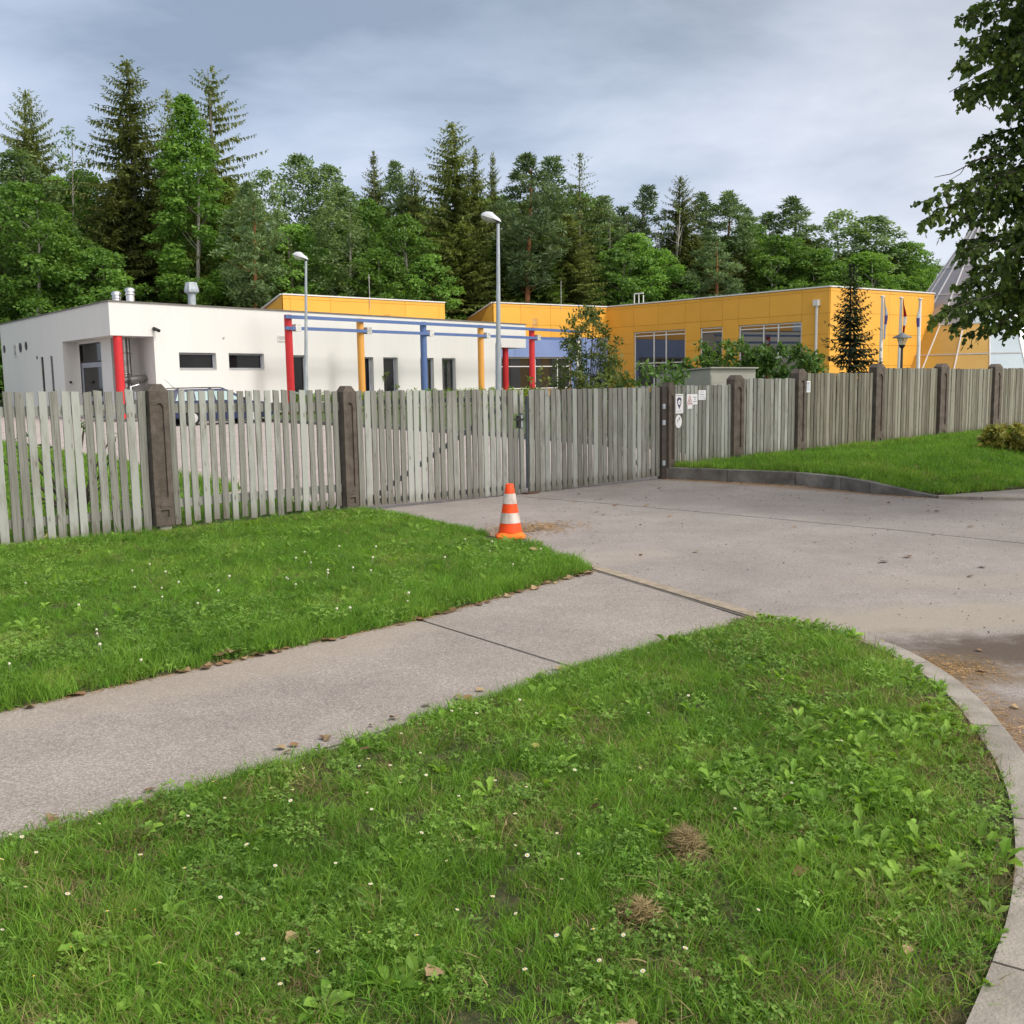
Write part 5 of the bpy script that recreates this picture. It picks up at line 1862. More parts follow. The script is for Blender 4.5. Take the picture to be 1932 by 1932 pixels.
def trunk_mesh(h, r0, r1, seed, mtl, limbs=(), lean=.15, n=7):
    rng = random.Random(seed)
    mb = MB()
    pts, rad = [], []
    ph = rng.uniform(0, 6)
    for i in range(9):
        t = i / 8
        pts.append((lean * math.sin(t * 3 + ph) - lean * math.sin(ph), lean * math.cos(t * 2.4 + ph) - lean * math.cos(ph), h * t))
        rad.append(r0 * (1 - t) ** .8 + r1)
    mb.tube(pts, rad, n)
    for (zb, tip, r) in limbs:
        k = min(7, int(zb / h * 8))
        f = zb / h * 8 - k
        b = Vector(pts[k]).lerp(Vector(pts[k + 1]), f)
        tip = Vector(tip)
        mid = b.lerp(tip, .5) + Vector((0, 0, -.12 * (tip - b).length * .5))
        mb.tube([b, mid, tip], [r, r * .65, r * .22], 5, caps=False)
    me = bpy.data.meshes.new('trunk')
    me.from_pydata(mb.v, [], mb.f)
    me.polygons.foreach_set('use_smooth', mb.sm)
    me.materials.append(mtl)
    return me


def limbs_for(lobes, h, seed, k=12, r=.07, rise=.8):
    rng = random.Random(seed)
    ls = rng.sample(lobes, min(k, len(lobes)))
    out = []
    for (x, y, z, q) in ls:
        out.append((max(.12 * h, z - rise * math.hypot(x, y) - .6), (x, y, z), r))
    return out


PROTO = {}


def proto(kind):
    """list of (crown mesh, trunk mesh, nominal height, nominal width) for a kind of tree"""
    if kind in PROTO:
        return PROTO[kind]
    out = []
    if kind in ('spruce', 'sprucedark', 'spruceyoung', 'sprucedroop', 'sprucedry'):
        for s in range({'spruce': 4, 'sprucedark': 3, 'spruceyoung': 3, 'sprucedroop': 1, 'sprucedry': 1}[kind]):
            H, Wd = 25.0, 7.0
            kw = dict(spruce=dict(z0=.10 + .04 * (s % 2), nb=7 + s % 2, step=.50, spray=.86, hang=.5 + .2 * s, ragged=.30 + .08 * s, power=.68 + .08 * s, full=.34 + .07 * s, droop=.22 + .12 * s),
                      sprucedark=dict(z0=.03, nb=8, step=.50, spray=1.0, hang=.6, ragged=.25, power=.75, full=.5),
                      spruceyoung=dict(z0=.02, nb=8, step=.48, spray=.95, hang=.5, ragged=.25, power=.8, full=.7),
                      sprucedroop=dict(z0=.12, nb=5, step=.62, spray=.85, hang=1.2, ragged=.5, power=.62, dens=.9, full=.36),
                      sprucedry=dict(z0=.12, nb=5, step=.55, spray=.62, hang=.6, ragged=.55, power=.7, dens=.8, full=.45))[kind]
            V, F = spruce_crown(H, Wd, 100 + s * 7 + len(kind), **kw)
            mt_ = M['spruceyoung'] if kind == 'spruceyoung' else M['spruce']
            rng = random.Random(s)
            lm = []
            for i in range(34):
                z = H * rng.uniform(.06, .8)
                a = rng.uniform(0, 6.28)
                L_ = (Wd / 2) * (1 - z / H) * rng.uniform(.5, .95)
                lm.append((z, (L_ * math.cos(a), L_ * math.sin(a), z - .18 * L_), .035))
            out.append((npmesh('crown', V, F, mt_), trunk_mesh(H * .985, .27, .02, s, M['barkdark'] if kind == 'sprucedark' else M['bark'], lm), H, Wd))
    elif kind in ('pine', 'pinered'):
        for s in range(3):
            H, Wd = 22.0, 4.6
            pf = lambda t: (.45 + .75 * math.sin(min(1, t * 1.2 + .1) * PI * .8)) * (1 if t < .6 else max(.1, 1 - ((t - .6) / .42) ** 1.6))
            lb = crown_lobes(H, Wd, 200 + s, .46 if kind == 'pinered' else .34, 58, pf, (.6, 1.2))
            V, F = lobe_crown(lb, 300 + s, per=330, leaf=.40, flat=.72, hang=-.75, ratio=.26, shell=.3)
            out.append((npmesh('crown', V, F, M['pine']), trunk_mesh(H * .96, .20, .03, s, M['barkred'] if kind == 'pinered' else M['bark'], limbs_for(lb, H, s, 22, .05, .35), .25), H, Wd))
    elif kind in ('broad', 'broaddark', 'broadyoung', 'broadtall'):
        for s in range({'broad': 3, 'broaddark': 2, 'broadyoung': 1, 'broadtall': 1}[kind]):
            H, Wd = (26.0, 8.0) if kind == 'broadtall' else (16.0, 6.5)
            pf = (lambda t: 1.05 * (1 - t) ** .55 * (1 if t > .2 else .75 + t * 1.2)) if kind == 'broadtall' else (lambda t: math.sqrt(max(.015, 1 - ((t - .40) / .605) ** 2)) * 1.08)
            nl = 190 if kind == 'broadtall' else 125
            lb = crown_lobes(H, Wd, 400 + s + len(kind), .08 if kind != 'broadyoung' else .2, nl, pf, (.6, 1.35))
            V, F = lobe_crown(lb, 500 + s, per=270, leaf=.255, flat=.66, ratio=.66)
            mt_ = M['broaddark'] if kind == 'broaddark' else M['broad']
            out.append((npmesh('crown', V, F, mt_), trunk_mesh(H * .93, .17, .02, s + 3, M['barkpale'] if kind != 'broaddark' else M['bark'], limbs_for(lb, H, s, 14, .032, 1.0), .35), H, Wd))
    elif kind in ('aspen', 'aspenlight', 'birch', 'thin'):
        H, Wd = (22.0, 5.2) if kind != 'birch' else (18.0, 5.0)
        for s in range(2):
            pf = lambda t: math.sqrt(max(.015, 1 - ((t - .42) / .585) ** 2)) * 1.05
            lb = crown_lobes(H, Wd, 600 + s + len(kind), .22 if kind != 'thin' else .3, {'aspen': 210, 'aspenlight': 180, 'birch': 130, 'thin': 65}[kind], pf, (.6, 1.1))
            V, F = lobe_crown(lb, 700 + s, per={'aspen': 190, 'aspenlight': 165, 'birch': 150, 'thin': 75}[kind], leaf=.24, flat=.85, hang=.5 if kind == 'birch' else 0, ratio=.7, shell=.35)
            out.append((npmesh('crown', V, F, M['aspen']), trunk_mesh(H * .95, .15, .02, s + 9, M['barkpale'], limbs_for(lb, H, s, 16, .03, 1.3), .4), H, Wd))
    elif kind == 'dead':
        H, Wd = 18.0, 3.4
        rng = random.Random(4)
        lm = [(H * rng.uniform(.3, .9), (rng.uniform(-1.6, 1.6), rng.uniform(-1.6, 1.6), H * rng.uniform(.5, 1.0)), .05) for _ in range(16)]
        lm = [(a, (b[0], b[1], max(b[2], a + .8)), r) for a, b, r in lm]
        lb = crown_lobes(H, Wd, 31, .35, 12, lambda t: .8, (.35, .6))
        V, F = lobe_crown(lb, 33, per=60, leaf=.22)
        out.append((npmesh('crown', V, F, M['aspen']), trunk_mesh(H, .16, .02, 5, M['barkpale'], lm, .5), H, Wd))
    PROTO[kind] = out
    return out


NAMES = {'spruce': 'spruce_tree', 'sprucedark': 'spruce_tree', 'spruceyoung': 'spruce_tree', 'sprucedroop': 'spruce_tree', 'sprucedry': 'spruce_tree',
         'pine': 'pine_tree', 'pinered': 'pine_tree', 'birch': 'birch_tree', 'dead': 'dead_tree', 'aspen': 'aspen_tree', 'aspenlight': 'aspen_tree', 'thin': 'aspen_tree'}
tr = random.Random(11)
tcount = {}
WIDEN = dict(spruce=1.12, sprucedark=1.35, spruceyoung=1.3, sprucedroop=1.05, sprucedry=1.15, pine=1.45, pinered=1.4, broad=1.22, broaddark=1.4, broadyoung=1.35, broadtall=1.28, aspen=1.18, aspenlight=1.25, birch=1.4, thin=1.3, dead=1.1)


def tree(kind, x, y, h, w, label, group='trees of the wood behind the buildings'):
    pr = proto(kind)
    i = tcount.get(kind, 0)
    tcount[kind] = i + 1
    cm_, tm_, H, Wd = pr[i % len(pr)]
    o = empty(NAMES.get(kind, 'broadleaf_tree'), (x, y, 0), label, 'tree', group, rz=tr.uniform(0, 6.28))
    w *= WIDEN.get(kind, 1.35)
    s = (w / Wd, w / Wd, h / H)
    link('crown', cm_, o, sc=s)
    link('trunk', tm_, o, sc=((s[0] + .5) / 1.5 if s[0] < 1 else s[0], (s[1] + .5) / 1.5 if s[1] < 1 else s[1], s[2]))
    return o


WOOD = [
    ('spruce', -44.8, 100.0, 29.4, 6.6, 'spruce with its tip in the sky at the far left edge'),
    ('aspen', -44.3, 96.0, 23.0, 6.6, 'grey-green rounded tree crown below the leftmost spruce tip'),
    ('thin', -40.2, 98.0, 25.5, 4.2, 'thin half bare pale tree right of the leftmost spruce'),
    ('broad', -40.3, 88.0, 18.6, 7.4, 'bright green leafy tree right behind the left end of the white building'),
    ('broad', -40.6, 101.0, 22.2, 6.8, 'leafy crown between the leftmost spruce and the tallest spruce'),
    ('spruce', -34.6, 98.0, 31.4, 9.2, 'tallest spruce of the wood, left of the bright green alder'),
    ('spruce', -31.9, 101.0, 29.6, 6.0, 'narrow spruce tip just right of the tallest spruce'),
    ('broadtall', -28.0, 93.0, 26.7, 8.6, 'tall bright green alder in front of the big spruces above the ribbed roof ventilator'),
    ('sprucedroop', -27.1, 99.0, 31.0, 8.8, 'spruce with sparse hanging branches right of the tall alder'),
    ('sprucedark', -35.2, 95.0, 20.5, 6.8, 'dark lower spruce at the foot of the tallest spruce'),
    ('broaddark', -39.6, 92.0, 16.9, 6.4, 'dark leafy tree over the left wing of the white roof'),
    ('broaddark', -35.3, 90.0, 13.4, 6.0, 'low dark leafy tree behind the two steel flues'),
    ('pinered', -21.7, 88.2, 18.3, 3.7, 'pine with a thin orange trunk right of the tall alder'),
    ('sprucedark', -25.3, 96.0, 20.5, 6.2, 'dark spruce behind the thin orange trunked pine'),
    ('birch', -22.1, 97.0, 21.2, 3.8, 'slim birch top right of the hanging spruce'),
    ('broaddark', -18.4, 92.0, 15.5, 6.0, 'dark leafy tree behind the left yellow block'),
    ('aspen', -20.4, 104.0, 23.9, 5.6, 'left of the two blue-green aspens standing close together'),
    ('aspen', -17.6, 104.5, 23.0, 5.4, 'right of the two blue-green aspens standing close together'),
    ('aspenlight', -14.4, 91.0, 18.4, 5.2, 'pale green aspen with a white trunk right of the shorter street lamp'),
    ('spruceyoung', -19.8, 92.0, 15.7, 5.0, 'yellow-green young spruce behind the shorter street lamp'),
    ('spruce', -12.9, 103.0, 24.1, 5.6, 'dark spruce tip above the white-trunked aspen'),
    ('pine', -11.0, 104.0, 23.0, 4.4, 'pine crown just right of the spruce above the white-trunked aspen'),
    ('spruce', -9.0, 102.0, 22.1, 4.4, 'small spruce tip left of the big broad spruce in the middle'),
    ('broad', -12.7, 95.0, 18.1, 5.0, 'leafy tree between the white-trunked aspen and the big middle spruce'),
    ('broad', -8.9, 91.0, 16.0, 5.6, 'round leafy tree above the gap between the two yellow roofs'),
    ('broad', -11.2, 89.0, 12.9, 5.4, 'low leafy tree right behind the end of the left yellow block'),
    ('broaddark', -6.7, 90.0, 12.5, 4.4, 'low dark tree in the gap between the yellow roofs'),
    ('spruce', -5.0, 98.0, 25.4, 8.2, 'big broad dark spruce in the middle of the wood'),
    ('spruce', -2.9, 97.0, 22.9, 5.4, 'second spruce tip leaning on the big middle spruce'),
    ('spruce', -1.3, 101.0, 23.4, 3.8, 'slender spruce spire above the taller street lamp'),
    ('sprucedark', -4.0, 92.0, 15.4, 7.0, 'dark lower spruce below the big middle spruce'),
    ('spruceyoung', -.9, 94.0, 14.7, 6.4, 'young spruce behind the post of the taller street lamp'),
    ('pinered', 1.7, 91.0, 20.8, 4.9, 'pine with a bare orange trunk right of the taller street lamp'),
    ('pine', 4.4, 103.0, 23.1, 5.2, 'grey-green pine crown right of the orange trunked pine'),
    ('spruceyoung', 2.8, 93.0, 15.5, 5.8, 'young spruce below the orange trunked pine'),
    ('sprucedry', 7.0, 100.0, 23.0, 6.2, 'dry half bare spruce above the concave corner of the yellow building'),
    ('sprucedark', 5.4, 95.0, 16.6, 6.0, 'dark lower spruce left of the dry spruce'),
    ('pine', 9.4, 102.0, 19.1, 4.4, 'pine right beside the dry spruce'),
    ('pine', 11.6, 106.0, 18.7, 4.4, 'low pine crown at the dip of the tree line'),
    ('pine', 14.4, 108.0, 21.2, 4.4, 'pine with open crown left of the pointed spruce on the right'),
    ('spruce', 17.3, 105.0, 21.6, 5.0, 'pointed dark spruce above the right yellow wing'),
    ('pine', 20.0, 108.0, 20.3, 4.4, 'pine just right of the pointed spruce'),
    ('pinered', 22.5, 107.0, 20.2, 4.8, 'pine with reddish trunk, second right of the pointed spruce'),
    ('pine', 24.7, 109.0, 18.8, 4.0, 'smaller pine, third right of the pointed spruce'),
    ('dead', 15.7, 103.0, 17.8, 3.6, 'pale dead tree with forked bare limbs left of the pointed spruce'),
    ('broad', 12.1, 99.0, 15.2, 5.8, 'fresh green tree behind the roof ladder'),
    ('broadyoung', 14.0, 98.0, 13.6, 5.4, 'light green young tree right of the roof ladder'),
    ('broaddark', 9.9, 97.0, 13.6, 5.2, 'dark leafy tree left of the roof ladder'),
    ('sprucedark', 18.1, 102.0, 15.6, 5.6, 'dark low spruce under the pointed spruce'),
    ('pinered', 19.0, 97.5, 14.6, 3.8, 'lower pine with a bare reddish stem rising just above the yellow roof'),
    ('pine', 27.3, 110.0, 18.6, 4.8, 'left of the pair of pines before the round birches'),
    ('pine', 29.5, 109.0, 19.9, 5.6, 'right and taller of the pair of pines before the round birches'),
    ('broad', 26.6, 102.0, 15.2, 7.0, 'broad green tree below the pair of pines'),
    ('sprucedark', 23.2, 104.0, 14.2, 5.0, 'dark spruce between the reddish pines and the broad green tree'),
    ('broad', 30.2, 101.0, 13.7, 6.4, 'green tree over the corner of the yellow building'),
    ('birch', 35.0, 110.0, 18.7, 6.4, 'birch with sky showing through its crown above the garden spruce'),
    ('aspen', 38.0, 109.0, 17.9, 7.6, 'full rounded green crown right of the see-through birch'),
    ('broad', 35.5, 104.0, 13.7, 7.8, 'broad green tree behind the garden spruce'),
    ('broad', 41.0, 108.0, 15.1, 7.0, 'rounded tree at the right end of the wood'),
    ('broad', 40.9, 105.0, 11.4, 5.2, 'low tree between the flagpoles and the glass cone'),
    ('broaddark', 31.5, 100.0, 12.1, 5.4, 'dark leafy tree behind the convex corner of the yellow building'),
    ('birch', 51.1, 125.0, 14.6, 5.4, 'far birch with hanging twigs at the edge of the glass cone')]
for row in WOOD:
    tree(*row)


# darker rows behind and beside, one label: nothing tells these apart
def fill_top(x, y):
    px = 966 + 1932 * x / y
    xs = [-400, 0, 450, 520, 640, 900, 1120, 1240, 1400, 1560, 1700, 1790, 2300]
    ys = [330, 320, 330, 380, 385, 350, 380, 450, 430, 465, 490, 560, 480]
    return np.interp(px, xs, ys)


fr_ = random.Random(21)
for row_y, sp_ in ((108, 2.9), (116, 3.4)):
    x = -78.0
    while x < 64:
        y = row_y + fr_.uniform(-2, 2)
        top = fill_top(x, y) + fr_.uniform(5, 45)
        h = EYE + (720 - top) / 1932 * y
        if not (44 < x and y < 112):
            k = fr_.choice(['sprucedark', 'sprucedark', 'spruceyoung', 'broaddark']) if x < 22 else fr_.choice(['broaddark', 'broad', 'sprucedark'])
            tree(k, x, y, h, fr_.uniform(6.0, 8.0), 'shaded tree deep in the wood, showing only between the trees before it', 'shaded trees deep in the wood')
        x += sp_ * fr_.uniform(.85, 1.15)
for i in range(10):                                         # the wood goes on beyond the left edge
    tree(fr_.choice(['spruce', 'broad', 'sprucedark']), -50 - i * 3.2, 96 + fr_.uniform(-5, 8), fr_.uniform(17, 26), 7, 'tree of the wood standing beyond the left edge', 'trees beyond the left edge')

# understorey
rng = np.random.default_rng(77)
lb = []
for i in range(330):
    x = rng.uniform(-62, 46)
    y = rng.uniform(95, 106) if x > -6 else rng.uniform(91, 101)
    if (x - CX) ** 2 + (y - CY) ** 2 < 13 ** 2 or (x > -7 and y < 97):
        continue
    r = rng.uniform(.8, 1.9)
    lb.append((x, y, rng.uniform(.5, 6.5), r))
V, F = lobe_crown(lb, 78, per=45, leaf=.42, flat=.8)
o = link('undergrowth', npmesh('undergrowth', V, F, M['broaddark']))
tag(o, 'dark undergrowth between the trunks of the wood', 'undergrowth', kind='stuff')


# ------------------------------------------------------------------ shrubs and small garden trees
def shrub(name, x, y, z0, h, w, label, mtl, leaf, n=26, per=420, profile=None, cat='shrub', seed=1, group=None, ratio=.5, flat=.9, stems=9, hang=0., shell=.2, rr=None, d=None):
    o = empty(name, (x, y, z0), label, cat, group, rz=seed * 1.3)
    pf = profile or (lambda t: .75 + .35 * math.sin(t * PI))
    rr = rr or (w * .10, w * .2)
    lb_ = crown_lobes(h, w, seed, .12, n, pf, rr)
    V_, F_ = lobe_crown(lb_, seed + 50, per=per, leaf=leaf, flat=flat, ratio=ratio, hang=hang, shell=shell)
    link('foliage', npmesh('foliage', V_, F_, mtl), o)
    mb_ = MB()
    rs = random.Random(seed)
    for (a, b, c, r) in rs.sample(lb_, min(stems, len(lb_))):
        mb_.tube([(a * .08, b * .08, 0), (a * .5, b * .5, c * .55), (a, b, c)], [.022, .016, .007], 5, caps=False)
    mb_.build('stem', M['barkdark'], o, world=False)
    return o


con = lambda t: max(.06, 1.05 - t)
# small copper green conifer
shrub('garden_conifer', 3.05, 40, 0, 4.35, 2.75, 'feathery copper tinged conifer in front of the blue entrance wall', M['copper'], .19, 85, 650,
      lambda t: 1.0 * math.sqrt(max(.03, 1 - ((t - .36) / .66) ** 2)), 'tree', 5, ratio=.34, flat=.8, stems=30, shell=.05, rr=(.28, .5))
# dark garden spruce in front of the yellow corner
o = empty('garden_spruce', (11.85, 36, 0), 'thin dark spruce standing alone before the corner of the yellow building', 'tree')
V, F = spruce_crown(5.4, 2.2, 8, z0=.12, droop=-.10, nb=9, step=.18, spray=.30, dens=2.2, hang=.2, ragged=.42, power=.75, full=.8)
link('crown', npmesh('crown', V, F, M['darkspruce']), o)
link('trunk', trunk_mesh(5.3, .07, .012, 4, M['barkdark'], (), .03), o)
shrub('leafy_shrub', 6.9, 34, 0, 2.75, 2.3, 'left half of the tall shrubs before the yellow wing, above the shed roof', M['rhodo'], .19, 46, 1100, seed=3, stems=14, group='shrubs before the yellow wing')
shrub('leafy_shrub', 8.7, 33.6, 0, 2.55, 2.6, 'right half of the tall shrubs, beside the white downpipe', M['rhodo'], .19, 48, 1100, seed=4, stems=14, group='shrubs before the yellow wing')
shrub('leafy_shrub', 10.1, 34.5, 0, 2.35, 1.2, 'slim shrub between the tall shrubs and the dark garden spruce', M['rhodo'], .17, 20, 1000, seed=6, group='shrubs before the yellow wing')
shrub('leafy_shrub', 2.6, 27.5, 0, 1.80, 1.7, 'yellow-green bush over the middle of the right gate leaf', M['sapling'], .13, 34, 1000, seed=7, group='bushes behind the gate')
shrub('leafy_shrub', 3.9, 27.2, 0, 1.98, 1.8, 'darker bush left of the shed', M['rhodo'], .14, 40, 1000, seed=8, group='bushes behind the gate')
shrub('leafy_shrub', .75, 27.5, 0, 1.85, 1.0, 'small sparse bush by the red columns, over the gate middle', M['sapling'], .12, 15, 900, seed=9, group='bushes behind the gate', rr=(.13, .22))
shrub('sapling', -4.75, 40.0, 0, 2.05, .9, 'thin twiggy sapling in front of the second pair of tall windows', M['sapling'], .14, 8, 160, seed=10, rr=(.12, .2))
shrub('rose_bush', -5.35, 12.45, 0, 1.15, 1.5, 'loose dark twiggy bush right behind the left picket panels', M['rhodo'], .06, 16, 420, seed=12, stems=14, rr=(.08, .16))
shrub('juniper_bush', 8.85, 17.6, .14, .50, 1.3, 'low yellowish juniper bush on the grass at the right edge', M['juniper'], .10, 34, 7000, seed=13, rr=(.14, .22), ratio=.45)
# hedge in front of the pergola
hd = empty('hedge', (-10, 52.4, 0), 'clipped bright green hedge along the foot of the pergola', 'hedge')
HF = Face((FRONT.o.x + FRONT.n.x * 3.6, FRONT.o.y + FRONT.n.y * 3.6), d=FRONT.d)
lb = []
rng = np.random.default_rng(5)
for i in range(170):
    u = 8.2 + i * .132
    q = HF.p(u, rng.uniform(.35, .95), rng.uniform(-.25, .25))
    lb.append((q.x + 10, q.y - 52.4, q.z, rng.uniform(.26, .36)))
V, F = lobe_crown(lb, 6, per=700, leaf=.12, flat=.9)
link('foliage', npmesh('foliage', V, F, M['hedge']), hd)
hb = MB()
for i in range(24):
    q = HF.p(8.5 + i * .92, 0)
    hb.tube([q, q + Vector((0, 0, .5))], .03, 5)
hb.build('stem', M['barkdark'], hd)
fb = MB()
HF.box(fb, 6.5, 31, .0, .16, .45, 1.5)
tag(fb.build('flower_bed', M['soil'], None), 'narrow planted bed between the hedge and the grass', 'flower bed', kind='structure')
lb = []
for i in range(120):
    q = HF.p(6.6 + i * .20, .3, rng.uniform(.6, 1.35))
    lb.append((q.x, q.y, q.z, rng.uniform(.12, .22)))
V, F = lobe_crown(lb, 7, per=900, leaf=.13, flat=.6)
tag(link('bed_plants', npmesh('bed_plants', V, F, M['aspen'])), 'pale variegated plants filling the bed below the hedge', 'plants', kind='stuff')

# ------------------------------------------------------------------ the linden hanging in from the right
ld = empty('linden_tree', (8.3, 12.3, 0.0), 'large linden whose dark leafy branches hang in at the top right', 'tree')
rng = np.random.default_rng(15)




tips = [(4.66, 11.0, 5.60), (4.87, 11.3, 5.25), (4.74, 11.2, 4.78), (4.88, 11.3, 4.40), (5.05, 11.4, 4.02), (4.92, 11.0, 3.62), (4.20, 10.7, 3.28), (4.20, 10.7, 3.10), (4.55, 11.0, 3.02),
        (4.72, 10.9, 2.78), (4.26, 10.5, 2.12), (4.62, 11.0, 2.25), (4.98, 10.8, 2.0), (5.22, 10.9, 2.0), (5.35, 10.7, 2.55), (5.0, 11.6, 2.9), (4.95, 11.8, 3.4), (5.1, 11.4, 3.2),
        (4.80, 11.2, 5.0), (4.95, 11.6, 4.6), (5.15, 11.2, 4.9), (5.2, 11.0, 5.5), (5.0, 11.6, 5.9), (5.25, 11.2, 4.3), (5.3, 11.3, 3.7), (5.25, 11.0, 3.0), (5.1, 10.8, 2.45), (4.75, 10.9, 2.45), (5.0, 10.6, 2.7), (4.6, 10.8, 2.05)]
for i in range(190):                                       # fill between the outline and the trunk
    z = rng.uniform(1.9, 7.6)
    tips.append((5.15 + 2.0 * rng.random() ** 1.5, rng.uniform(9.8, 12.4), z))
for i in range(75):                                        # crown out of sight, larger and sparser
    a = rng.uniform(0, 2 * PI)
    z = rng.uniform(2.6, 11)
    r = rng.uniform(2.2, 3.6) * (1 - max(0, z - 7) / 6)
    q = (8.3 + r * math.cos(a), 12.3 + r * math.sin(a), z)
    if q[0] > 5.3:
        tips.append(q)
wood = MB()
tz = [(8.3, 12.3, 0), (8.28, 12.28, 1.5), (8.35, 12.3, 3), (8.3, 12.35, 6), (8.3, 12.3, 10.5)]
wood.tube([(x - 8.3, y - 12.3, z) for x, y, z in tz], [.30, .24, .21, .14, .03], 12)
Ps, Ds, Ns, Ls, Ws = [], [], [], [], []
for ti, tp in enumerate(tips):
    tp = np.array(tp)
    base = np.array([8.3, 12.3, min(9.8, max(1.9, tp[2] + rng.uniform(-.4, .9)))])
    ln_ = np.linalg.norm(tp - base)
    mid = base * .45 + tp * .55 + np.array([0, 0, .20 * ln_]) + rng.normal(0, .12, 3)
    ts = np.linspace(0, 1, 9)[:, None]
    crv = (1 - ts) ** 2 * base + 2 * ts * (1 - ts) * mid + ts ** 2 * tp
    o8 = np.array([8.3, 12.3, 0])
    wood.tube([tuple(p) for p in (crv - o8)], [.04, .035, .03, .024, .019, .015, .011, .008, .004], 5, caps=False)
    inview = ti < 220
    nt = int(ln_ / (.040 if inview else .17))
    for k in range(nt):
        t = .28 + .72 * (k + rng.random()) / nt
        p0 = (1 - t) ** 2 * base + 2 * t * (1 - t) * mid + t ** 2 * tp
        dr = 2 * (1 - t) * (mid - base) + 2 * t * (tp - mid)
        dr = dr / np.linalg.norm(dr)
        td = dr * .6 + rng.normal(0, .55, 3) + np.array([0, 0, -.25])
        td /= np.linalg.norm(td)
        tl = rng.uniform(.10, .30) * (1 if t < .9 else .5)
        nl = rng.integers(5, 9)
        for j in range(nl):
            q = p0 + td * tl * (j + .6) / nl + np.array([0, 0, -.05 * ((j + .6) / nl) ** 2])
            Ps.append(q)
            dd = td * .55 + rng.normal(0, .5, 3) + np.array([0, 0, -.55])
            Ds.append(dd)
            Ns.append(np.array([-.2, -.45, .75]) + rng.normal(0, .6, 3))
            s_ = rng.uniform(.042, .072) * (1 if inview else 1.8)
            Ls.append(s_)
            Ws.append(s_ * .86)
Pb, D, Nn, Ln, Wd = np.array(Ps), unit(np.array(Ds)), np.array(Ns), np.array(Ls)[:, None], np.array(Ws)[:, None]
Sd = unit(np.cross(D, Nn))
Up = unit(np.cross(Sd, D))
prof = ((0, 0), (.12, .34), (.42, .5), (.75, .24), (1, 0), (.75, -.24), (.42, -.5), (.12, -.34))
pts = [Pb + D * Ln * a + Sd * Wd * b + Up * Wd * (abs(b) * .22 - .10 * a * a) for a, b in prof]
V = np.stack(pts, 1).reshape(-1, 3) - np.array([8.3, 12.3, 0])
n8 = np.arange(len(Pb))[:, None] * 8
F = np.concatenate([n8 + np.array([0, 1, 2, 3]), n8 + np.array([0, 3, 4, 5]), n8 + np.array([0, 5, 6, 7])])
link('crown', npmesh('crown', V, F, M['linden']), ld)
# one bare twig sticking out
wood.tube([(5.35 - 8.3, 11.2 - 12.3, 3.85), (4.95 - 8.3, 11.1 - 12.3, 3.78), (4.62 - 8.3, 11.0 - 12.3, 3.62), (4.45 - 8.3, 11.0 - 12.3, 3.59)], [.009, .007, .005, .003], 5)
wood.tube([(4.80 - 8.3, 11.06 - 12.3, 3.72), (4.72 - 8.3, 11.0 - 12.3, 3.62), (4.60 - 8.3, 11.0 - 12.3, 3.55)], [.005, .004, .0025], 5)
wood.build('trunk', M['barkdark'], ld, world=False)


# ------------------------------------------------------------------ grass, weeds, flowers, litter
def blades_mesh(name, n, spread, h, wdt, seed, mtl, bend=.5, seg=3):
    rng = np.random.default_rng(seed)
    V, F = [], []
    for i in range(n):
        a = rng.uniform(0, 2 * PI)
        r = spread * math.sqrt(rng.random())
        x, y = r * math.cos(a), r * math.sin(a)
        hh = h * rng.uniform(.45, 1.1)
        az = rng.uniform(0, 2 * PI)
        ln_ = hh * bend * rng.uniform(.2, 1.5)
        dx, dy = math.cos(az), math.sin(az)
        px, py = -dy, dx
        tw = rng.uniform(0, 2 * PI)
        px, py = math.cos(tw), math.sin(tw)
        w0 = wdt * rng.uniform(.7, 1.3)
        b = len(V)
        for k in range(seg):
            t = k / seg
            w = w0 * (1 - t * .55) * .5
            cx_, cy_ = x + dx * ln_ * t * t, y + dy * ln_ * t * t
            z = hh * (t - .25 * t * t * (ln_ / hh))
            V += [(cx_ - px * w, cy_ - py * w, z), (cx_ + px * w, cy_ + py * w, z)]
        V.append((x + dx * ln_, y + dy * ln_, hh * (1 - .25 * ln_ / hh)))
        for k in range(seg - 1):
            F.append((b + 2 * k, b + 2 * k + 1, b + 2 * k + 3, b + 2 * k + 2))
        F.append((b + 2 * seg - 2, b + 2 * seg - 1, b + 2 * seg))
    me = bpy.data.meshes.new(name)
    me.from_pydata(V, [], F)
    me.materials.append(mtl)
    return me


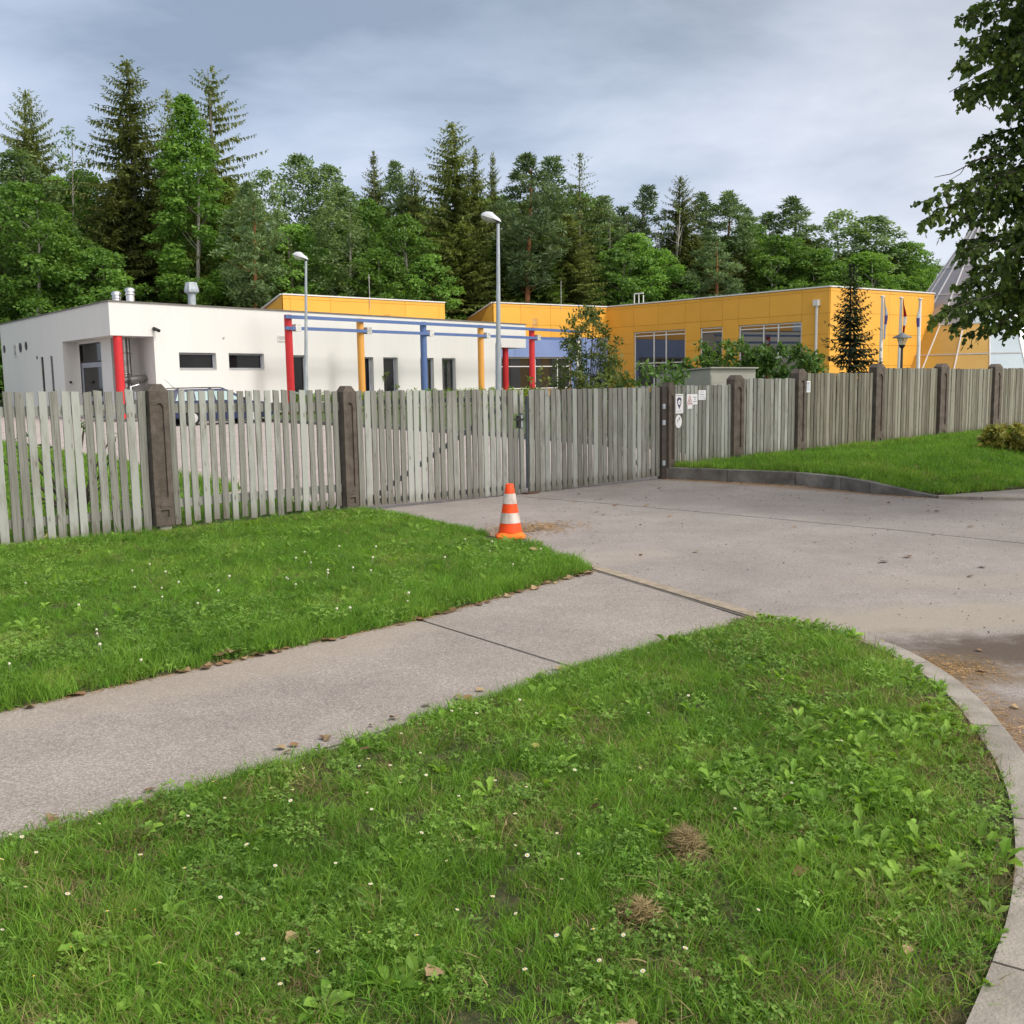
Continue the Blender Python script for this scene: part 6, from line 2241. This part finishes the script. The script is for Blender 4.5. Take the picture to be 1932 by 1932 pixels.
def rosette_mesh(name, n, L, W, seed, mtl, rise=.5, toothed=True):
    """broad weed leaves out of one root: toothed or oval, arching"""
    rng = np.random.default_rng(seed)
    V, F = [], []
    for i in range(n):
        az = 2 * PI * i / n + rng.normal(0, .35)
        l = L * rng.uniform(.6, 1.15)
        w = W * rng.uniform(.7, 1.2)
        el = rise * rng.uniform(.4, 1.5)
        b = len(V)
        K = 6
        tw = rng.normal(0, .35)
        for k in range(K + 1):
            t = k / K
            r = l * (t - .12 * t * t)
            z = l * (math.sin(el) * t - .55 * math.sin(el) * t ** 2.4) + .004
            pw = (math.sin(min(1, t * 1.0) ** 1.25 * PI) * .92 + .06) * (1 if t < .99 else 0)
            if toothed:
                pw *= (1.15 if k % 2 else .72)
            hw = w * pw * .5
            c = (r * math.cos(az) * math.cos(el * .6), r * math.sin(az) * math.cos(el * .6))
            sx, sy = -math.sin(az), math.cos(az)
            V += [(c[0] - sx * hw, c[1] - sy * hw, z + hw * (.35 + tw)), (c[0], c[1], z), (c[0] + sx * hw, c[1] + sy * hw, z + hw * (.35 - tw))]
        for k in range(K):
            q = b + 3 * k
            F += [(q, q + 1, q + 4, q + 3), (q + 1, q + 2, q + 5, q + 4)]
    me = bpy.data.meshes.new(name)
    me.from_pydata(V, [], F)
    me.materials.append(mtl)
    return me


def clover_mesh(name, n, spread, seed, mtl, r=.0052):
    rng = np.random.default_rng(seed)
    V, F = [], []
    for i in range(n):
        a = rng.uniform(0, 2 * PI)
        q = spread * math.sqrt(rng.random())
        x, y, z = q * math.cos(a), q * math.sin(a), rng.uniform(.010, .046)
        a0 = rng.uniform(0, 2 * PI)
        tx, ty = rng.normal(0, .35, 2)
        for k in range(3):
            an = a0 + k * 2.094
            b = len(V)
            rr_ = r * rng.uniform(.8, 1.25)
            for (u, v) in ((0, 0), (.7, -.62), (1.55, -.55), (1.75, 0), (1.55, .55), (.7, .62)):
                dx = rr_ * (u * math.cos(an) - v * math.sin(an))
                dy = rr_ * (u * math.sin(an) + v * math.cos(an))
                V.append((x + dx, y + dy, z + dx * tx + dy * ty + .15 * abs(v) * rr_))
            F += [(b, b + 1, b + 2, b + 3), (b, b + 3, b + 4, b + 5)]
    me = bpy.data.meshes.new(name)
    me.from_pydata(V, [], F)
    me.materials.append(mtl)
    return me


def collection(name, meshes):
    c = bpy.data.collections.new(name)
    for i, me in enumerate(meshes):
        c.objects.link(bpy.data.objects.new('%s_%02d' % (name, i), me))
    return c


def scatter(name, pts, rot, scl, idx, coll, label):
    """one object: a cloud of root points, each grown into a tuft by geometry nodes"""
    me = bpy.data.meshes.new(name)
    n = len(pts)
    me.vertices.add(n)
    me.vertices.foreach_set('co', np.asarray(pts, np.float32).ravel())
    for nm, typ, data in (('rot', 'FLOAT_VECTOR', np.asarray(rot, np.float32).ravel()), ('scl', 'FLOAT_VECTOR', np.asarray(scl, np.float32).ravel()), ('idx', 'INT', np.asarray(idx, np.int32))):
        at = me.attributes.new(nm, typ, 'POINT')
        at.data.foreach_set('vector' if typ == 'FLOAT_VECTOR' else 'value', data)
    o = bpy.data.objects.new(name, me)
    COL.objects.link(o)
    tag(o, label, name.replace('_', ' '), kind='stuff')
    ng = bpy.data.node_groups.new(name, 'GeometryNodeTree')
    ng.interface.new_socket('Geometry', in_out='INPUT', socket_type='NodeSocketGeometry')
    ng.interface.new_socket('Geometry', in_out='OUTPUT', socket_type='NodeSocketGeometry')
    n_, l_ = ng.nodes, ng.links
    gi, go = n_.new('NodeGroupInput'), n_.new('NodeGroupOutput')
    ip = n_.new('GeometryNodeInstanceOnPoints')
    ci = n_.new('GeometryNodeCollectionInfo')
    ci.inputs['Collection'].default_value = coll
    ci.inputs['Separate Children'].default_value = True
    ci.inputs['Reset Children'].default_value = True
    ip.inputs['Pick Instance'].default_value = True

    def attr(nm, typ):
        a = n_.new('GeometryNodeInputNamedAttribute')
        a.data_type = typ
        a.inputs['Name'].default_value = nm
        return a.outputs['Attribute']
    e2r = n_.new('FunctionNodeEulerToRotation')
    l_.new(attr('rot', 'FLOAT_VECTOR'), e2r.inputs[0])
    l_.new(gi.outputs[0], ip.inputs['Points'])
    l_.new(ci.outputs[0], ip.inputs['Instance'])
    l_.new(attr('idx', 'INT'), ip.inputs['Instance Index'])
    l_.new(e2r.outputs[0], ip.inputs['Rotation'])
    l_.new(attr('scl', 'FLOAT_VECTOR'), ip.inputs['Scale'])
    l_.new(ip.outputs[0], go.inputs[0])
    md = o.modifiers.new('grow', 'NODES')
    md.node_group = ng
    return o


def sample(poly, per_m2, seed, keep=None, bbox=None):
    rng = np.random.default_rng(seed)
    xs, ys = [p[0] for p in poly], [p[1] for p in poly]
    x0, x1, y0, y1 = min(xs), max(xs), min(ys), max(ys)
    if bbox:
        x0, x1, y0, y1 = max(x0, bbox[0]), min(x1, bbox[1]), max(y0, bbox[2]), min(y1, bbox[3])
    n = int((x1 - x0) * (y1 - y0) * per_m2)
    x, y = rng.uniform(x0, x1, n), rng.uniform(y0, y1, n)
    ok = inpoly(x, y, poly)
    x, y = x[ok], y[ok]
    if keep is not None:
        k = rng.random(len(x)) < keep(x, y)
        x, y = x[k], y[k]
    return x, y, rng


def grow(name, poly, per_m2, zf, coll, ncoll, seed, label, size, keep=None, bbox=None, tilt=.15, hs=None):
    x, y, rg = sample(poly, per_m2, seed, keep, bbox)
    n = len(x)
    z = zf(x, y) if callable(zf) else np.full(n, zf)
    rot = np.stack([rg.normal(0, tilt, n), rg.normal(0, tilt, n), rg.uniform(0, 2 * PI, n)], 1)
    s = size[0] + (size[1] - size[0]) * rg.random(n)
    h = s * (hs(x, y) if hs is not None else 1.0)
    return scatter(name, np.stack([x, y, z - .004], 1), rot, np.stack([s, s, h], 1), rg.integers(0, ncoll, n), coll, label)


fine = collection('grass_tuft', [blades_mesh('grass_tuft', 34, .050, .062, .0030, 10 + i, M['grass'], .7) for i in range(7)] + [blades_mesh('grass_tuft', 16, .04, .10, .0036, 30 + i, M['grass'], .8) for i in range(2)])
lush = collection('lush_tuft', [blades_mesh('lush_tuft', 32, .055, .115, .0042, 40 + i, M['grassdark'], .55) for i in range(5)])
dry = collection('dry_tuft', [blades_mesh('dry_tuft', 18, .055, .055, .0026, 60 + i, M['dry'], 1.3) for i in range(4)])
cov = collection('clover_tuft', [clover_mesh('clover_tuft', 34, .065, 70 + i, M['clover']) for i in range(4)])
weed = collection('weed_rosette', [rosette_mesh('weed_rosette', 5 + i % 3, .125, .036, 80 + i, M['weed'], .95, i % 3 != 2) for i in range(8)])
far_t = collection('far_tuft', [blades_mesh('far_tuft', 26, .10, .085, .0085, 90 + i, M['grass'], .6, 2) for i in range(5)])
far_d = collection('far_dry_tuft', [blades_mesh('far_dry_tuft', 16, .10, .07, .007, 99 + i, M['dry'], 1.0, 2) for i in range(3)])
far_l = collection('far_lush_tuft', [blades_mesh('far_lush_tuft', 26, .10, .13, .0075, 95 + i, M['grassdark'], .5, 2) for i in range(5)])

IN_NEAR = (-3.1, 2.3, 1.5, 6.7)
patch = lambda x, y: vnoise(x, y, 1.7, 31) * .6 + vnoise(x, y, 5.0, 32) * .4


def near_keep(x, y):
    p = patch(x, y)
    e = np.clip((dist_poly(x, y, near_curve, False) - .02) / .30, .18, 1)      # bare edge along the kerb
    return np.clip(.02 + 1.9 * p, .34, 1) * e * off_clumps(x, y)


def off_clumps(x, y):
    a = np.hypot((x - .545) / .085, (y - 3.12) / .19) > 1
    b = np.hypot((x - .345) / .07, (y - 2.72) / .11) > 1
    return np.where(a & b, 1.0, .30)


grow('grass', NEAR, 900, z_near, fine, 9, 201, 'short grass of the near lawn', (.75, 1.25), near_keep, IN_NEAR, .22, lambda x, y: .50 + .62 * vnoise(x, y, 2.3, 8))
grow('lush_grass', NEAR, 70, z_near, lush, 5, 202, 'longer tufts of grass in the near lawn', (.55, 1.0), lambda x, y: np.where(vnoise(x, y, 1.6, 41) > .56, 1.0, .08) * off_clumps(x, y), IN_NEAR, .25, lambda x, y: .75 + 0 * x)
grow('clover', NEAR, 135, z_near, cov, 4, 203, 'clover leaves between the grass of the near lawn', (.7, 1.25), lambda x, y: np.clip((vnoise(x, y, 3.1, 51) * .6 + vnoise(x, y, 9., 52) * .4 - .42) * 5, .06, .8) * off_clumps(x, y), IN_NEAR, .15)
grow('dry_grass', NEAR, 420, z_near, dry, 4, 204, 'dry cut grass lying in the near lawn', (.6, 1.2), lambda x, y: np.where(vnoise(x, y, 2.6, 61) > .50, .95, .2), IN_NEAR, .3)


def weed_keep(x, y):
    r = np.clip((x + .25) / 1.2, .22, 1)
    return np.clip((vnoise(x, y, 2.4, 71) - .33) * 2.4, .04, 1) * r * off_clumps(x, y)


grow('broad_weeds', NEAR, 240, z_near, weed, 8, 205, 'dandelion and plantain leaves standing in the near lawn', (.32, .92), weed_keep, IN_NEAR, .2)

pe = pathF[:3] + [(0.66, 8.28)]
IN_LEFT = (-7.2, 1.0, 2.5, 13.5)


def dpath(x, y):
    return dist_poly(x, y, pe, False)


def left_hs(x, y):
    d = dpath(x, y)
    return .55 + .75 * np.exp(-(d / .42) ** 2) + .45 * vnoise(x, y, 1.1, 81)


cone_clear = lambda x, y: 1.0 * (np.hypot(x + .02, (y - 9.98) * .8) > .30)
grow('grass', LEFT, 430, z_left, fine, 9, 211, 'grass between the path and the picket panels', (.8, 1.3), cone_clear, IN_LEFT, .2, left_hs)
grow('lush_grass', LEFT, 230, z_left, lush, 5, 212, 'lush taller grass along the far side of the path', (.55, 1.0),
     lambda x, y: np.clip(.95 * np.exp(-(dpath(x, y) / .55) ** 2) + .55 * (dist_poly(x, y, driveL, False) < .22) + (vnoise(x, y, 1.0, 91) > .62) * .25, .03, 1) * cone_clear(x, y), IN_LEFT, .22, lambda x, y: .7 + .45 * vnoise(x, y, 1.5, 17))
grow('clover', LEFT, 70, z_left, cov, 4, 213, 'clover leaves between the path and the picket panels', (.9, 1.5), lambda x, y: np.where(vnoise(x, y, 1.2, 52) > .5, .8, .1) * cone_clear(x, y), IN_LEFT, .15)
grow('dry_grass', LEFT, 120, z_left, dry, 4, 214, 'yellowed moss and dry grass at the foot of the pickets', (.9, 1.5),
     lambda x, y: np.clip(.9 - np.abs((x + 4.92) * FN.x + (y - 9.96) * FN.y) / 1.1, .06, .9) * .9, IN_LEFT, .3)
grow('broad_weeds', LEFT, 9, z_left, weed, 8, 215, 'single broad weed leaves between the path and the picket panels', (.5, 1.1), None, IN_LEFT, .25)
IN_RIGHT = (2.2, 13.5, 12.0, 25.5)
grow('grass', RIGHT, 150, z_right, far_t, 5, 221, 'grass along the right part of the fence', (.8, 1.3), None, IN_RIGHT, .2, lambda x, y: .5 + .8 * vnoise(x, y, .9, 23) + .4 * (vnoise(x, y, 3.1, 25) > .7))
grow('dry_grass', RIGHT, 40, z_right, far_d, 3, 223, 'dry yellowish grass along the right part of the fence', (.7, 1.2), lambda x, y: np.clip(vnoise(x, y, .7, 26) * 1.5 - .45, .05, .9), IN_RIGHT, .3)
grow('lush_grass', RIGHT, 60, z_right, far_l, 5, 222, 'taller grass tufts along the right part of the fence', (.7, 1.1), lambda x, y: np.where(vnoise(x, y, .8, 24) > .5, .9, .15), IN_RIGHT, .22)
grow('grass', INL, 26, .03, far_t, 5, 231, 'grass inside the fence on the left', (1.2, 2.0), None, (-16, 0, 9, 31), .2)
# a few stems before the pickets and posts
grow('lush_grass', [P(-4.5, .02), P(3.8, .02), P(3.8, .09), P(-4.5, .09)], 60, .01, lush, 5, 241, 'uncut grass stems at the foot of the pickets', (.5, 1.2), lambda x, y: .3 + .5 * (vnoise(x, y, 3, 6) > .6), None, .2, lambda x, y: 1.0 + 0 * x)

# daisies and clover heads: each a thing
hr = random.Random(9)


def daisy_mesh():
    mb = MB()
    k = 15
    vs, fs = [], []
    for i in range(k):
        a = 2 * PI * i / k
        b = len(vs)
        for (r, da) in ((.0035, -.10), (.0105, -.17), (.0115, 0), (.0105, .17), (.0035, .10)):
            vs.append((r * math.cos(a + da), r * math.sin(a + da), .002 if r < .005 else .0035))
        fs.append(tuple(range(b, b + 5)))
    mb.add(vs, fs)
    me = bpy.data.meshes.new('petals')
    me.from_pydata(mb.v, [], mb.f)
    me.materials.append(M['petal'])
    m2 = bpy.data.meshes.new('disc')
    d = MB().lathe([(.0046, .002), (.0040, .0055), (.0018, .0068), (.0, .007)], 8)
    m2.from_pydata(d.v, [], d.f)
    m2.materials.append(M['pollen'])
    m3 = bpy.data.meshes.new('stalk')
    d = MB().tube([(0, 0, 0), (.004, .002, -.035), (0, .004, -.085)], .0011, 4)
    m3.from_pydata(d.v, [], d.f)
    m3.materials.append(M['grass'])
    return me, m2, m3


pm_, dm_, sm_ = daisy_mesh()
# where the daisies stand (metres, on the near lawn): clusters left of the middle, few on the right
dz = [(-1.62, 3.30), (-1.48, 3.42), (-1.36, 3.28), (-1.55, 3.05), (-1.22, 3.12), (-1.05, 3.55), (-1.10, 3.38), (-.92, 3.62), (-.84, 3.50), (-.78, 3.72), (-.62, 3.78), (-.56, 3.60), (-.40, 3.88), (-.35, 3.72),
      (-1.30, 2.85), (-1.12, 2.72), (-1.00, 2.95), (-.82, 2.80), (-.60, 3.05), (-.45, 2.92), (-.30, 3.20), (-.18, 3.02), (-.05, 3.28), (.02, 3.10), (.10, 3.22), (.05, 2.95), (-.12, 2.82), (.14, 2.90), (.20, 3.05), (-.02, 2.70),
      (-.28, 2.62), (.10, 2.60), (-.48, 2.55), (-.70, 2.48), (-.88, 2.42), (-.32, 4.42), (-.22, 4.50), (-.14, 4.38), (.05, 4.62), (-.48, 4.20), (.55, 4.35), (.80, 4.55), (1.05, 4.30), (1.25, 4.75), (.45, 3.70), (.70, 3.35), (.95, 3.55), (1.35, 3.95),
      (.30, 3.48), (.38, 3.62), (.20, 3.72), (.08, 3.55), (-.08, 3.62), (-1.42, 2.62), (-1.2, 2.42), (.42, 2.52), (.62, 2.72), (.30, 2.42), (.05, 2.38), (-.6, 2.36)]
for i in range(24):
    dz.append((hr.uniform(-1.7, .45), hr.uniform(2.4, 4.0)))
for (x, y) in dz:
    x += hr.uniform(-.05, .05)
    y += hr.uniform(-.05, .05)
    if not inpoly(np.array([x]), np.array([y]), NEAR)[0]:
        continue
    z = float(z_near(np.array([x]), np.array([y]))[0]) + hr.uniform(.045, .075)
    o = empty('daisy', (x, y, z), 'small white daisy with a yellow eye standing in the near lawn', 'daisy', 'daisies in the near lawn', rz=hr.uniform(0, 6.28))
    o.rotation_euler = (hr.uniform(-.35, .45), hr.uniform(-.35, .35), hr.uniform(0, 6.28))
    s = hr.uniform(.42, .66)
    link('petals', pm_, o, sc=(s, s, s))
    link('disc', dm_, o, sc=(s, s, s))
    link('stalk', sm_, o)
ch_me = bpy.data.meshes.new('clover_flower')
d = MB().lathe([(.002, -.004), (.009, .0), (.0115, .006), (.009, .013), (.0, .017)], 8)
d.tube([(0, 0, 0), (.003, 0, -.06)], .0010, 4)
ch_me.from_pydata(d.v, [], d.f)
ch_me.materials.append(M['clover_w'])
for i in range(85):
    x, y = hr.uniform(-5.6, .3), hr.uniform(4.2, 9.8)
    a = np.array([x]), np.array([y])
    if not inpoly(*a, LEFT)[0] or dpath(*a)[0] > 3.2 or dpath(*a)[0] < .12:
        continue
    z = float(z_left(*a)[0]) + hr.uniform(.045, .07)
    o = link('clover_flower', ch_me, None, (x, y, z), (hr.uniform(-.3, .3), hr.uniform(-.3, .3), 0), [hr.uniform(.65, 1.0)] * 3)
    tag(o, 'cream white clover head in the grass between the path and the pickets', 'clover flower', 'clover heads beside the path')


# fallen leaves: curled blades lying about
def leaf_mesh(seed, mtl):
    rng = np.random.default_rng(seed)
    K = 7
    vs, fs = [], []
    curl = rng.uniform(.2, .9)
    for k in range(K + 1):
        t = k / K
        w = (.42 * math.sin(t ** .85 * PI) + .02) * (1.15 if k % 2 else .85)
        z = .10 * math.sin(t * 5 + seed) * curl + .12
        for s, f in ((-1, 1.0), (-.5, .5), (0, 0), (.5, .5), (1, 1.0)):
            vs.append((t - .5, s * w, z + curl * .34 * w * f * (1 + .4 * math.sin(seed + t * 4))))
    for k in range(K):
        for c in range(4):
            a = k * 5 + c
            fs.append((a, a + 1, a + 6, a + 5))
    me = bpy.data.meshes.new('fallen_leaf')
    me.from_pydata(vs, [], fs)
    me.polygons.foreach_set('use_smooth', [True] * len(fs))
    me.materials.append(mtl)
    return me


lm = {k: [leaf_mesh(i + s, M[k]) for i in range(3)] for k, s in (('leafbrown', 1), ('leaftan', 11), ('leafyellow', 21))}


def leaf(x, y, z, size, kind, label, group, tilt=.25):
    o = link('fallen_leaf', hr.choice(lm[kind]), None, (x, y, z), (hr.uniform(-tilt, tilt), hr.uniform(-tilt, tilt), hr.uniform(0, 6.28)), [size * (.62 if 'near lawn' in label else 1)] * 3)
    return tag(o, label, 'leaf', group)


leaf(-1.86, 2.98, .05, .075, 'leafyellow', 'yellow leaf at the left edge of the near lawn, nearest the path', 'single leaves in the near lawn')
leaf(-1.62, 2.62, .05, .11, 'leafyellow', 'large pale yellow leaf at the left edge low in the near lawn', 'single leaves in the near lawn')
leaf(-1.10, 2.75, .05, .07, 'leafbrown', 'dark curled leaf in the left part of the near lawn', 'single leaves in the near lawn')
leaf(-.62, 4.05, .06, .085, 'leafbrown', 'reddish brown leaf in the near lawn close to the path', 'single leaves in the near lawn')
leaf(-.62, 2.62, .055, .065, 'leaftan', 'pale tan leaf between daisies low in the near lawn', 'single leaves in the near lawn')
leaf(-.22, 2.44, .055, .06, 'leaftan', 'small tan leaf right of the pale tan one', 'single leaves in the near lawn')
leaf(.08, 4.05, .06, .07, 'leafyellow', 'pale green leaf in the near lawn towards the path corner', 'single leaves in the near lawn')
leaf(.28, 3.42, .07, .065, 'leaftan', 'upright tan leaf in the middle of the near lawn', 'single leaves in the near lawn', .9)
leaf(.25, 2.22, .05, .09, 'leaftan', 'broad tan leaf at the bottom edge of the near lawn', 'single leaves in the near lawn')
leaf(1.02, 2.52, .05, .05, 'leaftan', 'small leaf in the near lawn close to the kerb, lower right', 'single leaves in the near lawn')
leaf(.86, 2.95, .05, .06, 'leafbrown', 'brown leaf right of the larger straw clump', 'single leaves in the near lawn')
leaf(1.34, 3.35, .05, .06, 'leafbrown', 'brown leaf close to the kerb bend in the near lawn', 'single leaves in the near lawn')
leaf(1.15, 4.62, .06, .075, 'leafbrown', 'dark brown leaf in the upper right of the near lawn', 'single leaves in the near lawn')
leaf(.15, 9.62, .06, .09, 'leaftan', 'tan leaf on the grass just below the traffic cone', 'single leaves beside the path')
leaf(.18, 9.0, .06, .09, 'leaftan', 'curled tan leaf in the grass between cone and path', 'single leaves beside the path')
leaf(-1.60, 5.72, .03, .10, 'leaftan', 'clump of pale curled leaves at the far edge of the path', 'single leaves beside the path')
leaf(-1.66, 5.66, .04, .09, 'leafbrown', 'brown leaf lying against the pale clump at the path edge', 'single leaves beside the path')
for i in range(70):                                           # a line of dead leaves along the far side of the path
    t = hr.random()
    a, b = (Vector((-2.49, 4.80)), Vector((-.63, 6.61))) if hr.random() < .55 else (Vector((-.63, 6.61)), Vector((.66, 8.26)))
    p = a.lerp(b, t)
    off = hr.uniform(.0, .075)
    leaf(p.x + off * .70, p.y - off * .71, .010, hr.uniform(.03, .075), hr.choice(['leafbrown', 'leafbrown', 'leaftan']), 'dead leaf among those swept along the far edge of the path', 'dead leaves along the far edge of the path')
for i in range(16):
    t = hr.random()
    p = Vector((-1.75, 3.38)).lerp(Vector((.30, 5.33)), t)
    leaf(p.x - hr.uniform(-.02, .12) * .7, p.y + hr.uniform(-.02, .12) * .7, .012, hr.uniform(.03, .06), hr.choice(['leafbrown', 'leaftan']), 'dead leaf on the near edge of the path', 'dead leaves on the near edge of the path')
for i in range(46):
    x, y = hr.uniform(.8, 6.0), hr.uniform(6.6, 15)
    if inpoly(np.array([x]), np.array([y]), RIGHT)[0] or y > 17 - .9 * x or x > .62 * y:
        continue
    leaf(x, y, .004, hr.uniform(.035, .085), hr.choice(['leafbrown', 'leafbrown', 'leaftan']), 'small dry leaf scattered on the driveway', 'dry leaves on the driveway')
for (x, y, k) in ((2.62, 5.62, 'leafbrown'), (2.45, 5.22, 'leafbrown'), (2.95, 5.35, 'leaftan'), (2.15, 5.85, 'leafyellow'), (2.33, 4.62, 'leaftan'), (2.22, 4.2, 'leaftan'), (2.28, 4.35, 'leafbrown'), (2.2, 3.95, 'leafbrown')):
    leaf(x, y, .004, .042, k, 'leaf in the brown litter beside the kerb', 'leaves in the litter beside the kerb')


# needle litter: short straws
def straws(name, pts, L_, W_, mtl, label, rng, flat=.12, cat='litter'):
    n = len(pts)
    az = rng.uniform(0, 2 * PI, n)
    d = np.stack([np.cos(az), np.sin(az), rng.normal(0, flat, n)], 1)
    V_, F_ = kites(np.asarray(pts), d, np.tile([0, 0, 1.], (n, 1)) + rng.normal(0, .3, (n, 3)), L_ * rng.uniform(.5, 1.4, n), np.full(n, W_))
    o_ = link(name, npmesh(name, V_, F_, mtl))
    return tag(o_, label, cat, kind='stuff')


rng = np.random.default_rng(404)
a = rng.normal(0, 1, (1500, 2))
pts = np.stack([.18 + a[:, 0] * .26 + a[:, 1] * .1, 10.75 + a[:, 1] * .26, np.full(1500, .006)], 1)
straws('pine_straw', pts, .07, .006, M['needle'], 'straw coloured needles swept together behind the traffic cone', rng)
pts = []
for i in range(1900):
    s = rng.uniform(.6, L[-1])
    off = .145 + abs(rng.normal(0, .09))
    q = kerb_pt(s, off)
    pts.append((q.x, q.y, .005))
for i in range(900):
    pts.append((2.32 + rng.normal(0, .17), 5.28 + rng.normal(0, .12), .005))
straws('pine_straw', pts, .035, .0035, M['needle'], 'brown needle litter along the outside of the near kerb', rng)
pts = []
for i in range(1300):
    p, q = ((2.42, 16.02), (4.1, 14.75)) if rng.random() < .6 else ((4.1, 14.75), (5.3, 12.95))
    t = rng.random()
    pts.append((p[0] + (q[0] - p[0]) * t - abs(rng.normal(0, .12)), p[1] + (q[1] - p[1]) * t - abs(rng.normal(0, .12)), .005))
straws('pine_straw', pts, .05, .007, M['needle'], 'reddish needle litter at the foot of the raised kerb', rng)
pts = []
for i in range(1500):
    t = rng.random()
    a_, b_ = (np.array((-2.49, 4.80)), np.array((-.63, 6.61))) if rng.random() < .5 else (np.array((-.63, 6.61)), np.array((.66, 8.26)))
    p = a_ + (b_ - a_) * t + np.array((.70, -.71)) * abs(rng.normal(0, .03))
    pts.append((p[0], p[1], .009))
straws('pine_straw', pts, .03, .004, M['needle'], 'thin band of brown litter along the far edge of the path', rng)

# clumps of dead mown grass
for (x, y, rx, ry, hh, n, lab) in ((.545, 3.13, .095, .21, .055, 2300, 'larger clump of dead brown grass lying in the right part of the near lawn'), (.345, 2.72, .085, .12, .045, 1000, 'smaller clump of dead brown grass below the larger one')):
    an = rng.uniform(0, 2 * PI, n)
    edge = .75 + .45 * np.sin(an * 3 + x * 40) * np.sin(an * 5 + 1.3)          # ragged outline
    r = np.abs(rng.normal(0, .52, n)) * edge
    px, py = r * np.cos(an) * rx, r * np.sin(an) * ry
    pz = hh * np.clip(1 - r ** 2, .05, 1) * rng.random(n) ** .6 + .006
    lay = rng.choice([.6, 2.2, 1.3], n)
    az = lay + rng.normal(0, .6, n) + (rng.random(n) < .25) * rng.uniform(0, 3, n)
    d = np.stack([np.cos(az), np.sin(az), rng.normal(0, .22, n)], 1)
    V, F = kites(np.stack([px, py, pz], 1), d, rand_dirs(rng, n) + [0, 0, 1.2], rng.uniform(.02, .055, n), rng.uniform(.0014, .0028, n))
    o = link('dead_grass_clump', npmesh('dead_grass_clump', V, F, M['dry']), None, (x, y, .035))
    tag(o, lab, 'grass clump', 'clumps of dead grass')
for (x, y, s, lab) in ((.56, 3.17, .05, 'orange brown leaf on the larger straw clump'), (.49, 3.08, .045, 'brown leaf at the left side of the larger straw clump')):
    leaf(x, y, .075, s, 'leafbrown', lab, 'leaves on the straw clump')

# grit and crumbs on the driveway
rng = np.random.default_rng(8)
pts = []
while len(pts) < 900:
    x, y = rng.uniform(-.5, 7), rng.uniform(5.2, 15.5)
    if x > .62 * y or inpoly(np.array([x]), np.array([y]), RIGHT)[0] or y > 14.5 + .8 * x or x < .2 + (8.3 - y) * .45:
        continue
    pts.append((x, y, .005))
straws('grit', pts, .022, .010, M['barkdark'], 'dark crumbs and bits of bark strewn over the driveway', rng, .3)

# moss on the hip of the post with the grey footing
for o in [q for q in bpy.data.objects if q.get('label', '').startswith('dark brown fence post with mossy')]:
    link('moss', blades_mesh('moss', 160, .055, .022, .006, 5, M['rhodo'], .8), o, (-.045, -.03, 1.535), (0, -.5, 0))
